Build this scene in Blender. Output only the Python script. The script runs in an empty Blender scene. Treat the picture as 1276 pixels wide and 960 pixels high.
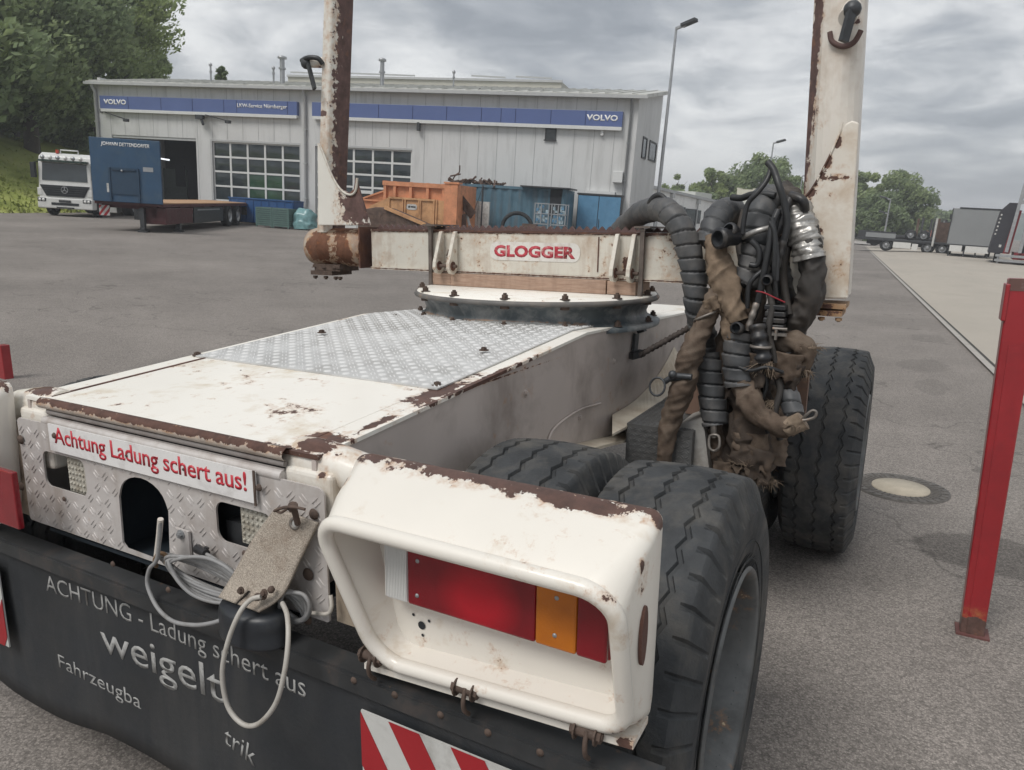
import bpy, bmesh, math, random
from mathutils import Vector, Matrix, noise
random.seed(7)
R_ = math.radians
S = bpy.context.scene
COL = S.collection
# ------------------------------------------------------------------ camera
IW, IH, FPX, CX, CY = 1276., 960., 900., 638., 480.
def _n(v): return Vector(v).normalized()
TX = _n((1700, 215, -900)); TY = _n((500, -185, 900)); TY = (TY - TX*TX.dot(TY)).normalized(); TZ = TX.cross(TY)
UZ = _n((233, -3610, -900)); WY = (TY - UZ*UZ.dot(TY)).normalized(); WX = WY.cross(UZ)
WM = Matrix((WX, WY, UZ))            # image-camera axes -> world (z up)
TM = Matrix((TX, TY, TZ))            # image-camera axes -> trailer frame (stands on the cambered yard)
RT = WM @ TM.transposed()            # trailer frame -> world
CAMH = 1.62
CAM = RT @ Vector((0, 0, CAMH))
cam_d = bpy.data.cameras.new('camera'); cam = bpy.data.objects.new('camera', cam_d); COL.objects.link(cam)
cam_d.sensor_fit = 'HORIZONTAL'; cam_d.sensor_width = 36; cam_d.lens = 36*FPX/IW
cam_d.clip_start = .02; cam_d.clip_end = 5000
M3 = WM @ Matrix(((1, 0, 0), (0, -1, 0), (0, 0, -1)))
cam.matrix_world = Matrix.Translation(CAM) @ M3.to_4x4()
S.camera = cam
S.render.resolution_x = 1024; S.render.resolution_y = 770
# ------------------------------------------------------------------ world, sun, exposure
w = bpy.data.worlds.new("World"); S.world = w; w.use_nodes = True
SUN_EL, SUN_AZ = R_(52), R_(200)      # azimuth measured clockwise from +Y
nt = w.node_tree; nd = nt.nodes; lk = nt.links
for n_ in list(nd): nd.remove(n_)
def N(t, **k):
    n_ = nd.new(t)
    for a, b in k.items(): setattr(n_, a, b)
    return n_
out = N('ShaderNodeOutputWorld'); bg = N('ShaderNodeBackground'); lk.new(bg.outputs[0], out.inputs[0])
sky = N('ShaderNodeTexSky', sky_type='NISHITA', sun_disc=False, sun_elevation=SUN_EL, sun_rotation=SUN_AZ)
tc = N('ShaderNodeTexCoord'); sep = N('ShaderNodeSeparateXYZ'); lk.new(tc.outputs['Generated'], sep.inputs[0])
def math_(op, a, b=None, c=None):
    m = N('ShaderNodeMath', operation=op)
    for i, v in enumerate((a, b, c)):
        if v is None: continue
        if isinstance(v, (int, float)): m.inputs[i].default_value = v
        else: lk.new(v, m.inputs[i])
    return m.outputs[0]
zz = math_('ADD', math_('MAXIMUM', sep.outputs[2], 0.0), .20)
cmb = N('ShaderNodeCombineXYZ'); lk.new(math_('DIVIDE', sep.outputs[0], zz), cmb.inputs[0]); lk.new(math_('DIVIDE', sep.outputs[1], zz), cmb.inputs[1])
def wnoise(scale, detail, rough, dist, off):
    mp = N('ShaderNodeMapping'); mp.inputs['Location'].default_value = off; lk.new(cmb.outputs[0], mp.inputs[0])
    t = N('ShaderNodeTexNoise'); t.inputs['Scale'].default_value = scale; t.inputs['Detail'].default_value = detail
    t.inputs['Roughness'].default_value = rough; t.inputs['Distortion'].default_value = dist; lk.new(mp.outputs[0], t.inputs[0]); return t.outputs[0]
n1 = wnoise(.85, 5, .52, .15, (9.7, 3.9, 0)); n2 = wnoise(3.0, 7, .62, .5, (8.1, 4.2, 1))
mixn = math_('ADD', math_('MULTIPLY', n1, .66), math_('MULTIPLY', n2, .34))
# the cloud deck is darker overhead and opens towards the horizon
lowb = math_('MULTIPLY', math_('SUBTRACT', .34, math_('MINIMUM', sep.outputs[2], .34)), .40)
cl = math_('ADD', math_('ADD', math_('MULTIPLY', math_('SUBTRACT', mixn, .5), 1.45), .475), lowb)
rp = N('ShaderNodeValToRGB'); lk.new(cl, rp.inputs[0])
e = rp.color_ramp.elements
e[0].position = .36; e[0].color = (.20, .215, .235, 1); e[1].position = .66; e[1].color = (.60, .605, .60, 1)
for p_, c_ in ((.44, (.265, .28, .30)), (.51, (.345, .358, .37)), (.575, (.46, .468, .475))):
    q_ = e.new(p_); q_.color = (*c_, 1)
sc = N('ShaderNodeVectorMath', operation='SCALE'); lk.new(rp.outputs[0], sc.inputs[0]); sc.inputs['Scale'].default_value = 10.0
mx = N('ShaderNodeMixRGB'); mx.inputs[0].default_value = .93; lk.new(sky.outputs[0], mx.inputs[1]); lk.new(sc.outputs[0], mx.inputs[2])
lk.new(mx.outputs[0], bg.inputs[0]); bg.inputs[1].default_value = .10
sd = bpy.data.lights.new('sun', 'SUN'); sd.energy = 1.5; sd.angle = R_(25); sd.color = (1, .965, .92)
so = bpy.data.objects.new('sun', sd); COL.objects.link(so)
sv = Vector((math.sin(SUN_AZ)*math.cos(SUN_EL), math.cos(SUN_AZ)*math.cos(SUN_EL), math.sin(SUN_EL)))
so.rotation_euler = sv.to_track_quat('Z', 'Y').to_euler(); so.location = (0, -20, 40)
vs = S.view_settings; vs.view_transform = 'Standard'; vs.look = 'None'; vs.exposure = .70; vs.gamma = 1; vs.use_curve_mapping = False

# ------------------------------------------------------------------ measuring helpers: a sight line met with a plane at the object's real depth
def _ray(u, v, F): return F @ _n(((u-CX)/FPX, (v-CY)/FPX, 1))
def PY(u, v, y):
    r = _ray(u, v, TM); k = y/r.y; return Vector((r.x*k, y, r.z*k+CAMH))
def PX(u, v, x):
    r = _ray(u, v, TM); k = x/r.x; return Vector((x, r.y*k, r.z*k+CAMH))
def PZ(u, v, z):
    r = _ray(u, v, TM); k = (z-CAMH)/r.z; return Vector((r.x*k, r.y*k, z))
def WZ(u, v, z):
    r = _ray(u, v, WM); k = (z-CAM.z)/r.z; return r*k+CAM
def WD(u, v, D):
    r = _ray(u, v, WM); k = D/math.hypot(r.x, r.y); return r*k+CAM
def sm(a, b, t): t = max(0, min(1, (t-a)/(b-a))); return t*t*(3-2*t)
def softclamp(v, lo, hi, s=.05):
    if v < lo+s: v = lo + s*math.exp((v-lo-s)/s)
    if v > hi-s: v = hi - s*math.exp(-(v-hi+s)/s)
    return v
def GZ(x, y):                                   # height of the yard
    z = softclamp(.0597*x, -.24, .09, .035)
    z -= .0066*max(-3, min(6, y))
    z += .9*sm(95, 190, y)*sm(-60, -4, x)*sm(60, 10, x)*1.0 if y > 95 else 0
    return z

# ------------------------------------------------------------------ materials
MATS = {}
def newmat(name):
    m = bpy.data.materials.new(name); m.use_nodes = True
    t = m.node_tree; b = t.nodes['Principled BSDF']; return m, t, b
def mat(name, col, rough=.6, metal=0., var=.12, vs=6., bump=0., bs=60., dirt=None, rust=None, rustcol=(.085, .043, .032), speck=0., spscale=9., coat=0., spec=.5, stretch=None, uvcol=None, blobamp=.55, blobscale=11., grime=None):
    m, t, b = newmat(name); nd = t.nodes; lk = t.links
    def nn(ty, **k):
        x = nd.new(ty)
        for a, c in k.items(): setattr(x, a, c)
        return x
    tc = nn('ShaderNodeTexCoord'); vec = tc.outputs['Object']
    if stretch:
        mp = nn('ShaderNodeMapping'); mp.inputs['Scale'].default_value = stretch; lk.new(vec, mp.inputs[0]); svec = mp.outputs[0]
    else: svec = vec
    def noi(scale, det=5, ro=.55, v=None, dis=0):
        x = nn('ShaderNodeTexNoise'); x.inputs['Scale'].default_value = scale; x.inputs['Detail'].default_value = det
        x.inputs['Roughness'].default_value = ro; x.inputs['Distortion'].default_value = dis; lk.new(v or vec, x.inputs[0]); return x.outputs[0]
    def ma(op, a, c=None, clamp=False):
        x = nn('ShaderNodeMath', operation=op, use_clamp=clamp)
        for i, q in enumerate((a, c)):
            if q is None: continue
            if isinstance(q, (int, float)): x.inputs[i].default_value = q
            else: lk.new(q, x.inputs[i])
        return x.outputs[0]
    def rng(v, a, c, lo=0., hi=1.):
        x = nn('ShaderNodeMapRange'); x.inputs[1].default_value = a; x.inputs[2].default_value = c
        x.inputs[3].default_value = lo; x.inputs[4].default_value = hi; lk.new(v, x.inputs[0]); return x.outputs[0]
    def mixc(f, a, c):
        x = nn('ShaderNodeMixRGB')
        if isinstance(f, (int, float)): x.inputs[0].default_value = f
        else: lk.new(f, x.inputs[0])
        for i, q in ((1, a), (2, c)):
            if isinstance(q, tuple): x.inputs[i].default_value = (*q[:3], 1)
            else: lk.new(q, x.inputs[i])
        return x.outputs[0]
    c = tuple(col)
    base = mixc(rng(noi(vs, 6, .6, svec), .3, .7), tuple(q*(1-var) for q in c), tuple(min(1, q*(1+var)) for q in c))
    rgh = rough
    if dirt:
        dc, amt, ds = dirt
        f = ma('MULTIPLY', rng(noi(ds, 7, .65, svec, .3), .62-.3*amt, .78-.1*amt), .85)
        base = mixc(f, base, dc)
    if grime:                                    # thin brown streaks that run down
        gc, ga, gs = grime
        mp = nn('ShaderNodeMapping'); mp.inputs['Scale'].default_value = (gs, gs, gs*.12); lk.new(vec, mp.inputs[0])
        f = ma('MULTIPLY', rng(noi(1, 5, .6, mp.outputs[0]), .5, .75), ga)
        base = mixc(f, base, gc)
    hgt = noi(bs, 4, .6)
    if rust or speck:
        rn = noi(blobscale, 9, .68); fm = None
        if rust:
            for (cc, ss) in rust:
                a = nn('ShaderNodeVectorMath', operation='SUBTRACT'); lk.new(vec, a.inputs[0]); a.inputs[1].default_value = cc
                d = nn('ShaderNodeVectorMath', operation='DIVIDE'); lk.new(a.outputs[0], d.inputs[0]); d.inputs[1].default_value = ss
                l = nn('ShaderNodeVectorMath', operation='LENGTH'); lk.new(d.outputs[0], l.inputs[0])
                fm = l.outputs['Value'] if fm is None else ma('MINIMUM', fm, l.outputs['Value'])
            fm = ma('ADD', fm, ma('MULTIPLY', ma('SUBTRACT', rn, .5), blobamp*4))
            fr = rng(fm, .98, 1.03, 1, 0); halo = ma('MULTIPLY', rng(fm, 1.0, 1.7, .75, 0), rng(noi(31, 6, .7), .42, .62))
        if speck:
            s = noi(spscale, 10, .75); s2 = noi(spscale*.23, 3, .5)
            sv = ma('ADD', ma('MULTIPLY', s, .75), ma('MULTIPLY', s2, .35))
            fs = rng(sv, .74-.16*speck, .75-.16*speck)
            hs = rng(sv, .67-.16*speck, .75-.16*speck, 0, .5)
            if rust: fr = ma('MAXIMUM', fr, fs); halo = ma('MAXIMUM', halo, hs)
            else: fr = fs; halo = hs
        rc = mixc(rng(noi(23, 8, .7), .3, .7), tuple(q*.6 for q in rustcol), tuple(q*1.5 for q in rustcol)); rc = mixc(ma('MULTIPLY', rng(noi(14, 8, .75), .56, .68), .7), rc, (rustcol[0]*2.2, rustcol[1]*1.75, rustcol[2]*1.1))
        base = mixc(halo, base, (.42, .20, .07)); base = mixc(fr, base, rc)
        rr = rng(fr, 0, 1, rough, .85); lk.new(rr, b.inputs['Roughness'])
        hgt = ma('ADD', ma('MULTIPLY', hgt, .4), ma('MULTIPLY', fr, ma('SUBTRACT', noi(bs*1.5, 3), 1.2)))
        bump = bump or .15
    else:
        rr = rng(noi(vs*2.3, 5, .6), .3, .7, max(0, rough-.1), min(1, rough+.1)); lk.new(rr, b.inputs['Roughness'])
    lk.new(base, b.inputs['Base Color']); b.inputs['Metallic'].default_value = metal
    b.inputs['Coat Weight'].default_value = coat; b.inputs['Coat Roughness'].default_value = .12
    b.inputs['Specular IOR Level'].default_value = spec
    if bump:
        bp = nn('ShaderNodeBump'); bp.inputs['Strength'].default_value = bump; bp.inputs['Distance'].default_value = .004
        lk.new(hgt, bp.inputs['Height']); lk.new(bp.outputs[0], b.inputs['Normal'])
    MATS[name] = m; return m

# ------------------------------------------------------------------ mesh collector
def catmull(P, n=8, closed=False):
    P = [Vector(p) for p in P]; L = len(P); o = []
    rngi = range(L if closed else L-1)
    for i in rngi:
        if closed: a, b, c, d = P[i-1], P[i], P[(i+1) % L], P[(i+2) % L]
        else: a = P[max(i-1, 0)]; b = P[i]; c = P[i+1]; d = P[min(i+2, L-1)]
        for k in range(n):
            t = k/n; o.append(.5*((2*b)+(c-a)*t+(2*a-5*b+4*c-d)*t*t+(3*b-a-3*c+d)*t**3))
    if not closed: o.append(P[-1].copy())
    return o
class MB:
    def __init__(s, off=(0, 0, 0)): s.v = []; s.f = []; s.m = []; s.s = []; s.off = Vector(off)
    def add(s, vs, fs, m=0, smooth=False):
        b = len(s.v); s.v += [Vector(p) for p in vs]
        for f in fs: s.f.append([b+i for i in f]); s.m.append(m); s.s.append(smooth)
    def box(s, x0, x1, y0, y1, z0, z1, m=0):
        s.add([(x0, y0, z0), (x1, y0, z0), (x1, y1, z0), (x0, y1, z0), (x0, y0, z1), (x1, y0, z1), (x1, y1, z1), (x0, y1, z1)],
              [(0, 3, 2, 1), (4, 5, 6, 7), (0, 1, 5, 4), (1, 2, 6, 5), (2, 3, 7, 6), (3, 0, 4, 7)], m)
    def obox(s, p0, p1, w, h, up=(0, 0, 1), m=0):      # bar from p0 to p1, w across, h along up
        p0 = Vector(p0); p1 = Vector(p1); d = (p1-p0).normalized(); up = Vector(up)
        x = d.cross(up)
        if x.length < 1e-4: x = d.cross(Vector((0, 1, 0)))
        x.normalize(); u = x.cross(d)
        vs = [p+x*a*w/2+u*b*h/2 for p in (p0, p1) for a, b in ((-1, -1), (1, -1), (1, 1), (-1, 1))]
        s.add(vs, [(0, 1, 2, 3), (7, 6, 5, 4), (0, 4, 5, 1), (1, 5, 6, 2), (2, 6, 7, 3), (3, 7, 4, 0)], m)
    def tube(s, path, r, n=10, m=0, smooth=True, caps=True, rf=None, closed=False):
        P = [Vector(p) for p in path]; L = len(P); fr = []
        T = []
        for i in range(L):
            a = P[i-1] if (i > 0 or closed) else P[i]; b = P[(i+1) % L] if (i < L-1 or closed) else P[i]
            T.append((b-a).normalized())
        u = T[0].cross(Vector((0, 0, 1)))
        if u.length < .1: u = T[0].cross(Vector((0, 1, 0)))
        u.normalize(); S_ = 0; vs = []
        for i in range(L):
            if i: S_ += (P[i]-P[i-1]).length
            u = (u-T[i]*u.dot(T[i])).normalized(); v = T[i].cross(u)
            for k in range(n):
                a = 2*math.pi*k/n
                rr = r if not callable(r) else r(i/(L-1))
                if rf: rr = rf(S_, a, i/(L-1))
                vs.append(P[i]+(u*math.cos(a)+v*math.sin(a))*rr)
        fs = [(i*n+k, i*n+(k+1) % n, ((i+1) % L)*n+(k+1) % n, ((i+1) % L)*n+k) for i in range(L if closed else L-1) for k in range(n)]
        s.add(vs, fs, m, smooth)
        if caps and not closed:
            s.add(vs[:n], [tuple(range(n-1, -1, -1))], m); s.add(vs[-n:], [tuple(range(n))], m)
    def cyl(s, p0, p1, r0, r1=None, n=16, m=0, smooth=True, caps=True):
        r1 = r0 if r1 is None else r1
        s.tube([p0, p1], lambda t: r0+(r1-r0)*t, n, m, smooth, caps)
    def lathe(s, prof, p0, axis=(0, 0, 1), n=32, m=0, smooth=True):    # prof: (radius, height)
        ax = Vector(axis).normalized(); u = ax.orthogonal().normalized(); v = ax.cross(u); p0 = Vector(p0); vs = []
        for r, h in prof:
            for k in range(n):
                a = 2*math.pi*k/n; vs.append(p0+ax*h+(u*math.cos(a)+v*math.sin(a))*r)
        fs = [(i*n+k, i*n+(k+1) % n, (i+1)*n+(k+1) % n, (i+1)*n+k) for i in range(len(prof)-1) for k in range(n)]
        s.add(vs, fs, m, smooth)
    def prism(s, poly, axis, a0, a1, m=0):             # polygon of the two other axes, extruded along axis
        n = len(poly)
        def mk(p, a):
            return (a, p[0], p[1]) if axis == 'x' else ((p[0], a, p[1]) if axis == 'y' else (p[0], p[1], a))
        vs = [mk(p, a0) for p in poly]+[mk(p, a1) for p in poly]
        s.add(vs, [tuple(range(n)), tuple(range(2*n-1, n-1, -1))]+[(i, i+n, (i+1) % n+n, (i+1) % n) for i in range(n)], m)
    def sphere(s, c, r, n=12, m=0, sc=(1, 1, 1)):
        vs = []; c = Vector(c); h = n//2
        for i in range(h+1):
            t = math.pi*i/h
            for k in range(n):
                a = 2*math.pi*k/n; vs.append(c+Vector((math.sin(t)*math.cos(a)*sc[0], math.sin(t)*math.sin(a)*sc[1], math.cos(t)*sc[2]))*r)
        s.add(vs, [(i*n+k, (i+1)*n+k, (i+1)*n+(k+1) % n, i*n+(k+1) % n) for i in range(h) for k in range(n)], m, True)
    def hexbolt(s, p, axis, r=.012, h=.01, m=0, washer=True):
        ax = Vector(axis).normalized(); p = Vector(p)
        if washer: s.tube([p, p+ax*.003], r*1.5, 14, m, False)
        s.tube([p+ax*.003, p+ax*(h+.003)], r, 6, m, False); s.tube([p+ax*(h+.003), p+ax*(h*1.7)], r*.55, 8, m, False)
    def loft(s, loops, m=0, smooth=True, closed=True):
        n = len(loops[0]); vs = [p for l in loops for p in l]
        s.add(vs, [(i*n+k, i*n+(k+1) % n, (i+1)*n+(k+1) % n, (i+1)*n+k) for i in range(len(loops)-1) for k in range(n if closed else n-1)], m, smooth)
    def build(s, name, mats, parent=None, bevel=0, loc=None, fix=True, seg=2, M=None, weld=False):
        me = bpy.data.meshes.new(name)
        vv = [p-s.off for p in s.v]
        if M is not None: vv = [M @ p for p in vv]
        me.from_pydata([tuple(p) for p in vv], [], s.f)
        for q in (mats if isinstance(mats, (list, tuple)) else [mats]): me.materials.append(q)
        me.polygons.foreach_set('material_index', s.m); me.polygons.foreach_set('use_smooth', s.s)
        if fix:
            bm = bmesh.new(); bm.from_mesh(me)
            if weld: bmesh.ops.remove_doubles(bm, verts=bm.verts, dist=1e-5)
            bmesh.ops.recalc_face_normals(bm, faces=bm.faces); bm.to_mesh(me); bm.free()
        me.update()
        o = bpy.data.objects.new(name, me); COL.objects.link(o)
        if parent is not None: o.parent = parent
        if bevel:
            b = o.modifiers.new('bevel', 'BEVEL'); b.width = bevel; b.segments = seg; b.limit_method = 'ANGLE'; b.angle_limit = R_(38)
            b.harden_normals = False
        return o
def tag(o, label=None, cat=None, group=None, kind=None):
    if label: o['label'] = label
    if cat: o['category'] = cat
    if group: o['group'] = group
    if kind: o['kind'] = kind
    return o
def empty(name, label, cat, M=None, group=None):
    o = bpy.data.objects.new(name, None); COL.objects.link(o); o.empty_display_size = .2
    if M is not None: o.matrix_world = M
    return tag(o, label, cat, group)
def copy_tree(o, parent=None):
    c = o.copy(); COL.objects.link(c)
    if parent is not None: c.parent = parent
    for ch in [x for x in bpy.data.objects if x.parent == o and x is not c]:
        copy_tree(ch, c)
    return c
def frameZ(x, y, z, a=0): return Matrix.Translation((x, y, z)) @ Matrix.Rotation(a, 4, 'Z')
def TF(base): return Matrix.Translation(RT @ Vector(base)) @ RT.to_4x4()       # a thing of the trailer frame based at base
def text(name, body, m, parent, o, r, u, w=None, h=None, off=0., th=.0012, space=1., local=None, shear=0.):
    """lettering fitted into the box o + r*w + u*h (r, u unit vectors in the parent's space)"""
    cu = bpy.data.curves.new(name, 'FONT'); cu.body = body; cu.offset = off; cu.space_character = space; cu.resolution_u = 3; cu.shear = shear
    t = bpy.data.objects.new(name, cu); COL.objects.link(t)
    me = bpy.data.meshes.new_from_object(t.evaluated_get(bpy.context.evaluated_depsgraph_get()))
    bpy.data.objects.remove(t); bpy.data.curves.remove(cu)
    xs = [v.co.x for v in me.vertices]; ys = [v.co.y for v in me.vertices]
    x0, x1, y0, y1 = min(xs), max(xs), min(ys), max(ys)
    sx = w/(x1-x0); sy = h/(y1-y0) if h else sx
    o = Vector(o); r = Vector(r).normalized(); u = Vector(u).normalized(); nn_ = r.cross(u)
    for v in me.vertices: v.co = o+r*(v.co.x-x0)*sx+u*(v.co.y-y0)*sy
    bm = bmesh.new(); bm.from_mesh(me)
    g = bmesh.ops.extrude_face_region(bm, geom=bm.faces[:])
    bmesh.ops.translate(bm, verts=[q for q in g['geom'] if isinstance(q, bmesh.types.BMVert)], vec=nn_*th)
    bmesh.ops.recalc_face_normals(bm, faces=bm.faces); bm.to_mesh(me); bm.free()
    me.materials.clear(); me.materials.append(m)
    ob = bpy.data.objects.new(name, me); COL.objects.link(ob); ob.parent = parent
    return ob
def plate(name, outer, holes, m, parent, fn, th):
    """flat sheet with real openings: outlines in 2D, fn maps (a, b, depth) to the parent's space"""
    cu = bpy.data.curves.new(name, 'CURVE'); cu.dimensions = '2D'; cu.fill_mode = 'BOTH'
    for pts in [outer]+holes:
        sp = cu.splines.new('POLY'); sp.points.add(len(pts)-1); sp.use_cyclic_u = True
        for q, p in zip(sp.points, pts): q.co = (p[0], p[1], 0, 1)
    cu.extrude = .5
    t = bpy.data.objects.new(name, cu); COL.objects.link(t)
    me = bpy.data.meshes.new_from_object(t.evaluated_get(bpy.context.evaluated_depsgraph_get()))
    bpy.data.objects.remove(t); bpy.data.curves.remove(cu)
    for v in me.vertices: v.co = fn(v.co.x, v.co.y, (v.co.z+.5)*th)
    bm = bmesh.new(); bm.from_mesh(me); bmesh.ops.recalc_face_normals(bm, faces=bm.faces); bm.to_mesh(me); bm.free()
    me.materials.clear(); me.materials.append(m)
    ob = bpy.data.objects.new(name, me); COL.objects.link(ob); ob.parent = parent
    return ob
def rrect(x0, x1, z0, z1, r, k=5):
    o = []
    rs = r if isinstance(r, (tuple, list)) else (r,)*4
    for (cx, cz, a0, q) in ((x1-rs[0], z1-rs[0], 0, rs[0]), (x0+rs[1], z1-rs[1], 90, rs[1]), (x0+rs[2], z0+rs[2], 180, rs[2]), (x1-rs[3], z0+rs[3], 270, rs[3])):
        for i in range(k+1):
            a = R_(a0+90*i/k); o.append((cx+q*math.cos(a), cz+q*math.sin(a)))
    return o
# ------------------------------------------------------------------ palette
WHITEP = dict(rough=.42, var=.05, vs=3, coat=.25, dirt=((.40, .33, .24), .35, 5))
panelM = mat('wall_panel', (.56, .565, .56), .55, var=.05, vs=.4, grime=((.22, .22, .21), .35, 3.))
panel2M = mat('wall_white', (.80, .80, .78), .7, var=.04, vs=.3, grime=((.35, .35, .33), .3, 2.))
trimM = mat('trim_grey', (.42, .43, .43), .5, var=.06)
roofM = mat('roof_sheet', (.52, .52, .49), .5, var=.08, vs=1.5, dirt=((.2, .21, .18), .5, 1.5))
blueSignM = mat('sign_blue', (.09, .13, .29), .4, var=.05, vs=1)
whiteSignM = mat('sign_white', (.75, .75, .74), .5, var=.03)
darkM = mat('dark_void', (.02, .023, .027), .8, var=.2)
glassM = mat('window_glass', (.035, .045, .05), .12, var=.35, vs=1.3, spec=.6)
glassG = mat('door_pane_green', (.03, .07, .045), .15, var=.3, vs=1.3, spec=.6)
frameM = mat('door_frame_white', (.60, .61, .60), .45, var=.05)
metalM = mat('galvanised', (.36, .37, .38), .42, metal=.6, var=.15, vs=9)
darkmetalM = mat('dark_metal', (.055, .058, .062), .5, metal=.4, var=.3, vs=14, bump=.2)
rubberM = mat('rubber', (.022, .024, .027), .72, var=.35, vs=7, dirt=((.075, .075, .072), .55, 6), bump=.25, bs=90, spec=.3)
tyreTM = mat('tyre_tread', (.046, .049, .052), .8, var=.3, vs=9, dirt=((.12, .112, .10), .62, 8), grime=((.02, .02, .02), .3, 25), bump=.45, bs=150, spec=.3)
rimM = mat('rim_paint', (.16, .165, .165), .55, metal=.3, var=.2, vs=7, dirt=((.05, .05, .048), .6, 6), speck=.25, spscale=14, rustcol=(.35, .34, .32))
truckWhiteM = mat('truck_white', (.62, .62, .60), .35, var=.05, coat=.4)
headM = mat('headboard_blue', (.022, .066, .13), .55, var=.12, vs=1.5, dirt=((.05, .09, .13), .4, 2))
redFrameM = mat('frame_red', (.075, .018, .020), .6, var=.25, vs=4, dirt=((.04, .035, .03), .5, 4))
woodM = mat('plank_wood', (.42, .26, .15), .75, var=.2, vs=4, stretch=(1, 14, 6))
hazR = mat('hazard_red', (.32, .014, .02), .5, var=.1); hazW = mat('hazard_white', (.52, .52, .50), .55, var=.08, dirt=((.25, .24, .22), .5, 9))
orangeM = mat('orange_paint', (.60, .255, .13), .6, var=.14, vs=2.5, dirt=((.36, .16, .08), .5, 3), speck=.35, spscale=3)
ochreM = mat('ochre_paint', (.54, .30, .145), .6, var=.14, vs=2.5, dirt=((.30, .15, .07), .5, 3), speck=.3, spscale=3)
contM = mat('container_blue', (.075, .15, .20), .6, var=.12, vs=2, dirt=((.09, .17, .22), .5, 2), grime=((.12, .09, .07), .5, 4))
cabBlueM = mat('cabinet_blue', (.085, .215, .35), .55, var=.12, vs=2, dirt=((.12, .27, .42), .5, 3))
palBlueM = mat('low_blue', (.02, .08, .22), .5, var=.1)
greenM = mat('crate_green', (.10, .17, .155), .65, var=.15, vs=4)
wrapM = mat('wrap_film', (.16, .30, .31), .3, var=.3, vs=6, bump=.5, bs=9)
junkM = mat('scrap_brown', (.10, .065, .05), .85, var=.4, vs=5, bump=.3, bs=30)
greyBoxM = mat('curtain_grey', (.23, .24, .245), .6, var=.05, vs=.8)
darkBoxM = mat('gantry_dark', (.030, .030, .038), .5, var=.15, vs=1)
redM = mat('red_panel', (.22, .022, .028), .5, var=.15, vs=2)
chevM = mat('lamp_clear', (.7, .7, .68), .2, var=.1)
barkM = mat('bark', (.07, .058, .045), .9, var=.3, vs=5, bump=.4, bs=20)
roofRedM = mat('tile_red', (.30, .085, .06), .8, var=.15, vs=2)
pebM = mat('pale_cab', (.55, .53, .45), .5, var=.05)

def leafmat(name, c):
    m, t, b = newmat(name); nd = t.nodes; lk = t.links
    g = nd.new('ShaderNodeNewGeometry'); r = nd.new('ShaderNodeValToRGB'); lk.new(g.outputs['Random Per Island'], r.inputs[0])
    r.color_ramp.elements[0].color = (*[q*.65 for q in c], 1); r.color_ramp.elements[1].color = (*[min(1, q*1.4) for q in c], 1)
    lk.new(r.outputs[0], b.inputs['Base Color']); b.inputs['Roughness'].default_value = .6; b.inputs['Specular IOR Level'].default_value = .25
    tl = nd.new('ShaderNodeBsdfTranslucent'); mx_ = nd.new('ShaderNodeMixShader'); mx_.inputs[0].default_value = .45; lk.new(r.outputs[0], tl.inputs[0]); lk.new(b.outputs[0], mx_.inputs[1]); lk.new(tl.outputs[0], mx_.inputs[2]); lk.new(mx_.outputs[0], nd['Material Output'].inputs[0])
    return m
leafA = leafmat('leaf_mid', (.28, .34, .17)); leafB = leafmat('leaf_dark', (.23, .29, .155)); leafC = leafmat('leaf_light', (.30, .36, .155))

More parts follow.
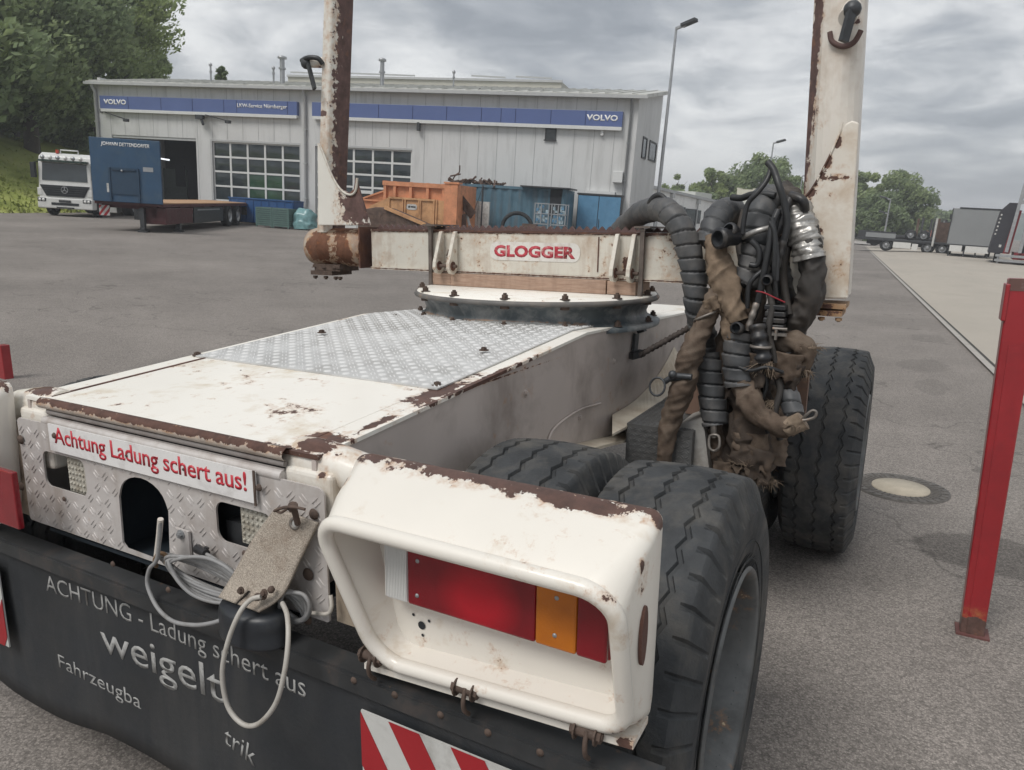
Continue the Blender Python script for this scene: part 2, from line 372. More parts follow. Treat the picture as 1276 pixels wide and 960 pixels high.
# ------------------------------------------------------------------ ground: one sheet to the horizon
def ground_material():
    m, t, b = newmat('asphalt'); nd = t.nodes; lk = t.links
    def nn(ty, **k):
        x = nd.new(ty)
        for a, c in k.items(): setattr(x, a, c)
        return x
    tc = nn('ShaderNodeTexCoord'); v = tc.outputs['Object']
    def noi(s, d=5, r=.6):
        x = nn('ShaderNodeTexNoise'); x.inputs['Scale'].default_value = s; x.inputs['Detail'].default_value = d; x.inputs['Roughness'].default_value = r; lk.new(v, x.inputs[0]); return x.outputs[0]
    def vor(s):
        x = nn('ShaderNodeTexVoronoi'); x.inputs['Scale'].default_value = s; lk.new(v, x.inputs[0]); return x
    def rg(i, a, c, lo, hi):
        x = nn('ShaderNodeMapRange'); lk.new(i, x.inputs[0])
        for k, q in enumerate((a, c, lo, hi)): x.inputs[k+1].default_value = q
        return x.outputs[0]
    def mul(a, c, op='MULTIPLY'):
        x = nn('ShaderNodeMath', operation=op)
        for i, q in enumerate((a, c)):
            if isinstance(q, (int, float)): x.inputs[i].default_value = q
            else: lk.new(q, x.inputs[i])
        return x.outputs[0]
    st = vor(135); sep = nn('ShaderNodeSeparateColor'); lk.new(st.outputs['Color'], sep.inputs[0])
    stone = rg(sep.outputs[0], 0, 1, .68, 1.42); edge = rg(st.outputs['Distance'], .0, .6, 1.10, .72)
    fine = mul(mul(stone, edge), rg(noi(300, 2), .3, .7, .75, 1.25))
    patch = rg(noi(.28, 6, .65), .3, .7, .80, 1.2); mid = rg(noi(2.3, 6, .7), .3, .7, .93, 1.07)
    ck = mul(mul(noi(.16, 5, .62), .5, 'SUBTRACT'), 1, 'MULTIPLY'); ab = mul(ck, 0, 'ABSOLUTE'); crack = rg(ab, .0008, .0022, .72, 1); ck2 = mul(mul(noi(.55, 6, .6), .47, 'SUBTRACT'), 0, 'ABSOLUTE'); crack2 = rg(ck2, .0006, .0018, .84, 1)
    grit = rg(vor(7.3).outputs['Distance'], .02, .035, .55, 1)
    val = mul(mul(mul(mul(mul(fine, patch), mid), crack), crack2), grit)
    # a darker patch with a ragged edge by the red post and darker repairs
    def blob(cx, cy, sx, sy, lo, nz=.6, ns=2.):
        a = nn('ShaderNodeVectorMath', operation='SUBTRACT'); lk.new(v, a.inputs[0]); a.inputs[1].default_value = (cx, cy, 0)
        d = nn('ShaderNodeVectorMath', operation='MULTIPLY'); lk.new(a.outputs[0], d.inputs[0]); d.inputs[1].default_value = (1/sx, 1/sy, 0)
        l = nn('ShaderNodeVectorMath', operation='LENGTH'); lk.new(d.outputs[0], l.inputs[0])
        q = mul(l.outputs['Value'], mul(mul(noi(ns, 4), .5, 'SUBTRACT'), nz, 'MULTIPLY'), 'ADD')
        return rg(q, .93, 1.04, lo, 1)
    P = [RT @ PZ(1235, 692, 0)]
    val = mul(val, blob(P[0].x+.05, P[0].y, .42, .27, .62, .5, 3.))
    for (u, v_, sx, sy) in ((1160, 484, .16, .45), (1165, 556, .05, .1), (1150, 458, .3, .5), (1155, 425, .25, .5)):
        q = RT @ PZ(u, v_, 0); val = mul(val, blob(q.x, q.y, sx, sy, .86, .9, 4.))
    c = nn('ShaderNodeMixRGB', blend_type='MULTIPLY'); c.inputs[0].default_value = 1; c.inputs[1].default_value = (.246, .222, .202, 1)
    cc = nn('ShaderNodeCombineColor')
    for i in range(3): lk.new(val, cc.inputs[i])
    lk.new(cc.outputs[0], c.inputs[2]); lk.new(c.outputs[0], b.inputs['Base Color']); b.inputs['Roughness'].default_value = .85; b.inputs['Specular IOR Level'].default_value = .3
    bp = nn('ShaderNodeBump'); bp.inputs['Strength'].default_value = .4; bp.inputs['Distance'].default_value = .003
    lk.new(mul(edge, mul(noi(160, 3), 1, 'MULTIPLY'), 'ADD'), bp.inputs['Height']); lk.new(bp.outputs[0], b.inputs['Normal'])
    return m
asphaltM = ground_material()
apronM = mat('concrete', (.38, .345, .295), .85, var=.10, vs=.35, dirt=((.27, .24, .20), .3, .35), bump=.3, bs=140, stretch=(1.2, .35, 1))
gutterM = mat('gutter_stone', (.36, .34, .31), .85, var=.12, vs=5, bump=.2)
jointM = mat('joint_black', (.05, .047, .043), .9, var=.2)
grassM = mat('grass', (.27, .31, .085), .95, var=.30, vs=.5, dirt=((.33, .33, .13), .6, .5), bump=.4, bs=9, spec=.1)
hillM = mat('far_wood', (.085, .115, .09), .95, var=.35, vs=.06, bump=1, bs=.5, spec=.1)

def axis_vals(lims): 
    o = []
    for a, b_, st in lims:
        x = a
        while x < b_-1e-6: o.append(x); x += st
    o.append(lims[-1][1]); return o
xs = axis_vals([(-1500, -300, 300), (-300, -60, 30), (-60, -8, 4), (-8, 4, .25), (4, 20, 2), (20, 100, 10), (100, 1500, 280)])
ys = axis_vals([(-400, -40, 90), (-40, -4, 6), (-4, 10, .5), (10, 100, 5), (100, 300, 10), (300, 2600, 230)])
g = MB()
g.add([(x, y, GZ(x, y)) for y in ys for x in xs],
      [(j*len(xs)+i, j*len(xs)+i+1, (j+1)*len(xs)+i+1, (j+1)*len(xs)+i) for j in range(len(ys)-1) for i in range(len(xs)-1)], 0, True)
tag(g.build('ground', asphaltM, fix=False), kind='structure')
# road edge: pale gutter strip and black joint, concrete apron beyond
def edge_x(y): return 1.56-.0807*y+.0009*min(y, 30)*0   # from the measured line
pa = WZ(1083, 309, .03); pb = WZ(1270, 500, .05)
def edge_x(y): return pb.x+(pa.x-pb.x)*(y-pb.y)/(pa.y-pb.y)
def strip(name, x0, x1, y0, y1, m, dz, kind='structure'):
    s = MB(); yy = []; y = y0
    while y < y1: yy.append(y); y += 1. if y < 12 else 4
    yy.append(y1)
    nx = 2 if x1-x0 < 2 else 90; vs = []
    for y in yy:
        for i in range(nx): 
            x = edge_x(y)+x0+(x1-x0)*(i/(nx-1))**(2 if nx > 2 else 1); vs.append((x, y, max(GZ(x, y), GZ(edge_x(y)+x0, y))+dz))
    s.add(vs, [(j*nx+i, j*nx+i+1, (j+1)*nx+i+1, (j+1)*nx+i) for j in range(len(yy)-1) for i in range(nx-1)], 0, True)
    return tag(s.build(name, m, fix=False), kind=kind)
strip('concrete_apron', .125, 55, -12, 86, apronM, .022)
strip('gutter_strip', .015, .10, -12, 86, gutterM, .028)
strip('pavement_joint', .10, .135, -12, 86, jointM, .032)
s = MB()                                            # grass verge to the right of the far road, and the grass bank on the left
bank_edge = [(-33.5, -30), (-35.6, 0), (-37.4, 12), (-38.4, 20), (-41, 26), (-46, 33), (-40, 52), (-20, 62), (-13, 75)]
rise = [(0, 0), (1.2, .12), (5, 1.6), (10, 3.9), (16, 5.3), (30, 6.0), (90, 7)]
bk = []
for i, (x, y) in enumerate(bank_edge):
    a = Vector(bank_edge[max(i-1, 0)]); b_ = Vector(bank_edge[min(i+1, len(bank_edge)-1)]); d = (b_-a).normalized(); nrm = Vector((-d.y, d.x))
    bk.append([(x+nrm.x*q, y+nrm.y*q, GZ(x, y)-.03+z*(1 if i < 6 else .25)+(.04 if q else 0)+.25*noise.noise((x*.1+q*.2, y*.12, 0))*min(1, q/4)) for q, z in rise])
n_ = len(rise); vs = [p for r in bk for p in r]
s.add(vs, [(j*n_+i, j*n_+i+1, (j+1)*n_+i+1, (j+1)*n_+i) for j in range(len(bk)-1) for i in range(n_-1)], 0, True)
tag(s.build('grass_bank', grassM), kind='structure')
s = MB()                                            # grass tufts along the bank foot
for i in range(5200):
    k = random.random()*5; j = int(k); t_ = k-j
    q = random.random()**1.3*9; jj = min(j+1, 8)
    a = Vector(bk[j][0]).lerp(Vector(bk[jj][0]), t_); i0 = next(z for z in range(n_-1) if rise[z+1][0] >= q); f_ = (q-rise[i0][0])/(rise[i0+1][0]-rise[i0][0])
    p = Vector(bk[j][i0]).lerp(Vector(bk[jj][i0]), t_).lerp(Vector(bk[j][i0+1]).lerp(Vector(bk[jj][i0+1]), t_), f_)
    an = random.random()*6.28; h = random.uniform(.08, .2); wd = random.uniform(.04, .1)
    d = Vector((math.cos(an), math.sin(an), 0))*wd
    s.add([p-d, p+d, p+Vector((random.uniform(-.1, .1), random.uniform(-.1, .1), h))], [(0, 1, 2)])
tag(s.build('grass', grassM, fix=False), kind='stuff')
# far wooded hills
s = MB(); pts = []
for i in range(60):
    a = R_(-25+i*85/59); D = 620
    h = 12+16*sm(.1, .6, i/59)*(.6+.4*noise.noise((i*.16, 0, 3)))+4*noise.noise((i*.33, 5, 3)) 
    x = CAM.x+D*math.sin(a); y = D*math.cos(a)
    pts.append(((x*.85, y*.85, -1), (x*.9, y*.9, h*.45), (x, y, h), (x*1.15, y*1.15, h*1.05), (x*1.6, y*1.6, -2)))
s.loft([[Vector(p) for p in r] for r in pts], closed=False)
tag(s.build('hills', hillM), kind='structure')
# the road climbing away between the trees
s = MB(); q = [WD(1064, 288, 135), WD(1080, 291, 125)]
rp_ = [(WD(1061.5, 303, 92), WD(1088, 303, 92)), (WD(1062, 296, 120), WD(1083, 296.5, 120)), (WD(1063, 288.5, 170), WD(1079, 289, 170))]
rdM = mat('far_road', (.36, .34, .32), .85, var=.06, vs=.2)
vs = []
for i_, (a, b_) in enumerate(rp_):
    zc = GZ(a.x, a.y)+.1 if i_ == 0 else (a.z+b_.z)/2
    vs += [Vector((a.x, a.y, zc)), Vector((b_.x, b_.y, zc))]
s.add(vs, [(0, 1, 3, 2), (2, 3, 5, 4)], 0, True)
for p in vs: p.z -= 0
s.add([vs[0]+Vector((0, 0, -3)), vs[1]+Vector((0, 0, -3)), vs[5]+Vector((0, 0, -5)), vs[4]+Vector((0, 0, -5))], [(0, 1, 2, 3)])
tag(s.build('road', rdM, fix=False), kind='structure')

# ------------------------------------------------------------------ manhole
ironM = mat('cast_iron', (.12, .11, .10), .7, var=.3, vs=20, bump=.4)
mc = PZ(1122, 609, 0)
mh = empty('manhole_cover', 'round manhole cover with pale concrete centre set in the asphalt', 'manhole cover', TF(mc))
s = MB(); s.lathe([(.285, -.03), (.285, .009), (.235, .010), (.232, .004), (.0, .004)], (0, 0, 0), n=48)
for k in range(28):
    a = 2*math.pi*k/28; s.obox((math.cos(a)*.24, math.sin(a)*.24, .0115), (math.cos(a)*.275, math.sin(a)*.275, .0115), .022, .004)
s.build('frame_ring', ironM, mh)
s = MB(); s.lathe([(.172, .0045), (.170, .013), (.0, .0135)], (0, 0, 0), n=40); s.build('concrete_disc', mat('manhole_concrete', (.44, .39, .31), .9, var=.12, vs=12, bump=.3), mh)
s = MB(); s.lathe([(.23, .0042), (.23, .011), (.185, .011), (.185, .0042)], (0, 0, 0), n=48)
for k in range(40):
    a = 2*math.pi*k/40; s.obox((math.cos(a)*.19, math.sin(a)*.19, .012), (math.cos(a)*.226, math.sin(a)*.226, .012), .008, .006)
s.build('cover_ring', ironM, mh)

# ------------------------------------------------------------------ workshop building
AX, AY, AZ = -42.12, 26.89, -.27; ANG = R_(13.2); L = 30.7
FB = Matrix.Translation((AX, AY, AZ)) @ Matrix.Rotation(ANG, 4, 'Z')
FBI = FB.inverted()
def FP(u, v, y=0.):           # a sight line met with the plane y = const of the building's frame
    r = FBI.to_3x3() @ _ray(u, v, WM); c = FBI @ CAM; k = (y-c.y)/r.y; return c+r*k
bd = empty('workshop_building', 'long pale grey panelled workshop hall with blue fascia bands and big glazed garage doors', 'building', FB)
H = FP(600, 113).z; H = 7.02
ts = 4.35                     # opening height
ops = [(1.0, 6.6, 0, ts), (7.5, 13.05, 0, ts), (13.95, 19.45, 0, ts)]
# side wall direction from its own vanishing point
vp = _ray(1000, 285, WM); sdv = FBI.to_3x3() @ Vector((vp.x, vp.y, 0)).normalized(); SD = 5.6
c2 = Vector((L, 0, 0))+sdv*SD; HB = H+1.0
s = MB(); T = .25
xs_ = [0, 1.0, 6.6, 7.5, 13.05, 13.95, 19.45, L]
for i in range(7):
    if i in (1, 3, 5): s.box(xs_[i], xs_[i+1], 0, T, ts, H)
    else: s.box(xs_[i], xs_[i+1], 0, T, 0, H)
s.build('front_wall', panelM, bd)
s = MB(); s.add([(L+.002, .001, 0), (c2.x, c2.y, 0), (c2.x, c2.y, HB), (L+.002, .001, H), (L-.25, .26, 0), (c2.x-.25, c2.y, 0), (c2.x-.25, c2.y, HB-.05), (L-.25, .26, H-.05)], [(0, 1, 2, 3), (7, 6, 5, 4), (0, 4, 5, 1), (3, 2, 6, 7), (1, 5, 6, 2), (0, 3, 7, 4)])
s.build('side_wall', panelM, bd)
s = MB(); s.box(0, .2, T, SD, 0, H+.4); s.box(0, c2.x-.25, c2.y-.1, c2.y+.1, 0, HB-.1); s.build('rear_wall', panelM, bd)
s = MB()                       # panel joints as thin cover strips
x = .98
while x < L-.3:
    z0 = 0 if not any(a < x < b_ for a, b_, _, _ in ops) else ts
    s.box(x-.014, x+.014, -.006, .0, z0+.02, H-.06); x += .957
s.build('joint_strip', mat('joint_grey', (.36, .365, .365), .6), bd)
s = MB()                       # roof: front gutter, sloping sheet with ribs
s.add([(-.25, -.35, H-.02), (L+.35, -.35, H-.02), (c2.x+.3, c2.y, HB+.02), (-.25, c2.y, HB+.02), (-.25, -.35, H+.14), (L+.35, -.35, H+.14), (c2.x+.3, c2.y, HB+.2), (-.25, c2.y, HB+.2)], [(0, 1, 5, 4), (1, 2, 6, 5), (2, 3, 7, 6), (3, 0, 4, 7), (4, 5, 6, 7), (0, 3, 2, 1)])
k = (HB-H+.06)/(c2.y+.35); x = 0
while x < L+.3:
    s.obox((x, -.34, H+.16), (x+ (c2.x-L)*x/L, c2.y, HB+.22), .05, .05); x += .62
rf = s.build('roof', roofM, bd)
s = MB(); s.box(-.3, L+.4, -.47, -.352, H-.06, H+.08); s.build('gutter', trimM, rf)
m0 = FP(362, 95, 6.); m1 = FP(697, 101, 6.)
s = MB(); s.box(m0.x, m1.x+.2, 5.7, 9.5, HB-.2, m0.z-.05); x = m0.x
s.build('rooflight_ridge', mat('ridge_sheet', (.50, .49, .43), .6, var=.08, vs=1), bd)
s = MB()
for (u0, u1) in ((440, 520), (590, 632), (645, 690), (366, 430)):
    a = FP(u0, 96, 6.).x; b_ = FP(u1, 96, 6.).x; s.obox((a, 5.65, m1.z+.12), (b_, 5.65, m1.z+.06), .06, .08)
s.box(m0.x-.02, m1.x+.25, 5.6, 5.72, m0.z-.1, m0.z+.02)
s.build('ridge_rail', trimM, bd)
def pipe_at(u, vt, vb, r, y, cap=True):
    p = FP(u, vb, y); q_ = FP(u, vt, y); s = MB(); s.cyl((p.x, y, p.z-.4), (p.x, y, q_.z-.12), r, n=10); 
    if cap: s.lathe([(r*1.0, -.12), (r*1.9, -.1), (r*1.9, 0), (r*.6, .06), (0, .06)], (p.x, y, q_.z), n=10); s.lathe([(r*1.5, 0), (r*1.5, .08)], (p.x, y, (p.z+q_.z)/2), n=10)
    s.build('flue', metalM, bd)
pipe_at(263, 80, 101, .05, 2.); pipe_at(352, 71, 102, .13, 2.); pipe_at(341, 84, 101, .05, 2.); pipe_at(476, 74, 108, .11, 2.); pipe_at(565, 89, 107, .045, 3.)
for (u, v) in ((598, 113), (677, 115)):
    p = FP(u, v, .5); s = MB(); s.cyl((p.x, .5, p.z-.2), (p.x, .5, p.z+.1), .05, n=8); s.build('roof_vent', darkmetalM, bd)
# fascias
def fascia(x0, x1, splits, texts):
    f = MB(); f.box(x0, x1, -.22, -.002, 5.72, 6.40); fo = f.build('fascia_band', blueSignM, bd, bevel=.01)
    l = MB(); l.box(x0+.05, x1, -.26, -.223, 5.56, 5.70); l.box(x0+.05, x1, -.24, -.004, 5.60, 5.717); l.build('light_rail', frameM, fo)
    j = MB()
    for q in splits: j.box(q-.015, q+.015, -.228, -.221, 5.73, 6.39)
    j.build('panel_seam', mat('seam_blue', (.02, .03, .10), .5) if 'seam_blue' not in MATS else MATS['seam_blue'], fo)
    for (b_, x, z, w_, h_, of) in texts: text('lettering', b_, whiteSignM, fo, (x, -.2235, z), (1, 0, 0), (0, 0, 1), w_, h_, of, .012, 1.0)
sp = [FP(u, 130).x for u in (163, 204, 243, 282, 298, 361)]
fascia(.52, 13.02, [2.45]+[q for q in sp[1:]], [('VOLVO', .80, 5.95, 1.52, .27, .035), ('LKW-Service Nürnberger', 9.45, 5.96, 3.0, .26, .012)])
sp = [FP(380+q/2.658, 135).x for q in (250, 363, 475, 590, 655, 703, 820, 935)]
fascia(13.9, 30.02, sp, [('VOLVO', 28.33, 5.96, 1.48, .27, .035)])
# garage doors
def garage(x0, x1, nx_, nz_, name='garage_door', green=(), entry=None, swag=True):
    fo = MB(); zb = .05; W_ = (x1-x0); 
    for i in range(nx_+1): xx = x0+W_*i/nx_; fo.box(xx-.055 if i else xx, xx+.055 if i < nx_ else xx, .10, .16, zb, ts-.08)
    for j in range(nz_+1): zc = zb+.3+(ts-.12-zb-.3)*j/nz_; fo.box(x0, x1, .095, .158, zc-.05, zc+.05)
    fo.box(x0, x1, .11, .15, zb, zb+.33)
    d = fo.build(name, frameM, bd)
    pane = MB(); pg = MB()
    for i in range(nx_):
        for j in range(nz_):
            a = x0+W_*i/nx_+.05; c = x0+W_*(i+1)/nx_-.05; z0 = zb+.3+(ts-.12-zb-.3)*j/nz_+.04; z1 = zb+.3+(ts-.12-zb-.3)*(j+1)/nz_-.04
            t_ = pg if (i, j) in green else pane
            # acrylic panes bow slightly
            vs = []; K = 6
            for q in range(K+1):
                for w_ in range(K+1):
                    u_ = q/K; v_ = w_/K; vs.append((a+(c-a)*u_, .135-.03*math.sin(math.pi*u_)*math.sin(math.pi*v_), z0+(z1-z0)*v_))
            t_.add(vs, [(q*(K+1)+w_, (q+1)*(K+1)+w_, (q+1)*(K+1)+w_+1, q*(K+1)+w_+1) for q in range(K) for w_ in range(K)], 0, True)
    pane.build('door_pane', glassM, d)
    if green: pg.build('door_pane', glassG, d)
    if entry:
        e_ = MB(); a, c = entry
        e_.box(a, a+.16, .07, .098, zb, 2.05); e_.box(c-.16, c, .07, .098, zb, 2.05); e_.box(a, c, .068, .096, 1.98, 2.14); e_.box(a, c, .07, .098, 1.0, 1.14); e_.build('wicket_door', frameM, d)
    return d
garage(7.62, 13.03, 5, 5, green=[(2, 2), (3, 2), (2, 1), (3, 1)])
garage(13.97, 19.42, 5, 6, entry=(16.2, 17.3))
s = MB(); s.box(1.0, 6.6, .04, .2, ts-.14, ts+.002); s.box(7.5, 7.62, -.012, .2, 0, ts); s.box(13.03, 13.08, -.01, .2, 0, ts); s.box(7.5, 13.06, -.011, .1, ts-.1, ts+.0); s.box(13.95, 19.46, -.011, .1, ts-.1, ts)
s.build('door_surround', trimM, bd)
# inside of the open bay
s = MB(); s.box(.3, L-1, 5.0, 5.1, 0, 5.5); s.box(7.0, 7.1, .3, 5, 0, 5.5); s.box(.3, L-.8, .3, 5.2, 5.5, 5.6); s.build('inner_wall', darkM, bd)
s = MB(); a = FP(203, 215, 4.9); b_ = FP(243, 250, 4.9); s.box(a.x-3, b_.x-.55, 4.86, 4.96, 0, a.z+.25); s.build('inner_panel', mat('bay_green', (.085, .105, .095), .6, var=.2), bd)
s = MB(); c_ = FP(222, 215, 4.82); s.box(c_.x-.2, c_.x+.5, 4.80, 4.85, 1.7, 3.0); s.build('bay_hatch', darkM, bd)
lmpM = mat('tube_light', (.8, .8, .8), .4)
lmpM.node_tree.nodes['Principled BSDF'].inputs['Emission Color'].default_value = (.9, .95, 1, 1); lmpM.node_tree.nodes['Principled BSDF'].inputs['Emission Strength'].default_value = .9
s = MB(); a = FP(204, 199, 3.5); s.obox((a.x-.6, 3.5, a.z+.08), (a.x+.62, 3.2, a.z-.02), .12, .08); s.build('strip_light', lmpM, bd)
# windows, pipes, wall lamps
def window(x0, x1, z0, z1):
    f = MB()
    for b_ in ((x0, x1, z1-.06, z1), (x0, x1, z0, z0+.06)): f.box(b_[0], b_[1], -.05, -.002, b_[2], b_[3])
    for b_ in ((x0, x0+.06), (x1-.06, x1)): f.box(b_[0], b_[1], -.048, -.002, z0+.06, z1-.06)
    o = f.build('window', darkmetalM, bd); p = MB(); p.box(x0+.06, x1-.06, -.02, -.003, z0+.06, z1-.06); p.build('pane', glassM, o)
    q = MB(); q.box(x0-.04, x1+.04, -.09, -.052, z0-.05, z0+.01); q.build('sill', darkmetalM, o)
a = FP(680, 160); b_ = FP(692, 175); window(a.x, b_.x+.03, b_.z, a.z)
def SW(u, v):
    r = FBI.to_3x3() @ _ray(u, v, WM); c = FBI @ CAM; nrm = Vector((-sdv.y, sdv.x, 0)); k = ((Vector((L, 0, 0))-c).dot(nrm))/r.dot(nrm); return c+r*k
for (q0, q1) in (((801.2, 170), (803.6, 199)), ((809.5, 174.5), (815.5, 203))):
    a = SW(*q0); b_ = SW(*q1); nrm = Vector((sdv.y, -sdv.x, 0)); f = MB()
    if nrm.x < 0: nrm = -nrm
    def wq(t0, t1, z0, z1, o0, o1, mb):
        P0 = Vector((L, 0, 0))+sdv*t0; P1 = Vector((L, 0, 0))+sdv*t1
        mb.add([P0+nrm*o0+Vector((0, 0, z0)), P1+nrm*o0+Vector((0, 0, z0)), P1+nrm*o0+Vector((0, 0, z1)), P0+nrm*o0+Vector((0, 0, z1)), P0+nrm*o1+Vector((0, 0, z0)), P1+nrm*o1+Vector((0, 0, z0)), P1+nrm*o1+Vector((0, 0, z1)), P0+nrm*o1+Vector((0, 0, z1))], [(0, 1, 2, 3), (7, 6, 5, 4), (0, 4, 5, 1), (1, 5, 6, 2), (2, 6, 7, 3), (3, 7, 4, 0)])
    t0 = (a-Vector((L, 0, 0))).dot(sdv); t1 = (b_-Vector((L, 0, 0))).dot(sdv); t0, t1 = sorted((t0, t1))
    zl, zh = b_.z, a.z
    wq(t0, t0+.08, zl, zh, .003, .05, f); wq(t1-.08, t1, zl, zh, .003, .05, f); wq(t0+.08, t1-.08, zh-.08, zh, .003, .05, f); wq(t0+.08, t1-.08, zl, zl+.08, .003, .05, f)
    o = f.build('window', darkmetalM, bd); p = MB(); wq(t0+.08, t1-.08, zl+.08, zh-.08, .003, .02, p); p.build('pane', glassM, o)
for (x, top, r) in ((13.42, H-.1, .07), (30.38, H-.1, .06), (.12, H-.1, .09)):
    s = MB(); s.tube([(x, -.3, H), (x, -.28, H-.15), (x, -.1, H-.4), (x, -.1, .1)], r, 8)
    for z in (1.5, 3.3, 5.): s.box(x-r*1.3, x+r*1.3, -.18, -.01, z, z+.05)
    s.build('downpipe', trimM if r > .08 or x < 14 else mat('pipe_grey', (.20, .21, .215), .5), bd)
def arm(u0, v0, u1, v1, tip=True):
    a = FP(u0, v0, -.1); b_ = FP(u1, v1, -1.0); s = MB(); s.cyl((a.x, -.02, a.z), (b_.x, -1.0, b_.z), .03, n=6); s.box(b_.x-.12, b_.x+.12, -1.1, -.9, b_.z-.12, b_.z+.03); s.box(a.x-.08, a.x+.08, -.06, -.001, a.z-.1, a.z+.1); s.build('wall_lamp', darkmetalM, bd)
arm(125, 138, 157, 149); arm(247, 141, 284, 151); 
p = FP(250, 146, -.3); s = MB(); s.box(p.x-.25, p.x+.2, -.45, -.24, p.z-.12, p.z+.1); s.obox((p.x, -.3, p.z), (p.x+.3, -.5, p.z-.4), .1, .12); s.build('camera_bracket', darkmetalM, bd)
p = FP(520, 154, -.2); s = MB(); s.obox((p.x-.3, -.2, p.z+.08), (p.x+.15, -.2, p.z+.05), .1, .08); s.box(p.x, p.x+.14, -.27, -.1, p.z-.35, p.z+.05); s.build('wall_bracket', darkmetalM, bd)
p = FP(594, 156, -.1); s = MB(); s.box(p.x-.2, p.x+.1, -.2, -.01, p.z-.07, p.z+.07); s.build('wall_box', frameM, bd)
p = FP(750, 165, -.1); s = MB(); s.box(p.x-.05, p.x+.08, -.15, -.01, p.z-.15, p.z+.18); s.build('wall_box', frameM, bd)
p = FP(771, 221, -.1); s = MB(); s.box(p.x-.27, p.x+.2, -.3, -.01, p.z-.26, p.z+.26); s.build('wall_box', frameM, bd, bevel=.02)

# ------------------------------------------------------------------ second building
q0 = WD(811, 231, 58); q1 = WD(898, 254.5, 72)
zf = -.1
d_ = Vector((q1.x-q0.x, q1.y-q0.y, 0)); Lb = d_.length; A2 = math.atan2(d_.y, d_.x)
F2 = frameZ(q0.x, q0.y, zf, A2); h0 = q0.z-zf; h1 = q1.z-zf; F2I = F2.inverted()
def FP2(u, v, y=0.):
    r = F2I.to_3x3() @ _ray(u, v, WM); c = F2I @ CAM; k = (y-c.y)/r.y; return c+r*k
b2 = empty('office_building', 'low white building with dark slot windows behind the tall lamp post', 'building', F2)
s = MB(); s.add([(-6, 0, 0), (Lb, 0, 0), (Lb, 0, h1), (-6, 0, h0-(h1-h0)/Lb*6*0), (-6, 9, 0), (Lb, 9, 0), (Lb, 9, h1), (-6, 9, h0)], [(0, 1, 2, 3), (7, 6, 5, 4), (0, 4, 5, 1), (1, 5, 6, 2), (2, 6, 7, 3), (3, 7, 4, 0)]); s.build('wall', panel2M, b2)
s = MB(); s.add([(-6, -.2, h0), (Lb+.2, -.2, h1), (Lb+.2, 9.2, h1), (-6, 9.2, h0), (-6, -.2, h0+.22), (Lb+.2, -.2, h1+.22), (Lb+.2, 9.2, h1+.22), (-6, 9.2, h0+.22)], [(0, 3, 2, 1), (4, 5, 6, 7), (0, 1, 5, 4), (1, 2, 6, 5), (2, 3, 7, 6), (3, 0, 4, 7)]); s.build('roof', trimM, b2)
for (u0, u1, v0, v1) in ((847, 852, 258, 275), (854.5, 865, 260, 290), (867, 871.5, 262, 279), (877.5, 882.5, 264, 281), (886, 890, 268, 282)):
    a = FP2(u0, v0); c = FP2(u1, v1); s = MB(); s.box(a.x, c.x, -.04, -.003, c.z, a.z); w_ = s.build('window', darkmetalM, b2)
    s = MB(); s.box(a.x+.08, c.x-.08, -.06, -.042, c.z+.08, a.z-.08); s.build('pane', glassM, w_)
for (u, v0, v1) in ((836.5, 241, 290), (869, 249, 300), (893, 255, 275)):
    a = FP2(u, v0); c = FP2(u, v1); s = MB(); s.cyl((a.x, -.12, 0), (a.x, -.12, a.z-.3), .06, n=8); s.box(a.x-.14, a.x+.14, -.3, -.02, a.z-.35, a.z); s.build('downpipe', trimM, b2)
s = MB(); a = FP2(861, 240, 5.); b_ = FP2(880, 244, 5.); s.box(a.x, b_.x+.3, 4.5, 6.5, h1-.3, a.z+.1); s.build('roof_hatch', frameM, b2)

# ------------------------------------------------------------------ street lamps
def lamp(u, vt, vb, D, r, arm_=1, head=True, group=None, label='', lean=0):
    g0 = WD(u+0, vb, D); t0 = WD(u, vt, D); zg = GZ(g0.x, g0.y)
    z = t0.z-zg; o = empty('street_lamp', label, 'street lamp', frameZ(g0.x, g0.y, zg, A2), 'street lamps along the yard road')
    s = MB(); s.tube([(0, 0, 0), (0, 0, z*.5), (0, 0, z)], lambda t: r*(1.25-.6*t), 10); s.build('pole', metalM, o)
    s = MB(); s.obox((0, 0, z-.03), (arm_*r*7, 0, z+.12), r*1.6, r*1.2); s.build('arm', metalM, o)
    s = MB(); s.obox((arm_*r*5, 0, z+.10), (arm_*r*14, 0, z+.2), r*4.2, r*1.7); s.build('lamp_head', darkmetalM, o, bevel=.02)
    return o
def lamp2(ut, vt, D, r, arm_, label, zg=0.):
    t0 = WD(ut, vt, D); z = t0.z-GZ(t0.x, t0.y); o = empty('street_lamp', label, 'street lamp', frameZ(t0.x, t0.y, GZ(t0.x, t0.y), R_(-14)), 'street lamps along the yard road')
    s = MB(); s.tube([(0, 0, 0), (0, 0, z*.5), (0, 0, z)], lambda t: r*(1.25-.6*t), 10); s.build('pole', metalM, o)
    s = MB(); s.obox((-.0, 0, z-.06), (arm_*r*6, 0, z+.06), r*1.5, r*1.3); s.build('arm', metalM, o)
    s = MB(); s.obox((arm_*r*3.4, 0, z+.03), (arm_*r*12, 0, z+.22), r*4, r*1.8); s.build('lamp_head', darkmetalM, o, bevel=.02)
lamp2(843, 34, 38, .085, 1, 'tall grey lamp post with flat head rising right of the workshop building')
lamp2(964, 178, 70, .085, 1, 'lamp post behind the hose bundle, its head just above the hoses')
lamp2(1000, 219, 95, .085, 1, 'small far lamp post close beside the left edge of the near white stake')
lamp2(1110, 248, 85, .09, -1, 'taller of the two lamp posts before the trees right of the stake')
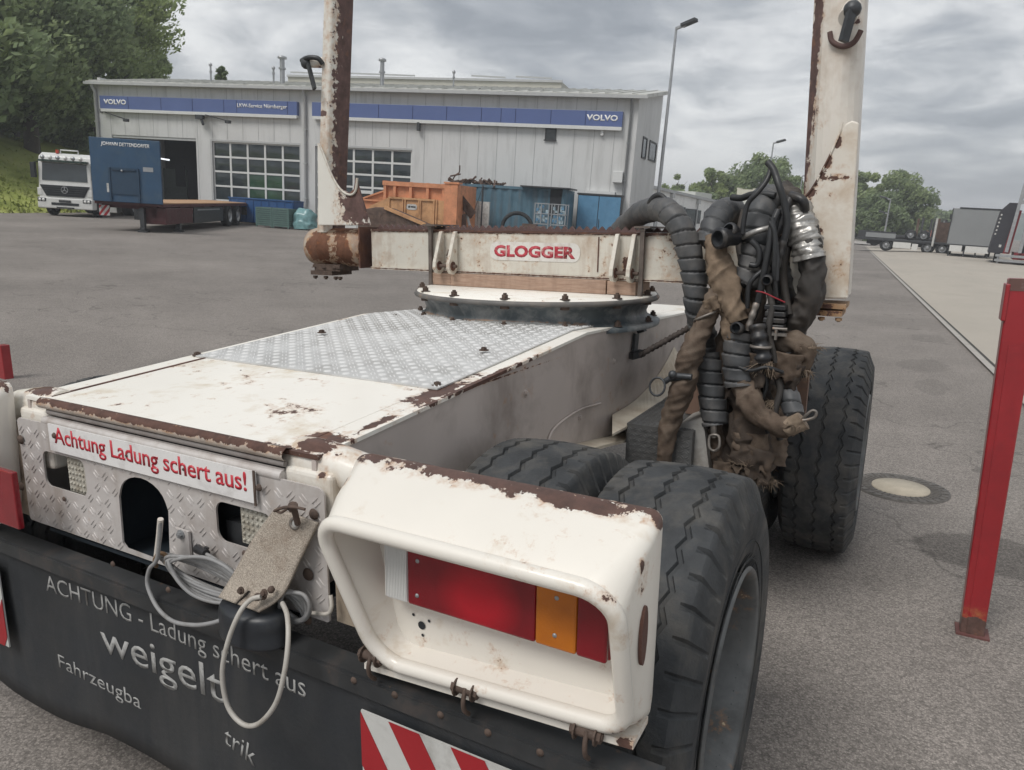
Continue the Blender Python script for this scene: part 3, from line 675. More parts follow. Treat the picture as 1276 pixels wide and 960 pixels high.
lamp2(1106.5, 266, 100, .09, -1, 'shorter of the two lamp posts before the trees right of the stake')

# ------------------------------------------------------------------ trees
def crown_mesh(name, rx, rz, nl, nq, leaf, seed, low=.0, m=(0,)):
    rnd = random.Random(seed); vs = []; fs = []; mi = []
    for l in range(nl):
        while True:
            p = Vector((rnd.uniform(-1, 1), rnd.uniform(-1, 1), rnd.uniform(-1, 1)))
            if .25 < p.length < 1: break
        c = Vector((p.x*rx, p.y*rx, p.z*rz)); c *= (1+.18*noise.noise(c*.35+Vector((seed, 0, 0)))); lr = rx*rnd.uniform(.17, .34)
        mm = rnd.choice(m)
        for q in range(nq):
            d = Vector((rnd.gauss(0, 1), rnd.gauss(0, 1), rnd.gauss(0, .8))).normalized()*lr*(rnd.random()**.4)
            o = c+d; sz = leaf*rnd.uniform(.6, 1.4); n1 = Vector((rnd.gauss(0, 1), rnd.gauss(0, 1), rnd.gauss(0, 1))).normalized(); a = n1.orthogonal().normalized()*sz; b = n1.cross(a).normalized()*sz*.62
            i = len(vs); vs += [o-a, o-b*.8, o+a, o+b*.8]; fs.append((i, i+1, i+2, i+3)); mi.append(mm)
    me = bpy.data.meshes.new(name); me.from_pydata([tuple(v) for v in vs], [], fs); me.polygons.foreach_set('material_index', mi)
    return me
def tree(p, rx, rz, zc, label, mats, nl=42, nq=210, leaf=.28, seed=1, group=None, tr=.3, name='broadleaf_tree', spread=.5):
    o = empty(name, label, 'tree', frameZ(p[0], p[1], p[2]), group); rnd = random.Random(seed)
    me = crown_mesh('crown', rx, rz, nl, nq, leaf, seed, m=tuple(range(len(mats))))
    for q in mats: me.materials.append(q)
    c = bpy.data.objects.new('crown', me); COL.objects.link(c); c.parent = o; c.location = (0, 0, zc)
    s = MB(); s.tube(catmull([(0, 0, -.6), (tr*.4, 0, zc*.35), (0, tr*.3, zc*.7), (0, 0, zc+rz*.5)], 5), lambda t: tr*(1.2-1.0*t), 9)
    for k in range(9):
        a = rnd.random()*6.28; z0 = zc*rnd.uniform(.45, 1.); e_ = Vector((math.cos(a)*rx*spread*rnd.uniform(.8, 1.5), math.sin(a)*rx*spread*rnd.uniform(.8, 1.5), z0+rz*rnd.uniform(.3, .9)))
        s.tube(catmull([(0, 0, z0), (e_.x*.4, e_.y*.4, z0+(e_.z-z0)*.35), e_], 4), lambda t: tr*.42*(1.05-t), 6)
    s.build('trunk', barkM, o); return o
G1 = 'trees on the bank left of the workshop'
def bankz(x, y): return 4.6
def T_(u, vt, vb, D, wpx, label, mats, group, seed, nl=42, nq=210, leaf=.28, tr=.28, zg=None, name='broadleaf_tree'):
    """crown from image row vt to row vb, wpx wide, at distance D"""
    t0 = WD(u, vt, D); b0 = WD(u, vb, D); c = WD(u, (vt+vb)/2, D); rx = wpx/2/FPX*D*.97; rz = (t0.z-b0.z)/2
    zg = GZ(c.x, c.y) if zg is None else zg
    kf = 1.08 if D > 80 else .9
    return tree((c.x, c.y, zg), rx*kf, rz*min(kf, 1.0), c.z-zg, label, mats, nl, nq, leaf, seed, group, tr, name)
T_(112, -70, 112, 66, 180, 'big tree whose crown spreads behind the left end of the workshop roof', [leafA, leafC, leafB], G1, 3, 84, 300, .19, .42, 3.2)
T_(25, -90, 150, 60, 220, 'large dark tree at the left edge of the photo above the grass bank', [leafB, leafA], G1, 4, 110, 300, .19, .45, 3.2)
T_(-90, -60, 170, 54, 200, 'tree just left of the frame on the bank', [leafB, leafA], G1, 5, 60, 220, .28, .4, 3.6)
T_(88, 95, 200, 68, 110, 'bushy understorey tree between the grass bank and the workshop corner', [leafB, leafA], G1, 6, 60, 260, .20, .3, 3.6)
T_(15, 90, 168, 64, 150, 'low dark shrubby tree directly above the green slope', [leafB, leafA], G1, 8, 60, 260, .20, .3, 3.8)
T_(180, 45, 112, 72, 52, 'lighter green tree peeking above the roof left of the first flue', [leafA, leafC], G1, 9, 34, 170, .20, .3, 4.)
T_(275, 84, 104, 60, 13, 'small conifer tip showing above the workshop roof', [leafB], G1, 10, 14, 90, .16, .12, .5, name='conifer')
G2 = 'trees behind the white office building'
T_(843, 217, 262, 95, 30, 'sparse small tree above the white building beside the tall lamp post', [leafA], G2, 11, 16, 102, .2, .2)
T_(858, 236, 275, 92, 60, 'low green hedge tree behind the white building roof', [leafB, leafA], G2, 12, 30, 238, .22, .2)
T_(883, 209, 285, 98, 44, 'rounded tree above the far end of the white building', [leafA, leafC], G2, 13, 40, 255, .22, .25)
T_(912, 208, 290, 100, 40, 'tree between the rounded tree and the widest tree behind the hoses', [leafB, leafA], G2, 14, 40, 255, .22, .25)
T_(948, 197, 292, 100, 76, 'widest tree of the group, directly behind the hose bundle', [leafA, leafB], G2, 15, 60, 272, .23, .3)
T_(985, 215, 292, 104, 50, 'tree at the right end of the group, next to the near white stake', [leafA], G2, 16, 40, 255, .23, .25)
T_(1040, 215, 300, 110, 80, 'tree mostly behind the near white stake', [leafB, leafA], G2, 17, 40, 255, .26, .3)
G3 = 'trees at the end of the yard road'
T_(1074, 211, 292, 118, 40, 'pale green tree hugging the right side of the stake', [leafC, leafA], G3, 18, 44, 289, .23, .3)
T_(1112, 219, 300, 112, 66, 'large round tree behind the two lamp posts', [leafA, leafB], G3, 19, 70, 323, .23, .3)
T_(1096, 240, 306, 104, 40, 'dark tree in front at the road bend', [leafB], G3, 20, 44, 289, .22, .3)
T_(1135, 258, 300, 125, 34, 'small dark tree between the round tree and the red roof', [leafB, leafA], G3, 21, 34, 255, .26, .2)
T_(1160, 264, 292, 190, 44, 'distant low tree clump right of the red roof', [leafB], G3, 22, 34, 238, .4, .2)
T_(1190, 268, 296, 200, 60, 'distant low tree clump beyond the log trailer stakes', [leafB], G3, 23, 40, 238, .4, .2)

# red roofed house far away
p = WD(1142, 292, 150); hs = empty('farmhouse', 'far small house with red tiled hip roof beyond the parked trailers', 'house', frameZ(p.x, p.y, p.z-3.5, R_(10)))
s = MB(); s.box(-3, 3, -2.5, 2.5, 0, 3.5); s.build('wall', panel2M, hs)
s = MB(); s.add([(-3.4, -3, 3.3), (3.4, -3, 3.3), (3.4, 3, 3.3), (-3.4, 3, 3.3), (-.6, 0, 5.3), (.6, 0, 5.3)], [(0, 1, 5, 4), (1, 2, 5), (2, 3, 4, 5), (3, 0, 4), (3, 2, 1, 0)]); s.build('roof', roofRedM, hs)
# ------------------------------------------------------------------ things in the workshop yard
def FBT(x, y, a=0.):            # a place in front of the hall, in the building's frame, set on the ground
    p = FB @ Vector((x, y, 0)); return frameZ(p.x, p.y, GZ(p.x, p.y), ANG+a)
def wheel_simple(parent, c, r=.5, w=.28, ax=(1, 0, 0), name='wheel', rim=None):
    c = Vector(c); ax = Vector(ax)
    s = MB(); s.lathe([(r*.58, -w/2), (r*.9, -w/2), (r*.97, -w*.42), (r, -w*.3), (r, w*.3), (r*.97, w*.42), (r*.9, w/2), (r*.58, w/2)], c, ax, 28); o = s.build(name, rubberM, parent)
    s = MB()
    for sg in (-1, 1):
        s.lathe([(r*.6, sg*w*.5), (r*.55, sg*w*.42), (r*.5, sg*w*.1), (r*.3, sg*w*.12), (r*.28, sg*w*.42), (r*.12, sg*w*.45), (0, sg*w*.45)], c, ax, 20)
    s.build('rim', rim or metalM, o); return o
# white tipper truck
p = WD(118, 262, 41.5); TA = R_(35)
lat = Vector((math.cos(TA), math.sin(TA))); o_ = Vector((p.x, p.y))-lat*1.27
zt_ = GZ(o_.x, o_.y)
tk = empty('parked_truck', 'white truck cab with roof lamps and dark grille standing behind the blue headboard', 'truck', frameZ(o_.x, o_.y, zt_, TA))
s = MB()                        # cab shell: profile in y-z pulled across the width
s.prism([(0, .62), (-.02, 1.25), (.03, 1.55), (.10, 2.35), (.22, 2.78), (.55, 2.95), (1.9, 2.95), (1.95, 2.6), (1.95, .95), (1.3, .95), (1.25, 1.05), (.45, 1.05), (.4, .62)], 'x', -1.2, 1.2)
s.build('cab', truckWhiteM, tk, bevel=.06, seg=3)
s = MB(); s.box(-1.25, 1.25, -.12, .35, .36, .86); s.build('bumper', truckWhiteM, tk, bevel=.05, seg=3)
s = MB(); s.box(-.62, .62, -.135, -.118, .52, .64); s.box(-.4, .4, -.14, -.118, .38, .44); s.build('air_intake', darkM, tk)
s = MB(); s.box(-.27, .27, -.15, -.136, .66, .77); s.build('number_plate', darkmetalM, tk)
s = MB(); s.add([(-1.12, -.045, 1.45), (1.12, -.045, 1.45), (.85, -.05, .93), (-.85, -.05, .93), (-1.12, .02, 1.45), (1.12, .02, 1.45), (.85, .02, .93), (-.85, .02, .93)], [(0, 3, 2, 1), (4, 5, 6, 7), (0, 1, 5, 4), (1, 2, 6, 5), (2, 3, 7, 6), (3, 0, 4, 7)]); gr_ = s.build('grille', darkM, tk)
s = MB()
for k in range(4): z = 1.04+.1*k; s.box(-.84-.06*k, .84+.06*k, -.075, -.05, z, z+.035)
s.build('grille_slat', darkmetalM, gr_)
s = MB(); rr = .15
s.tube([(rr*math.cos(R_(a)), -.09, 1.24+rr*math.sin(R_(a))) for a in range(0, 360, 15)], .013, 6, closed=True)
for a in (90, 210, 330): s.obox((0, -.09, 1.24), (rr*math.cos(R_(a)), -.09, 1.24+rr*math.sin(R_(a))), .03, .02, (0, 1, 0))
s.build('emblem', metalM, gr_)
s = MB(); s.add([(-1.02, .015, 1.66), (1.02, .015, 1.66), (1.0, .115, 2.48), (-1.0, .115, 2.48), (-1.02, .06, 1.66), (1.02, .06, 1.66), (1.0, .16, 2.48), (-1.0, .16, 2.48)], [(0, 3, 2, 1), (4, 5, 6, 7), (0, 1, 5, 4), (1, 2, 6, 5), (2, 3, 7, 6), (3, 0, 4, 7)]); s.build('windscreen', glassM, tk)
s = MB(); s.box(-1.08, 1.08, -.12, .28, 2.52, 2.62); s.build('sun_visor', mat('visor_dark', (.03, .055, .045), .3, var=.1), tk, bevel=.02)
s = MB(); s.box(1.195, 1.215, .5, 1.35, 1.75, 2.45); s.build('side_window', glassM, tk)
s = MB(); s.tube([(-.3, .5, 2.95), (-.3, .5, 3.1), (.5, .5, 3.1), (.5, .5, 2.95)], .03, 8); s.build('roof_bar', frameM, tk)
s = MB(); s.cyl((-.45, .5, 2.94), (-.45, .5, 3.1), .07, n=12); s.build('beacon', mat('beacon_red', (.5, .05, .02), .3), tk)
for k in range(6):
    x = -.85+.34*k; s = MB(); s.lathe([(0, -.02), (.085, 0), (.1, .06), (.06, .14)], (x, -.18, 2.72), (0, 1, 0), 14); s.build('roof_lamp', chevM if k % 2 else metalM, tk)
for sg in (-1, 1):
    s = MB(); s.box(sg*1.02-.22, sg*1.02+.18, -.136, -.05, .66, .84); hl = s.build('headlight', darkmetalM, tk, bevel=.03)
    for q in (-.1, .06):
        s = MB(); s.lathe([(.065, 0), (.05, .02), (0, .025)], (sg*1.02+q, -.138, .75), (0, -1, 0), 12); s.build('lens', chevM, hl)
    s = MB(); s.box(sg*1.36-.1, sg*1.36+.1, -.1, .1, 1.75, 2.45); s.obox((sg*1.15, .1, 2.5), (sg*1.36, 0, 2.45), .03, .03); s.build('mirror', darkM, tk, bevel=.03)
    s = MB(); s.box(sg*1.13-.13, sg*1.13+.09, -.03, .1, .95, 1.3); s.build('corner_deflector', truckWhiteM, tk, bevel=.03)
    wheel_simple(tk, (sg*1.05, .95, .5), .5, .3)
    for y in (5.0, 6.35): wheel_simple(tk, (sg*.98, y, .5), .5, .5)
s = MB(); s.box(-.45, .45, .5, 7.3, .6, .95); s.box(-.6, .6, 1.6, 2.1, .9, 1.6); s.build('chassis', darkmetalM, tk)
s = MB(); s.box(.5, 1.18, 2.3, 3.4, .5, 1.1); s.box(-1.18, -.5, 2.2, 3.2, .5, 1.1); s.build('fuel_tank', metalM, tk, bevel=.08)
s = MB(); s.box(-1.2, 1.2, 2.25, 7.4, 1.15, 1.35); s.box(-1.2, 1.2, 2.25, 2.35, 1.35, 2.3); s.box(-1.2, -1.12, 2.36, 7.4, 1.352, 2.0); s.box(1.12, 1.2, 2.36, 7.4, 1.352, 2.0); s.build('tipper_body', darkmetalM, tk)
s = MB(); s.box(1.05, 1.2, 3.6, 4.2, .45, 1.0); s.build('side_marker_panel', hazW, tk)

# red flat trailer with blue headboard
LA = R_(33); lat = Vector((math.cos(LA), math.sin(LA))); Fx = Vector((-25.12, 18.38)); o_ = Fx-lat*1.25
zf_ = GZ(o_.x, o_.y)
ft = empty('flatbed_trailer', 'dark red flatbed semi-trailer with tall blue headboard and plank deck', 'trailer', frameZ(o_.x, o_.y, zf_, LA))
DZ = 1.12; BL = 12.3
s = MB(); s.box(-1.25, 1.25, -.04, .06, DZ-.04, 3.36)
s.build('headboard', headM, ft, bevel=.015)
s = MB(); s.box(-.55, .4, -.075, -.042, DZ+.25, DZ+1.15); s.box(-.62, -.55, -.1, -.042, DZ, DZ+1.2); s.box(.4, .47, -.1, -.042, DZ, DZ+1.2); s.box(-.5, .35, -.11, -.08, DZ+1.12, DZ+1.2); s.build('document_hatch', mat('hatch_blue', (.016, .045, .085), .55, var=.1), ft)
s = MB(); s.lathe([(.04, 0), (.03, .03), (0, .03)], (-.12, -.11, DZ+1.1), (0, -1, 0), 10); s.build('air_coupling', metalM, ft)
s = MB(); s.box(.62, .98, -.05, -.042, DZ+1.12, DZ+1.28); s.build('data_plate', metalM, ft)
text('lettering', 'JOHANN DETTENDORFER', whiteSignM, ft, (-.83, -.0415, 3.05), (1, 0, 0), (0, 0, 1), 1.72, .17, .02, .004, 1, shear=.2)
s = MB(); s.box(-.72, -.56, -.05, -.042, DZ+.3, DZ+.62); s.build('sticker', hazW, ft)
s = MB(); s.box(-1.25, 1.25, .061, BL, DZ-.14, DZ-.03); s.box(-.1, .1, 3.3, BL, .55, DZ-.142); s.box(.7, .9, .3, BL, .55, DZ-.142)
for k in range(9): s.box(-1.2, 1.2, .5+k*1.4, .6+k*1.4, .85, DZ-.143)
s.build('frame', redFrameM, ft)
s = MB()
for k in range(14): x = -1.2+k*.171; s.box(x, x+.163, .065, BL-.02, DZ-.028, DZ+.012)
s.build('deck_planks', woodM, ft)
s = MB(); s.box(.30, 1.24, .3, 3.2, .32, .95); s.build('storage_box', redFrameM, ft, bevel=.02)
s = MB(); s.box(.95, 1.23, 3.4, 7.3, .3, .95); s.box(-1.23, -.95, 3.4, 7.3, .3, .95); s.build('side_guard', darkmetalM, ft)
s = MB(); s.box(1.232, 1.245, 3.8, 6.8, .82, .88); s.build('guard_strip', metalM, ft)
for sx, lx, ly in ((-.95, .42, .18), (.95, 1.16, 1.75)):
    s = MB(); s.box(lx-.08, lx+.08, ly-.09, ly+.09, .1, .9); s.box(lx-.16, lx+.16, ly-.16, ly+.16, 0, .08); s.obox((lx, ly, .3), (lx-.12, ly, .12), .05, .05); s.build('landing_leg', darkmetalM, ft)
    for y in (8.4, 9.75): wheel_simple(ft, (sx*1.12, y, .52), .52, .36)
def hazard_panel(parent, c, r, u, w, h, n=3, name='hazard_board'):
    """white board with slanting red bands, as real thin bands"""
    c = Vector(c); r = Vector(r).normalized(); u = Vector(u).normalized(); nn_ = r.cross(u)
    def q(a, b_, d): return c+r*a+u*b_+nn_*d
    s = MB(); s.add([q(0, 0, 0), q(w, 0, 0), q(w, h, 0), q(0, h, 0), q(0, 0, .004), q(w, 0, .004), q(w, h, .004), q(0, h, .004)], [(3, 2, 1, 0), (4, 5, 6, 7), (0, 1, 5, 4), (1, 2, 6, 5), (2, 3, 7, 6), (3, 0, 4, 7)])
    o = s.build(name, hazW, parent); s = MB(); return o, q
def bands(o, q, w, h, pitch, bw, sl, m=None, start=0.):
    s = MB(); x = start-abs(sl)*h-pitch
    while x < w+abs(sl)*h:
        # clip the parallelogram to 0..w
        poly = [(x, 0), (x+bw, 0), (x+bw+sl*h, h), (x+sl*h, h)]
        def clip(P, f, g):
            o_ = []
            for i in range(len(P)):
                a, b_ = P[i-1], P[i]
                if f(b_):
                    if not f(a): o_.append(g(a, b_))
                    o_.append(b_)
                elif f(a): o_.append(g(a, b_))
            return o_
        for X, sgn in ((0, 1), (w, -1)):
            if poly: poly = clip(poly, lambda p: (p[0]-X)*sgn >= 0, lambda a, b_: (X, a[1]+(b_[1]-a[1])*(X-a[0])/(b_[0]-a[0])))
        if len(poly) > 2:
            n_ = len(poly); s.add([q(a, b_, .0045) for a, b_ in poly]+[q(a, b_, .0058) for a, b_ in poly], [tuple(range(n_-1, -1, -1)), tuple(range(n_, 2*n_))]+[(i, (i+1) % n_, (i+1) % n_+n_, i+n_) for i in range(n_)])
        x += pitch
    s.build('red_band', m or hazR, o)
for sx in (-1.2, .82):
    o, q = hazard_panel(ft, (sx+.02, .28 if sx < 0 else 3.3, .55), (1, 0, 0), (0, 0, 1), .38, .38); 
    o.location = (0, -.04, 0); bands(o, q, .38, .38, .22, .11, .8)

# green slatted crates and wrapped bundle, low blue container
def thing_at(name, label, cat, x, y, a=0, group=None): return empty(name, label, cat, FBT(x, y, a), group)
bc = thing_at('low_container', 'low royal blue container standing before the middle garage door', 'container', 11.6, -.9)
s = MB(); s.box(-2.0, 1.9, -.5, .5, .12, 1.32); s.build('body', palBlueM, bc, bevel=.02)
s = MB(); 
for k in range(9): x = -1.95+k*.47; s.box(x, x+.05, -.53, -.501, .15, 1.3)
s.box(-2.02, 1.92, -.54, .52, 1.325, 1.38); s.build('rib', palBlueM, bc)
s = MB(); s.box(-1.2, -.9, -.56, -.505, .5, .9); s.build('label_plate', darkmetalM, bc)
crM = greenM
for (x, lab) in ((12.65, 'left stack of grey green slatted crates before the garage'), (13.62, 'right stack of grey green slatted crates beside the wrapped bundle')):
    c = thing_at('crate_stack', lab, 'crates', x, -2.4, 0, 'crate stacks in front of the garage door')
    for k in range(3):
        s = MB(); z = .1+k*.31
        for q in range(3): s.box(-.45, .45, -.4, -.375, z+q*.1, z+q*.1+.07); s.box(-.45, .45, .375, .4, z+q*.1, z+q*.1+.07)
        for q in range(3): s.box(-.475, -.45, -.4, .4, z+q*.1, z+q*.1+.07); s.box(.45, .475, -.4, .4, z+q*.1, z+q*.1+.07)
        for a in (-.46, .4):
            for b_ in (-.41, .35): s.box(a, a+.06, b_, b_+.06, z-.08, z+.26)
        s.box(-.42, .42, -.36, .36, z, z+.02); s.build('crate', crM, c)
    s = MB(); s.box(-.44, .44, -.37, .37, .12, 1.0); s.build('load', mat('crate_load'+str(x)[:2], (.07, .11, .105), .8, var=.2), c)
wb = thing_at('wrapped_bundle', 'bundle wrapped in pale green film beside the slatted crates', 'bundle', 14.6, -2.1)
s = MB(); vs = []
K, Q = 22, 12
for i in range(Q+1):
    t_ = i/Q
    for k in range(K):
        a = 2*math.pi*k/K; r_ = (.62*math.cos(t_*1.35)**.5)*(1+.30*noise.noise((math.cos(a)*2.2, math.sin(a)*2.2, t_*3.5))); vs.append((math.copysign(abs(math.cos(a))**.7, math.cos(a))*r_, math.copysign(abs(math.sin(a))**.7, math.sin(a))*r_*.8, .05+t_*.98+.14*noise.noise((a, t_*3, 2))))
s.add(vs, [(i*K+k, i*K+(k+1) % K, (i+1)*K+(k+1) % K, (i+1)*K+k) for i in range(Q) for k in range(K)]+[tuple(Q*K+k for k in range(K))], 0, True); s.build('film', wrapM, wb)

# orange tipper body on the ground
y_ = -6.; A0 = FP(452, 240, y_); A1 = FP(573, 230, y_)
oc = thing_at('tipper_skip', 'rusting orange tipper skip with ribbed upper side and ochre lower panels', 'skip', A0.x, y_)
Wd = A1.x-A0.x; xq = lambda u, v=240: FP(u, v, y_).x-A0.x; zq = lambda u, v: FP(u, v, y_).z-.0
dp = 2.2; tz = zq(560, 230)
s = MB()
x2 = xq(480); x4 = xq(573); zt0 = zq(481, 226)
s.add([(x2, 0, 0), (x4, 0, 0), (x4, 0, tz), (x2, 0, zt0), (x2, dp, 0), (x4, dp, 0), (x4, dp, tz), (x2, dp, zt0)], [(0, 1, 2, 3), (7, 6, 5, 4), (0, 4, 5, 1), (1, 5, 6, 2), (0, 3, 7, 4)])
s.add([(xq(448), .1, 0), (x2-.01, .1, 0), (x2-.01, .1, zq(477, 238)), (xq(448), .1, zq(448, 248)), (xq(448), dp-.1, 0), (x2-.01, dp-.1, 0), (x2-.01, dp-.1, zq(477, 238)), (xq(448), dp-.1, zq(448, 248))], [(0, 1, 2, 3), (7, 6, 5, 4), (0, 4, 5, 1), (1, 5, 6, 2), (0, 3, 7, 4), (2, 6, 7, 3)])
s.build('body', orangeM, oc)
s = MB()
for u in (481, 493, 513, 534, 554): x = xq(u); s.box(x-.06, x+.06, -.14, -.002, zq(u, 250), zt0+.03)
s.box(x2-.06, xq(556), -.16, .02, zt0-.16, zt0+.02); s.box(xq(448), x2, -.0, .06, zq(448, 248)-.05, zq(448, 248)+.02); s.obox((xq(449), .05, zq(448, 248)), (x2-.08, .05, zq(477, 238)), .12, .07); s.build('rib', orangeM, oc)
s = MB(); zl = zq(520, 248)
s.add([(xq(463), -.2, 0), (xq(556), -.2, 0), (xq(556), -.2, zl), (xq(487), -.2, zl), (xq(463), -.2, zq(463, 257)), (xq(463), -.003, 0), (xq(556), -.003, 0), (xq(556), -.003, zl), (xq(487), -.003, zl), (xq(463), -.003, zq(463, 257))], [(0, 1, 2, 3, 4), (9, 8, 7, 6, 5), (0, 5, 6, 1), (1, 6, 7, 2), (2, 7, 8, 3), (3, 8, 9, 4), (4, 9, 5, 0)])
s.build('lower_panel', ochreM, oc)
s = MB()
for u in (488, 505, 508, 525, 527, 544, 547): x = xq(u); s.box(x-.03, x+.03, -.26, -.202, 0, zl+.02)
s.box(xq(487), xq(545), -.262, -.204, zl-.05, zl+.03); s.build('panel_frame', ochreM, oc)
s = MB(); s.box(xq(557), xq(573), -.3, -.002, 0, tz+.03); s.box(xq(556), xq(575), -.34, .1, tz+.031, tz+.1); s.build('end_post', orangeM, oc)
s = MB(); s.add([(xq(510.5), -.212, zq(510, 259)), (xq(521.5), -.212, zq(521, 259)), (xq(521.5), -.212, zq(521, 262.5)), (xq(510.5), -.212, zq(510, 262.5))][::1], [(0, 1, 2, 3)])
lb = MB(); c_ = ((xq(510.5)+xq(521.5))/2, (zq(516, 254.5)+zq(516, 261.5))/2); pts_ = rrect(c_[0]-.24, c_[0]+.24, c_[1]-.12, c_[1]+.12, .1)
lb.prism(pts_, 'y', -.215, -.2015); lo_ = lb.build('maker_label', hazW, oc)
s = MB(); s.sphere((c_[0]-.12, -.216, c_[1]), .05, 8, sc=(1, .1, 1)); s.box(c_[0]-.05, c_[0]+.18, -.2175, -.2155, c_[1]-.025, c_[1]+.035); s.build('emblem', darkM, lo_)
# brown scrap bucket in front
y2 = -7.4; b0 = FP(450, 266, y2)
sb = thing_at('excavator_bucket', 'rusty brown digger bucket lying in front of the orange skip', 'bucket', b0.x, y2)
xq2 = lambda u, v=270: FP(u, v, y2).x-b0.x; zq2 = lambda u, v: FP(u, v, y2).z
s = MB()
pr = [(xq2(446), zq2(446, 262)), (xq2(468), zq2(468, 258)), (xq2(480), zq2(480, 259.5)), (xq2(505), zq2(505, 270)), (xq2(530), zq2(530, 281)), (xq2(530), .1), (xq2(446), .1)]
s.prism([(a, b_) for a, b_ in pr], 'y', 0, 1.0); s.build('shell', junkM, sb, bevel=.03)
s = MB()
for a, b_ in (((480, 258.5), (505, 269)), ((505, 269), (531, 280))): s.obox((xq2(a[0]), -.06, zq2(*a)), (xq2(b_[0]), -.06, zq2(*b_)), .1, .13)
s.build('lip', ochreM, sb)
for u in (461, 480):
    s = MB(); s.lathe([(.0, -.05), (.2, -.04), (.24, 0)], (xq2(u), -.01, zq2(u, 273)), (0, -1, 0), 14); s.build('pivot_boss', junkM, sb)

# blue ISO container with junk round it
C0 = FP(560, 240, -3.); C1 = FP(713, 232, -3.)
ct = thing_at('shipping_container', 'faded blue shipping container with a torn dark corner, beside the orange skip', 'container', C0.x, -3.)
W2 = C1.x-C0.x-.3; Hc = 2.72
s = MB(); n_ = 46; prof = []
for i in range(n_+1):
    ph = i % 4; prof.append((W2*i/n_, 0.0 if ph in (0, 1) else .05))
vs = [(x, y, .15) for x, y in prof]+[(x, y, Hc-.1) for x, y in prof]
s.add(vs, [(i, i+1, i+1+n_+1, i+n_+1) for i in range(n_)]); s.box(0, W2, .055, 2.3, .16, Hc-.11); s.build('corrugated_side', contM, ct)
s = MB(); s.box(0, W2, -.03, 0.0, Hc-.12, Hc); s.box(0, W2, -.03, -.0, .05, .16); s.box(W2-.12, W2+.01, -.04, .06, .05, Hc+.0); s.box(0, W2, .0, 2.3, Hc-.1, Hc-.02); s.build('frame_rail', contM, ct)
s = MB(); x0 = FP(686, 240, -3.05).x-C0.x; 
s.add([(x0, -.06, 1.55), (W2-.2, -.06, 1.35), (W2-.1, -.06, Hc-.02), (x0, -.06, Hc-.02), (x0, -.03, 1.55), (W2-.2, -.03, 1.35), (W2-.1, -.03, Hc-.02), (x0, -.03, Hc-.02)], [(0, 1, 2, 3), (0, 4, 5, 1), (1, 5, 6, 2), (0, 3, 7, 4)]); s.build('torn_corner', darkM, ct)
s = MB(); a = FP(650, 230, -3.1).x-C0.x; s.box(a, W2+.25, -.35, 1.6, Hc+.0, Hc+.06); s.build('roof_slab', darkmetalM, ct)
rn = random.Random(5)
hp = empty('scrap_heap', 'rusty scrap parts heaped on the roof of the blue container', 'scrap', ct.matrix_world @ Matrix.Translation((.9, .3, Hc)))
s = MB()
for k in range(46):
    x = rn.uniform(-.9, 1.5); z = max(.02, .28-.2*abs(x-.3))*rn.random(); a = Vector((x, rn.uniform(-.2, .5), z)); d = Vector((rn.gauss(0, 1), rn.gauss(0, .6), rn.gauss(0, .45))).normalized()*rn.uniform(.1, .28)
    s.obox(a-d, a+d, rn.uniform(.04, .14), rn.uniform(.04, .12))
s.tube(catmull([(-.95, 0, 0), (-.75, 0, .35), (-.6, .1, .5), (-.55, 0, .8)], 4), .03, 6); s.tube([(-1, 0, .3), (-.5, 0, .42)], .04, 6); s.build('parts', junkM, hp)
def yard(name, label, cat, u, y): 
    p = FP(u, 270, y); return empty(name, label, cat, FBT(p.x, y)), p.x
wl, x0 = yard('white_panel', 'pale panels leaning upright on the container left of the tyre arch', 'panels', 598, -3.8)
s = MB(); xa = FP(582, 250, -3.8).x-x0; xb = FP(610, 250, -3.8).x-x0
s.box(xa, (xa+xb)/2-.01, 0, .12, .02, 1.98); s.box((xa+xb)/2+.01, xb, .02, .14, .02, 1.96); s.build('sheet', hazW, wl)
pb_, x0 = yard('prop_bar', 'pale grey bar leaning beside the orange skip', 'bar', 582, -5.4)
s = MB(); a = FP(578, 253, -5.4); b_ = FP(586, 284, -5.4); s.obox((a.x-x0, 0, a.z), (b_.x-x0, 0, max(.02, b_.z)), .12, .08); s.obox((b_.x-x0, 0, .5), (b_.x-x0+.06, 0, .0), .12, .08); s.build('bar', trimM, pb_)
tb, x0 = yard('torn_sheet', 'bent rusty brown sheet sticking out right of the orange skip', 'scrap sheet', 585, -5.6)
s = MB(); s.add([(FP(574, 245, -5.6).x-x0, 0, 2.25), (FP(594, 262, -5.6).x-x0, -.1, 1.5), (FP(585, 268, -5.6).x-x0, .1, 1.2), (FP(573, 256, -5.6).x-x0, .05, 1.7)], [(0, 1, 2, 3)]); s.add([(FP(574, 265, -5.6).x-x0, .02, 1.3), (FP(581, 262, -5.6).x-x0, .02, 1.45), (FP(583, 285, -5.6).x-x0, .02, .05), (FP(573, 285, -5.6).x-x0, .02, .05)], [(0, 1, 2, 3)])
o = s.build('sheet', junkM, tb); sm_ = o.modifiers.new('thick', 'SOLIDIFY'); sm_.thickness = .03
pl, x0 = yard('steel_post', 'thin dark post standing before the pale panels', 'post', 600, -4.4)
s = MB(); s.cyl((0, 0, 0), (0, 0, 2.65), .035, n=8); s.tube([(0, 0, 2.6), (-.5, .1, 1.2)], .012, 5); s.box(-.15, .15, -.15, .15, 0, .03); s.build('pole', darkmetalM, pl)
ar, x0 = yard('tyre_arch', 'black curved mudguard standing on a scrap trolley before the container', 'mudguard', 645, -4.6)
s = MB(); cs = [Vector((.66*math.cos(R_(a)), 0, .95+.62*math.sin(R_(a)))) for a in range(-25, 200, 12)]
s.tube(cs, .085, 8); s.build('guard', rubberM, ar)
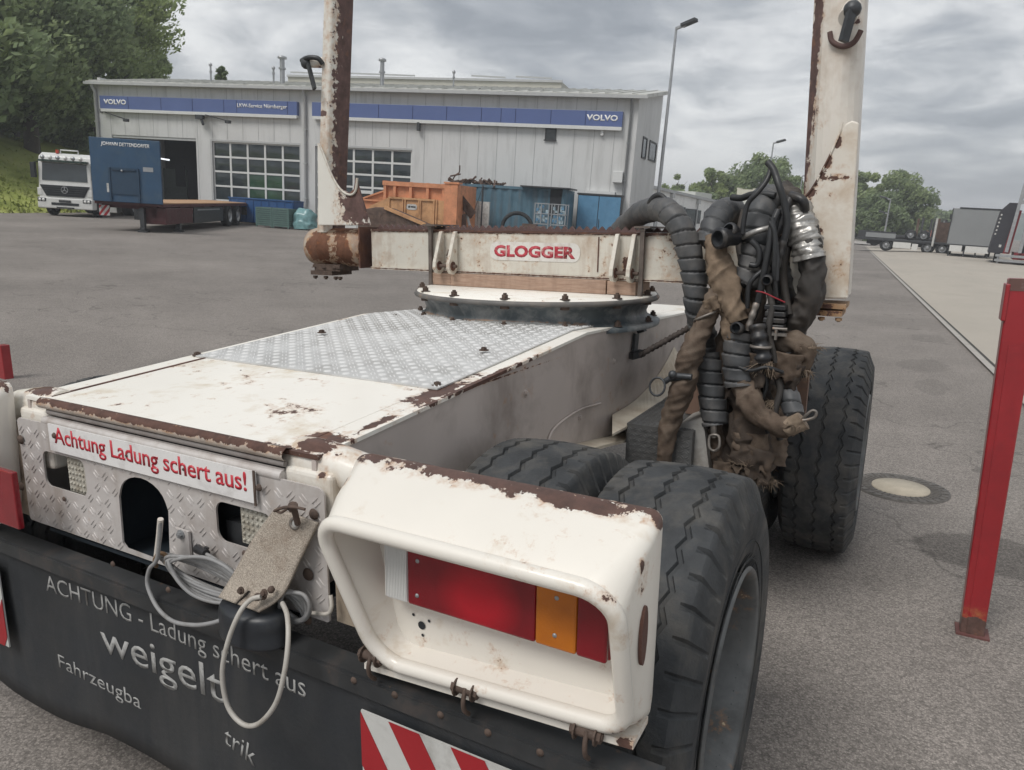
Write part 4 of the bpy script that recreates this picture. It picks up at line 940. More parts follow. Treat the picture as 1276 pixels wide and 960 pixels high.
s = MB(); s.box(-.6, 1.3, -.2, .5, .75, .95); s.box(-.5, -.4, 0, .1, 0, .75); s.box(1.1, 1.2, 0, .1, 0, .75); s.cyl((.2, -.25, .98), (1.3, -.25, 1.02), .07, n=8); s.box(.3, .9, -.3, .1, 1.0, 1.15); s.build('trolley', junkM, ar)
for (u, lab) in ((674.5, 'left pallet box of clutter on legs by the container'), (695.5, 'right pallet box of clutter on legs by the container')):
    c, x0 = yard('parts_cage', lab, 'cage', u, -4.6); s = MB()
    hw = .33
    for a in (-hw, hw-.04):
        for b_ in (0, .56): s.box(a, a+.04, b_, b_+.04, 0, 2.06)
    for z in (1.16, 1.6, 2.02): s.box(-hw, hw, 0, .03, z, z+.035); s.box(-hw, hw, .57, .6, z, z+.035)
    s.box(-.04, .0, -.005, .025, 1.2, 2.0); s.build('frame', metalM, c)
    s = MB()
    for k in range(16): a = rn.uniform(-.28, .18); z = rn.uniform(1.2, 1.8); s.box(a, a+rn.uniform(.05, .16), .05, .5*rn.random()+.08, z, z+rn.uniform(.08, .24))
    s.build('contents', mat('clutter'+str(int(u)), (.30, .38, .42), .5, var=.5, vs=7), c)
    s = MB()
    for k in range(7): a = rn.uniform(-.28, .18); z = rn.uniform(1.25, 1.85); s.box(a, a+.1, .03, .05, z, z+.12)
    s.build('labels', mat('clutter_blue'+str(int(u)), (.10, .22, .34), .5, var=.4, vs=7), c)
cb, x0 = yard('blue_cabinet', 'bright blue two door steel cabinet against the hall wall by the downpipe', 'cabinet', 746, -.7)
xa = FP(719.5, 255, -.7).x-x0; xb = FP(774, 255, -.7).x-x0; xm = FP(746, 255, -.7).x-x0
s = MB(); s.box(xa, xb, 0, .65, .08, 2.58); s.box(xa-.04, xb+.04, -.05, .67, 2.585, 2.66); s.build('body', darkmetalM, cb)
for (a, b_) in ((xa+.03, xm-.015), (xm+.015, xb-.03)):
    s = MB(); s.box(a, b_, -.03, -.002, .12, 2.55); d = s.build('door', cabBlueM, cb, bevel=.008)
s = MB(); s.cyl((xm+.08, -.06, 1.1), (xm+.08, -.06, 1.5), .015, n=6); s.build('handle', darkmetalM, cb)
s = MB(); a = FP(729, 239, -.3); b_ = FP(766, 239, -.3); fl = empty('strip_lamp', 'long pale strip lamp fixed above the blue cabinet', 'lamp', FB @ Matrix.Translation((a.x, 0, a.z)))
s.box(0, b_.x-a.x, -.25, -.01, -.09, .06); s.build('body', frameM, fl)

# ------------------------------------------------------------------ parked vehicles at the right, end of the yard
def at(u, D): 
    p = WD(u, 300, D); return p.x, p.y
gx, gy = at(1209, 60); gz = GZ(gx, gy); GA = R_(-3)
gb = empty('box_trailer', 'plain grey box trailer standing on legs left of the red and black gantry truck', 'trailer', frameZ(gx, gy, gz, GA))
s = MB(); s.box(-1.38, 1.62, 0, 8, .82, 3.28); s.build('box', greyBoxM, gb, bevel=.04)
s = MB(); s.box(-1.0, 1.64, -.04, 8.05, 3.283, 3.36); s.box(-1.40, -1.36, -.03, 0, .8, 3.28); s.box(1.60, 1.64, -.03, 0, .8, 3.28); s.box(-1.4, 1.64, -.04, -.0, .74, .84); s.build('edge_rail', darkmetalM, gb)
s = MB(); s.box(-1.5, -1.38, -.2, .3, 2.5, 2.85); s.build('lamp_box', darkmetalM, gb)
s = MB(); s.box(-1.15, -.4, -.1, .4, .35, .78); s.box(-.2, 1.2, -.1, .4, .35, .78); s.build('side_locker', truckWhiteM, gb)
s = MB(); s.box(-1.3, 1.5, .5, 7.5, .55, .8)
for x in (-1.2, -.3, .4, 1.1): s.box(x, x+.1, 0, .15, 0, .5)
s.build('underframe', darkmetalM, gb)
for y in (5, 6.3): wheel_simple(gb, (-1.2, y, .5)); wheel_simple(gb, (1.3, y, .5))
gx, gy = at(1262, 52); gz = GZ(gx, gy)
gt = empty('gantry_truck', 'red and black transporter with pale steel gantry and ladder loop at the right edge', 'truck', frameZ(gx, gy, gz, R_(-4)))
s = MB(); s.add([(-1.1, 0, .6), (-.35, 0, .6), (-.1, 0, 3.5), (-.55, 0, 3.5), (-.9, 0, 3.05), (-1.1, 5, .6), (-.35, 5, .6), (-.1, 5, 3.5), (-.55, 5, 3.5), (-.9, 5, 3.05)], [(0, 1, 2, 3, 4), (9, 8, 7, 6, 5), (0, 5, 6, 1), (1, 6, 7, 2), (2, 7, 8, 3), (3, 8, 9, 4), (4, 9, 5, 0)]); s.build('front_panel', darkBoxM, gt)
s = MB(); s.add([(-.36, -.02, .6), (-.02, -.02, .6), (.12, -.02, 3.1), (-.14, -.02, 3.1), (-.36, 4, .6), (-.02, 4, .6), (.12, 4, 3.1), (-.14, 4, 3.1)], [(0, 1, 2, 3), (7, 6, 5, 4), (1, 5, 6, 2), (3, 2, 6, 7), (0, 3, 7, 4)]); s.build('red_panel', redM, gt)
s = MB()
for k in range(6): s.box(-.86-.02*k, -.78-.02*k, -.02, -.002, 2.75-.22*k, 2.84-.22*k)
s.box(-.62, -.5, -.02, -.002, .95, 1.1); s.build('marker', hazW, gt)
s = MB(); s.obox((-.2, -.3, .7), (.0, -.3, 5.0), .17, .17, (0, 1, 0)); s.obox((.45, -.3, .7), (.55, -.3, 3.5), .17, .17, (0, 1, 0)); s.obox((-.05, -.3, 3.55), (2.6, -.3, 3.55), .2, .2); s.obox((1.7, -.3, .7), (1.75, -.3, 5), .17, .17, (0, 1, 0))
s.tube(catmull([(-.02, -.3, 3.5), (.1, -.3, 5.3), (.35, -.3, 5.9), (.8, -.3, 6.), (1.2, -.3, 5.6)], 5), .06, 8); s.tube(catmull([(.35, -.25, 3.5), (.42, -.25, 4.7), (.6, -.25, 5.0), (1.0, -.25, 5.0)], 5), .05, 8)
for z in (4.1, 4.7): s.tube([(.05, -.3, z), (1.2, -.3, z)], .035, 6)
s.build('gantry', metalM, gt)
s = MB(); s.box(-.7, 3.5, -.6, -.3, .42, .56); s.box(-.7, 3.5, -.6, -.3, .15, .28); s.box(-.6, -.5, -.5, -.35, 0, .4); s.box(.8, .95, -.5, -.35, 0, .4); s.build('side_rail', metalM, gt)
s = MB(); s.box(.56, 3, 0, 4, .7, 3.3); s.build('load', darkBoxM, gt)
s = MB()
for k in range(3): s.box(.9, 1.3, -.02, -.002, 2.2+k*.25, 2.3+k*.25)
s.build('vent_slot', hazW, gt)
s = MB(); s.box(.2, 3, -.1, 3.9, .3, .69); s.build('chassis', redM, gt)
for x in (-.6, 1.9): wheel_simple(gt, (x, 1.2, .5))
# low timber flatbed beyond
gx, gy = at(1130, 66); gz = GZ(gx, gy)
lf = empty('timber_flatbed', 'dark low flatbed with white stakes and a small loaded axle, left of the grey box', 'trailer', frameZ(gx, gy, gz, R_(-3)))
sc_ = 66/900.*1.0
X_ = lambda u: (u-1130)*sc_*1.14
s = MB(); s.box(X_(1086), X_(1180), 0, 2.4, .78, .93); s.box(X_(1095), X_(1178), .7, .9, .45, .77); s.box(X_(1095), X_(1178), 1.5, 1.7, .45, .77); s.box(X_(1087), X_(1120), 0, .06, .94, 1.5); s.build('frame', darkmetalM, lf)
s = MB(); s.box(X_(1094), X_(1120), -.03, -.002, 1.0, 1.36); s.build('side_board', greyBoxM, lf)
for (u, r) in ((1113, .46), (1148, .46), (1160, .46)): wheel_simple(lf, (X_(u), .25, r), r, .3, (0, 1, 0)); wheel_simple(lf, (X_(u), 2.1, r), r, .3, (0, 1, 0))
for u in (1132, 1143): wheel_simple(lf, (X_(u), .4, 1.36), .42, .3, (0, 1, 0))
s = MB(); s.box(X_(1119), X_(1134), -.02, .3, .3, .75); s.box(X_(1135), X_(1140), -.02, .3, .2, .7); s.build('tool_locker', truckWhiteM, lf)
for u in (1151.5, 1168): s = MB(); s.box(X_(u)-.07, X_(u)+.07, -.02, .12, .6, 2.75); s.build('stake', hazW, lf)
for u in (1157, 1163, 1174, 1178): s = MB(); s.box(X_(u)-.05, X_(u)+.05, 1.2, 1.32, .9, 2.6); s.build('stake', metalM, lf)
s = MB(); s.box(X_(1152)+.1, X_(1180), .9, 1.1, .94, 2.45); s.build('bulkhead', junkM, lf)
gx, gy = at(1150, 78); gz = GZ(gx, gy)
st2 = empty('stake_trailer', 'dark empty stake trailer behind the timber flatbed, a comb of upright stakes', 'trailer', frameZ(gx, gy, gz, R_(-3)))
XS = lambda u: (u-1150)*78/900.*1.16
s = MB(); s.box(XS(1104), XS(1192), 0, 2.4, .95, 1.15); s.box(XS(1106), XS(1190), .4, .6, .6, .95); s.build('frame', darkmetalM, st2)
for k, u in enumerate((1143.5, 1147, 1154, 1160, 1165.5, 1171, 1176)):
    s = MB(); s.box(XS(u)-.10, XS(u)+.10, .1, .3, 1.151, 2.75+.1*(k % 2)); s.build('stake', darkmetalM if k % 3 else junkM, st2)
s = MB(); s.box(XS(1155), XS(1180), 1.6, 1.75, 1.152, 2.6); s.build('headboard', darkmetalM, st2)
for u in (1110, 1120, 1180): wheel_simple(st2, (XS(u), .2, .5), .5, .3, (0, 1, 0))
# pale small truck seen between the hoses
px, py = at(921, 80)
pv = empty('box_van', 'pale van with a cream roof sign and red stripe glimpsed between the hoses', 'van', frameZ(px, py, GZ(px, py), 0))
t0 = WD(921, 234, 80).z-GZ(px, py); t1 = WD(921, 248, 80).z-GZ(px, py)
s = MB(); s.box(-1.2, 1.1, 0, 3, .4, t1); s.build('body', truckWhiteM, pv, bevel=.08)
s = MB(); s.box(-.95, .85, .3, 2, t1+.002, t0-.12); s.box(-1.0, -.7, .3, 2, t0-.119, t0); s.box(.6, .9, .3, 2, t0-.119, t0); s.build('roof_box', pebM, pv)
s = MB(); zz_ = WD(921, 262, 80).z-GZ(px, py); s.box(-1.19, 1.09, -.02, -.002, zz_-.25, zz_+.1); s.build('stripe', redM, pv)
for x in (-.9, .8): wheel_simple(pv, (x, .6, .4), .4, .25)

# the air of the place: an even thin haze over the whole yard
hz, t_, b_ = newmat('haze_air'); t_.nodes.remove(b_); pv_ = t_.nodes.new('ShaderNodeVolumePrincipled'); pv_.inputs['Density'].default_value = .0013; pv_.inputs['Color'].default_value = (.92, .95, 1, 1); t_.links.new(pv_.outputs[0], t_.nodes['Material Output'].inputs['Volume'])
s = MB(); s.box(-1700, 1700, -600, 2700, -3.5, 48); hzo = s.build('haze', hz); tag(hzo, kind='stuff')
# ================================================================== the timber trailer (trailer frame)
BASE = (-1.57, 1.05, 0)
def B_(pts): return [((Vector(c)-Vector(BASE))[:], s) for c, s in pts]
def MT(): return MB(BASE)
tr = empty('timber_trailer', 'rusty white painted timber trailer with turntable, upright stakes and tail lamps, filling the foreground', 'trailer', TF(BASE))
CR = (.73, .695, .63)           # cream white paint
zt = lambda y: 1.150+.0655*(y-1.05) if y < 2.5 else 1.245-.035*(y-2.5)
deckWhite = mat('deck_white', (.82, .79, .725), .45, var=.03, vs=3, dirt=((.58, .48, .34), .25, 7), speck=.40, spscale=26, coat=.15,
    rust=B_([((-1.12, 1.06, 1.15), (.10, .03, .05)), ((-1.09, 1.16, 1.15), (.05, .05, .05)), ((-1.06, 1.30, 1.17), (.012, .07, .03)), ((-1.085, 1.60, 1.19), (.035, .16, .03)), ((-1.04, 1.75, 1.2), (.010, .35, .03))]), blobamp=1.0, blobscale=22)
beamM = mat('beam_paint', (.50, .44, .405), .5, var=.06, vs=4, dirt=((.24, .20, .175), .5, 3), speck=.15, spscale=11, coat=.2,
    rust=B_([((-1.05, 1.5, 1.19), (.05, .5, .003))]), blobamp=.9, blobscale=30)
flangeM = mat('flange_paint', (.60, .54, .44), .6, var=.1, vs=6, dirt=((.33, .25, .17), .75, 4), speck=.2, spscale=9)
rustM = mat('rust_brown', (.105, .052, .040), .85, var=.35, vs=14, bump=.35, bs=80, dirt=((.17, .075, .04), .4, 9))
rustP = mat('rust_plum', (.115, .070, .064), .75, var=.15, vs=5, bump=.2, bs=70)
boltM = mat('bolt_rust', (.085, .058, .045), .8, var=.35, vs=40, bump=.3)
treadM = mat('tread_aluminium', (.57, .57, .56), .42, metal=.15, var=.10, vs=4, dirt=((.30, .29, .27), .5, 6), bump=.15, bs=150)
panelT = mat('tread_panel_paint', (.56, .53, .51), .45, metal=.2, var=.07, vs=5, dirt=((.36, .31, .28), .5, 6), grime=((.25, .19, .14), .5, 14), speck=.08, spscale=22)

# --- side beams
def beam(x0, x1, sg):
    s = MT(); ys_ = [1.07, 1.3, 1.6, 2.0, 2.5, 3.0, 3.6, 4.2, 4.9]
    zb = lambda y: .86 if y < 2.1 else (.86-.14*sm(2.1, 3.3, y))
    top = [(y, zt(y)-.004) for y in ys_]; bot = [(y, zb(y)) for y in reversed(ys_)]
    s.prism(top+bot, 'x', x0, x1); o = s.build('side_beam', beamM, tr)
    s = MT(); xi, xo = (x0-.10, x1+.006) if sg > 0 else (x0-.006, x1+.10)
    L1 = []
    for y in ys_: L1.append([Vector((xi, y, zt(y)-.003)), Vector((xo, y, zt(y)-.003)), Vector((xo, y, zt(y)+.007)), Vector((xi, y, zt(y)+.007))])
    L1 = [L1[0]]+L1+[L1[-1]]; s.loft(L1, smooth=False); s.add(L1[0], [(0, 1, 2, 3)]); s.build('top_flange', deckWhite, o)
    s = MT(); xi, xo = (x0-.02, x1+.085) if sg > 0 else (x0-.085, x1+.02)
    L1 = [[Vector((xi, y, zb(y)-.012)), Vector((xo, y, zb(y)-.012)), Vector((xo, y, zb(y))), Vector((xi, y, zb(y)))] for y in [1.3, 1.6, 2.0, 2.2, 2.4, 2.6, 2.8, 3.0, 3.2, 3.4, 3.8, 4.9]]
    s.loft(L1, smooth=False); s.add(L1[0], [(0, 1, 2, 3)]); s.build('bottom_flange', flangeM, o)
    return o
rb = beam(-1.052, -1.04, 1); beam(-2.10, -2.088, -1)
s = MT(); a = PX(682, 558, -1.034); b_ = PX(690, 535, -1.034); c_ = PX(720, 512, -1.034); d = PX(748, 503, -1.034)
s.tube(catmull([a, b_, c_, d], 6), .0045, 8); s.build('weld_ridge', beamM, rb)
s = MT()
for q in ((655, 490), (830, 490), (765, 450), (722, 520)): s.hexbolt(PX(*q, -1.04), (1, 0, 0), .009, .005)
s.build('bolt', beamM, rb)
I_ = [(763, 517), (790, 500), (812, 478), (828, 455), (840, 432)]; O_ = [(763, 541), (790, 526), (812, 509), (836, 490), (860, 466)]
IA = catmull([PX(u, v, -1.036) for u, v in I_], 5); OA = catmull([PX(u, v, -.945) for u, v in O_], 5)
s = MT(); s.loft([[a, b_, b_+Vector((0, .0, -.01)), a+Vector((0, 0, -.01))] for a, b_ in zip(IA, OA)], smooth=False); s.build('flared_gusset', flangeM, rb)
# dark box section between the beams, so the frame is not hollow
s = MT(); s.box(-2.07, -1.07, 1.34, 1.36, .78, 1.14); s.box(-2.07, -1.07, 1.4, 4.6, 1.02, 1.05); s.box(-1.9, -1.8, 1.08, 4.6, .8, .95); s.box(-1.34, -1.24, 1.08, 4.6, .8, .95); s.build('inner_frame', darkmetalM, tr)
s = MT(); s.cyl((-2.75, 1.64, .525), (-.40, 1.64, .525), .07); s.cyl((-2.75, 4.0, .525), (-.30, 4.0, .525), .07); s.box(-1.95, -1.2, 1.5, 1.8, .55, .85); s.box(-1.95, -1.2, 3.85, 4.15, .55, .75); s.build('axle', darkmetalM, tr)

# --- deck
s = MT(); ysd = [1.075, 1.2, 1.4, 1.62, 2.0, 2.5, 3.0, 3.6, 4.4]
s.loft([[Vector((-2.02, y, zt(y)+.001)), Vector((-1.118, y, zt(y)+.001)), Vector((-1.118, y, zt(y)+.008)), Vector((-2.02, y, zt(y)+.008))] for y in ysd], smooth=False)
s.build('deck_cover', deckWhite, tr)
s = MT(); s.loft([[Vector((-2.026, y, zt(y)+.0075)), Vector((-2.016, y, zt(y)+.0075)), Vector((-2.016, y, zt(y)+.0105)), Vector((-2.026, y, zt(y)+.0105))] for y in (1.09, 1.3, 1.6)], smooth=False); s.build('deck_seam', rustM, tr)
# rolled rear edge: brown lip, dark gap and ridge
lipM = mat('lip_paint', (.50, .44, .38), .5, var=.08, vs=8, dirt=((.2, .15, .12), .6, 12), rust=B_([((-1.56, 1.062, 1.159), (.6, .03, .0095))]), blobamp=.8, blobscale=34)
s = MT()
s.loft([[Vector((x, y, z)) for y, z in ((1.08, 1.16), (1.062, 1.165), (1.052, 1.158), (1.048, 1.148), (1.055, 1.138), (1.07, 1.136))] for x in (-2.02, -1.7, -1.4, -1.115)]); 
s.build('rear_lip', lipM, tr)
s = MT(); s.tube([(-1.99, 1.063, 1.128), (-1.6, 1.063, 1.128), (-1.12, 1.063, 1.128)], .007, 8); s.tube([(-1.99, 1.06, 1.115), (-1.12, 1.06, 1.115)], .004, 8); s.build('lip_ridge', mat('ridge_grey', (.22, .20, .19), .55, var=.15, dirt=((.1, .07, .06), .5, 12)), tr)
s = MT(); s.tube([(-2.0, 1.058, 1.104), (-1.7, 1.056, 1.104), (-1.12, 1.056, 1.104)], .013, 10); s.build('panel_roll', panelT, tr)
# corner tubes between deck and lamp housings
cornM = mat('corner_paint', CR, .45, var=.05, vs=4, coat=.3, dirt=((.42, .30, .18), .5, 9), rust=B_([((-1.055, 1.09, 1.178), (.062, .05, .022)), ((-2.10, 1.09, 1.178), (.055, .05, .022)), ((-1.02, 1.05, 1.12), (.016, .02, .02)), ((-2.07, 1.05, 1.13), (.014, .02, .02))]), blobamp=.9, blobscale=26)
for (xa, xb) in ((-1.125, -.90), (-2.02, -2.24)):
    s = MT(); s.tube(catmull([(xa, 1.12, 1.125), (xa*.7+xb*.3, 1.12, 1.127), (xb, 1.13, 1.10)], 6), .048, 18, caps=True); s.tube([(xa, 1.10, 1.06), (xb, 1.12, 1.03)], .035, 12)
    s.build('corner_tube', cornM, tr)
cornD = mat('bracket_grime', (.36, .30, .23), .8, var=.3, vs=12, dirt=((.10, .07, .05), .8, 8), speck=.3, bump=.4, bs=40)
s = MT(); s.box(-.99, -.90, 1.06, 1.16, .80, 1.06); s.box(-2.24, -2.13, 1.06, 1.16, .80, 1.06); s.build('lamp_bracket', cornD, tr)

for (x0_, x1_) in ((-1.128, -.992), (-2.135, -2.0)):
    s = MT(); s.box(x0_, x1_, 1.062, 1.12, .96, 1.125); s.build('corner_post', cornM, tr, bevel=.012, seg=3)
# --- tread plate decks: real raised bars in alternating pairs
def bars(s, fn, inside, x0, x1, y0, y1, pitch, ln, wd, hg, m=0, two=2, gap=.4):
    """fn(a, b, h) -> point, bars in pairs, direction alternating like woven tread plate"""
    i = 0; a = x0
    while a < x1:
        j = 0; b = y0
        while b < y1:
            if inside(a, b):
                dr = R_(45) if (i+j) % 2 else R_(-45); dx, dy = math.cos(dr), math.sin(dr)
                for k in range(two):
                    o = (k-(two-1)/2)*pitch*gap; cx_, cy_ = a-dy*o, b+dx*o; h2 = ln/2
                    pts = []
                    for (t, ww) in ((-h2, 0), (-h2*.45, wd/2), (h2*.45, wd/2), (h2, 0), (h2*.45, -wd/2), (-h2*.45, -wd/2)): pts.append((cx_+dx*t-dy*ww, cy_+dy*t+dx*ww))
                    t1 = (cx_-dx*h2*.55, cy_-dy*h2*.55); t2 = (cx_+dx*h2*.55, cy_+dy*h2*.55)
                    s.add([fn(p[0], p[1], 0) for p in pts]+[fn(*t1, hg), fn(*t2, hg)], [(0, 6, 1), (1, 6, 7, 2), (2, 7, 3), (3, 7, 4), (4, 7, 6, 5), (5, 6, 0)], m, True)
            b += pitch; j += 1
        a += pitch; i += 1
def fd(a, b, h): return Vector((a, b, zt(b)+.0125+h))
s = MT(); ysd = [1.592, 1.8, 2.0, 2.25, 2.5, 2.7, 2.95, 3.3]
s.loft([[Vector((-2.066, y, zt(y)+.0085)), Vector((-1.092, y, zt(y)+.0085)), Vector((-1.092, y, zt(y)+.0125)), Vector((-2.066, y, zt(y)+.0125))] for y in ysd], smooth=False); s.add([(-2.066, 1.592, zt(1.592)+.0085), (-1.092, 1.592, zt(1.592)+.0085), (-1.092, 1.592, zt(1.592)+.0125), (-2.066, 1.592, zt(1.592)+.0125)], [(0, 1, 2, 3)])
bars(s, fd, lambda a, b: True, -2.045, -1.105, 1.615, 2.95, .036, .027, .0048, .0028, m=1, two=2, gap=.30)
tp = s.build('tread_plate', [treadM, mat('tread_worn', (.70, .70, .69), .33, metal=.15, var=.05, vs=9)], tr, fix=False)
s = MT()
for (u, v) in ((246, 443), (545, 481), (401, 415), (603, 437), (493, 395), (678, 406)):
    p = PZ(u, v, 1.21); p = PZ(u, v, zt(p.y)+.0125); s.hexbolt(p, (0, 0, 1), .011, .007)
for (u, v) in ((436, 468), (300, 462)):
    p = PZ(u, v, 1.21); p = PZ(u, v, zt(p.y)+.0125); s.lathe([(.003, 0), (.002, .002), (0, .002)], p, n=8)
s.build('bolt', boltM, tp)
s = MT(); p = PZ(246, 443, 1.21); s.box(p.x-.02, p.x+.03, p.y-.02, p.y+.012, p.z-.03+.0, p.z-.024); s.build('corner_clip', rustM, tp)

# --- rear panel with openings
def hole(x0, x1, z0, z1, r): return rrect(x0, x1, z0, z1, r)
out_ = rrect(-2.118, -.998, .800, 1.100, (.02, .015, .01, .008))
h1_ = hole(-2.013, -1.825, .922, 1.022, .022); h3_ = hole(-1.330, -1.150, .915, 1.012, .026)
h2_ = [(-1.500, .815), (-1.500, .95)]+[(-1.590+.09*math.cos(R_(a)), .955+.062*math.sin(R_(a))) for a in range(15, 180, 15)]+[(-1.690, .95), (-1.690, .815)]
h2_ = [(-1.512, .808), (-1.500, .95)]+[(-1.595+.09*math.cos(R_(a)), .955+.062*math.sin(R_(a))) for a in range(15, 180, 15)]+[(-1.690, .95), (-1.695, .825), (-1.68, .812)]
pf = lambda a, b, d: Vector((a, 1.046+d, b))-Vector(BASE)
rp = plate('rear_panel', out_, [h1_, h2_, h3_], panelT, tr, pf, .005)
def inp(P, x, z):
    c = False; n_ = len(P)
    for i in range(n_):
        (x1, y1), (x2, y2) = P[i-1], P[i]
        if (y1 > z) != (y2 > z) and x < (x2-x1)*(z-y1)/(y2-y1)+x1: c = not c
    return c
def okb(a, b):
    for dx, dz in ((0, 0), (.014, 0), (-.014, 0), (0, .014), (0, -.014)):
        if not inp(out_, a+dx, b+dz): return False
        for h in (h1_, h2_, h3_):
            if inp(h, a+dx, b+dz): return False
    return not (-1.97 < a < -1.17 and 1.02 < b < 1.12 and False)
s = MT(); bars(s, lambda a, b, h: Vector((a, 1.0458-h, b)), okb, -2.10, -.99, .815, 1.10, .036, .029, .0036, .0024, two=2, gap=.30)
s.build('tread_bars', panelT, rp, fix=False)
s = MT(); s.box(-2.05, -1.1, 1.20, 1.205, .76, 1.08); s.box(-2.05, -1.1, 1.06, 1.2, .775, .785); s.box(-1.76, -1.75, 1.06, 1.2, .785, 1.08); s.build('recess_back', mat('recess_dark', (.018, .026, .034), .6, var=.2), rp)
s = MT(); s.box(-1.56, -1.50, 1.13, 1.16, .80, .97); s.build('red_strip', mat('dull_red', (.20, .03, .018), .6, var=.2), rp)
s = MT(); s.obox((-1.60, 1.15, .965), (-1.50, 1.15, .968), .012, .012); s.build('inner_bar', beamM, rp)
ledM = mat('lamp_bumpy', (.46, .44, .38), .35, var=.25, vs=60, bump=1., bs=160, dirt=((.2, .16, .11), .6, 30))
for (x0, x1) in ((-1.925, -1.845), (-1.265, -1.14)):
    s = MT(); s.box(x0, x1, 1.060, 1.10, .918, 1.026)
    for i in range(int((x1-x0)/.014)):
        for j in range(7): s.sphere((x0+.008+i*.0145, 1.060, .927+j*.0148), .0046, 8)
    s.build('reversing_lamp', ledM, rp)
# sign
wsM = mat('sign_plate', (.74, .73, .72), .35, var=.03, dirt=((.45, .43, .42), .35, 10), coat=.3)
rsM = mat('sign_red', (.50, .028, .045), .45, var=.06)
s = MT(); s.box(-1.953, -1.186, 1.0365, 1.0408, 1.034, 1.107); sg_ = s.build('sign_plate', wsM, rp)
text('lettering', 'Achtung Ladung schert aus!', rsM, sg_, Vector((-1.928, 1.0363, 1.0435))-Vector(BASE), (1, 0, 0), (0, 0, 1), .716, .059, .013, .0006, .98)
s = MT()
for (u, v) in ((68, 543), (323, 608)): s.lathe([(.0085, 0), (.0065, .004), (0, .005)], PY(u, v, 1.0365), (0, -1, 0), 12)
for q in ((158, 568), (229, 585)): s.lathe([(.004, 0), (.003, .003), (0, .003)], PY(*q, 1.0365), (0, -1, 0), 8)
s.build('rivet', boltM, sg_)
s = MT(); s.box(-1.190, -1.184, 1.034, 1.0363, 1.03, 1.11); s.build('edge_strip', boltM, sg_)
s = MT()
for (u, v, r) in ((26, 548, .0135), (27, 606, .0135), (80, 622, .007), (305, 690, .008), (391, 641, .0125), (384, 716, .0145), (383, 772, .013)):
    s.lathe([(r, 0), (r*.8, r*.3), (r*.4, r*.5), (0, r*.55)], PY(u, v, 1.0425), (0, -1, 0), 14)
s.build('rivet', boltM, rp)
a = PY(228, 668, 1.042); s = MT(); s.box(a.x-.020, a.x+.028, 1.036, 1.0425, .845, .918); br_ = s.build('small_bracket', panelT, rp)
s = MT(); s.hexbolt(PY(226, 666, 1.036), (0, -1, 0), .008, .006); s.build('bolt', metalM, br_)

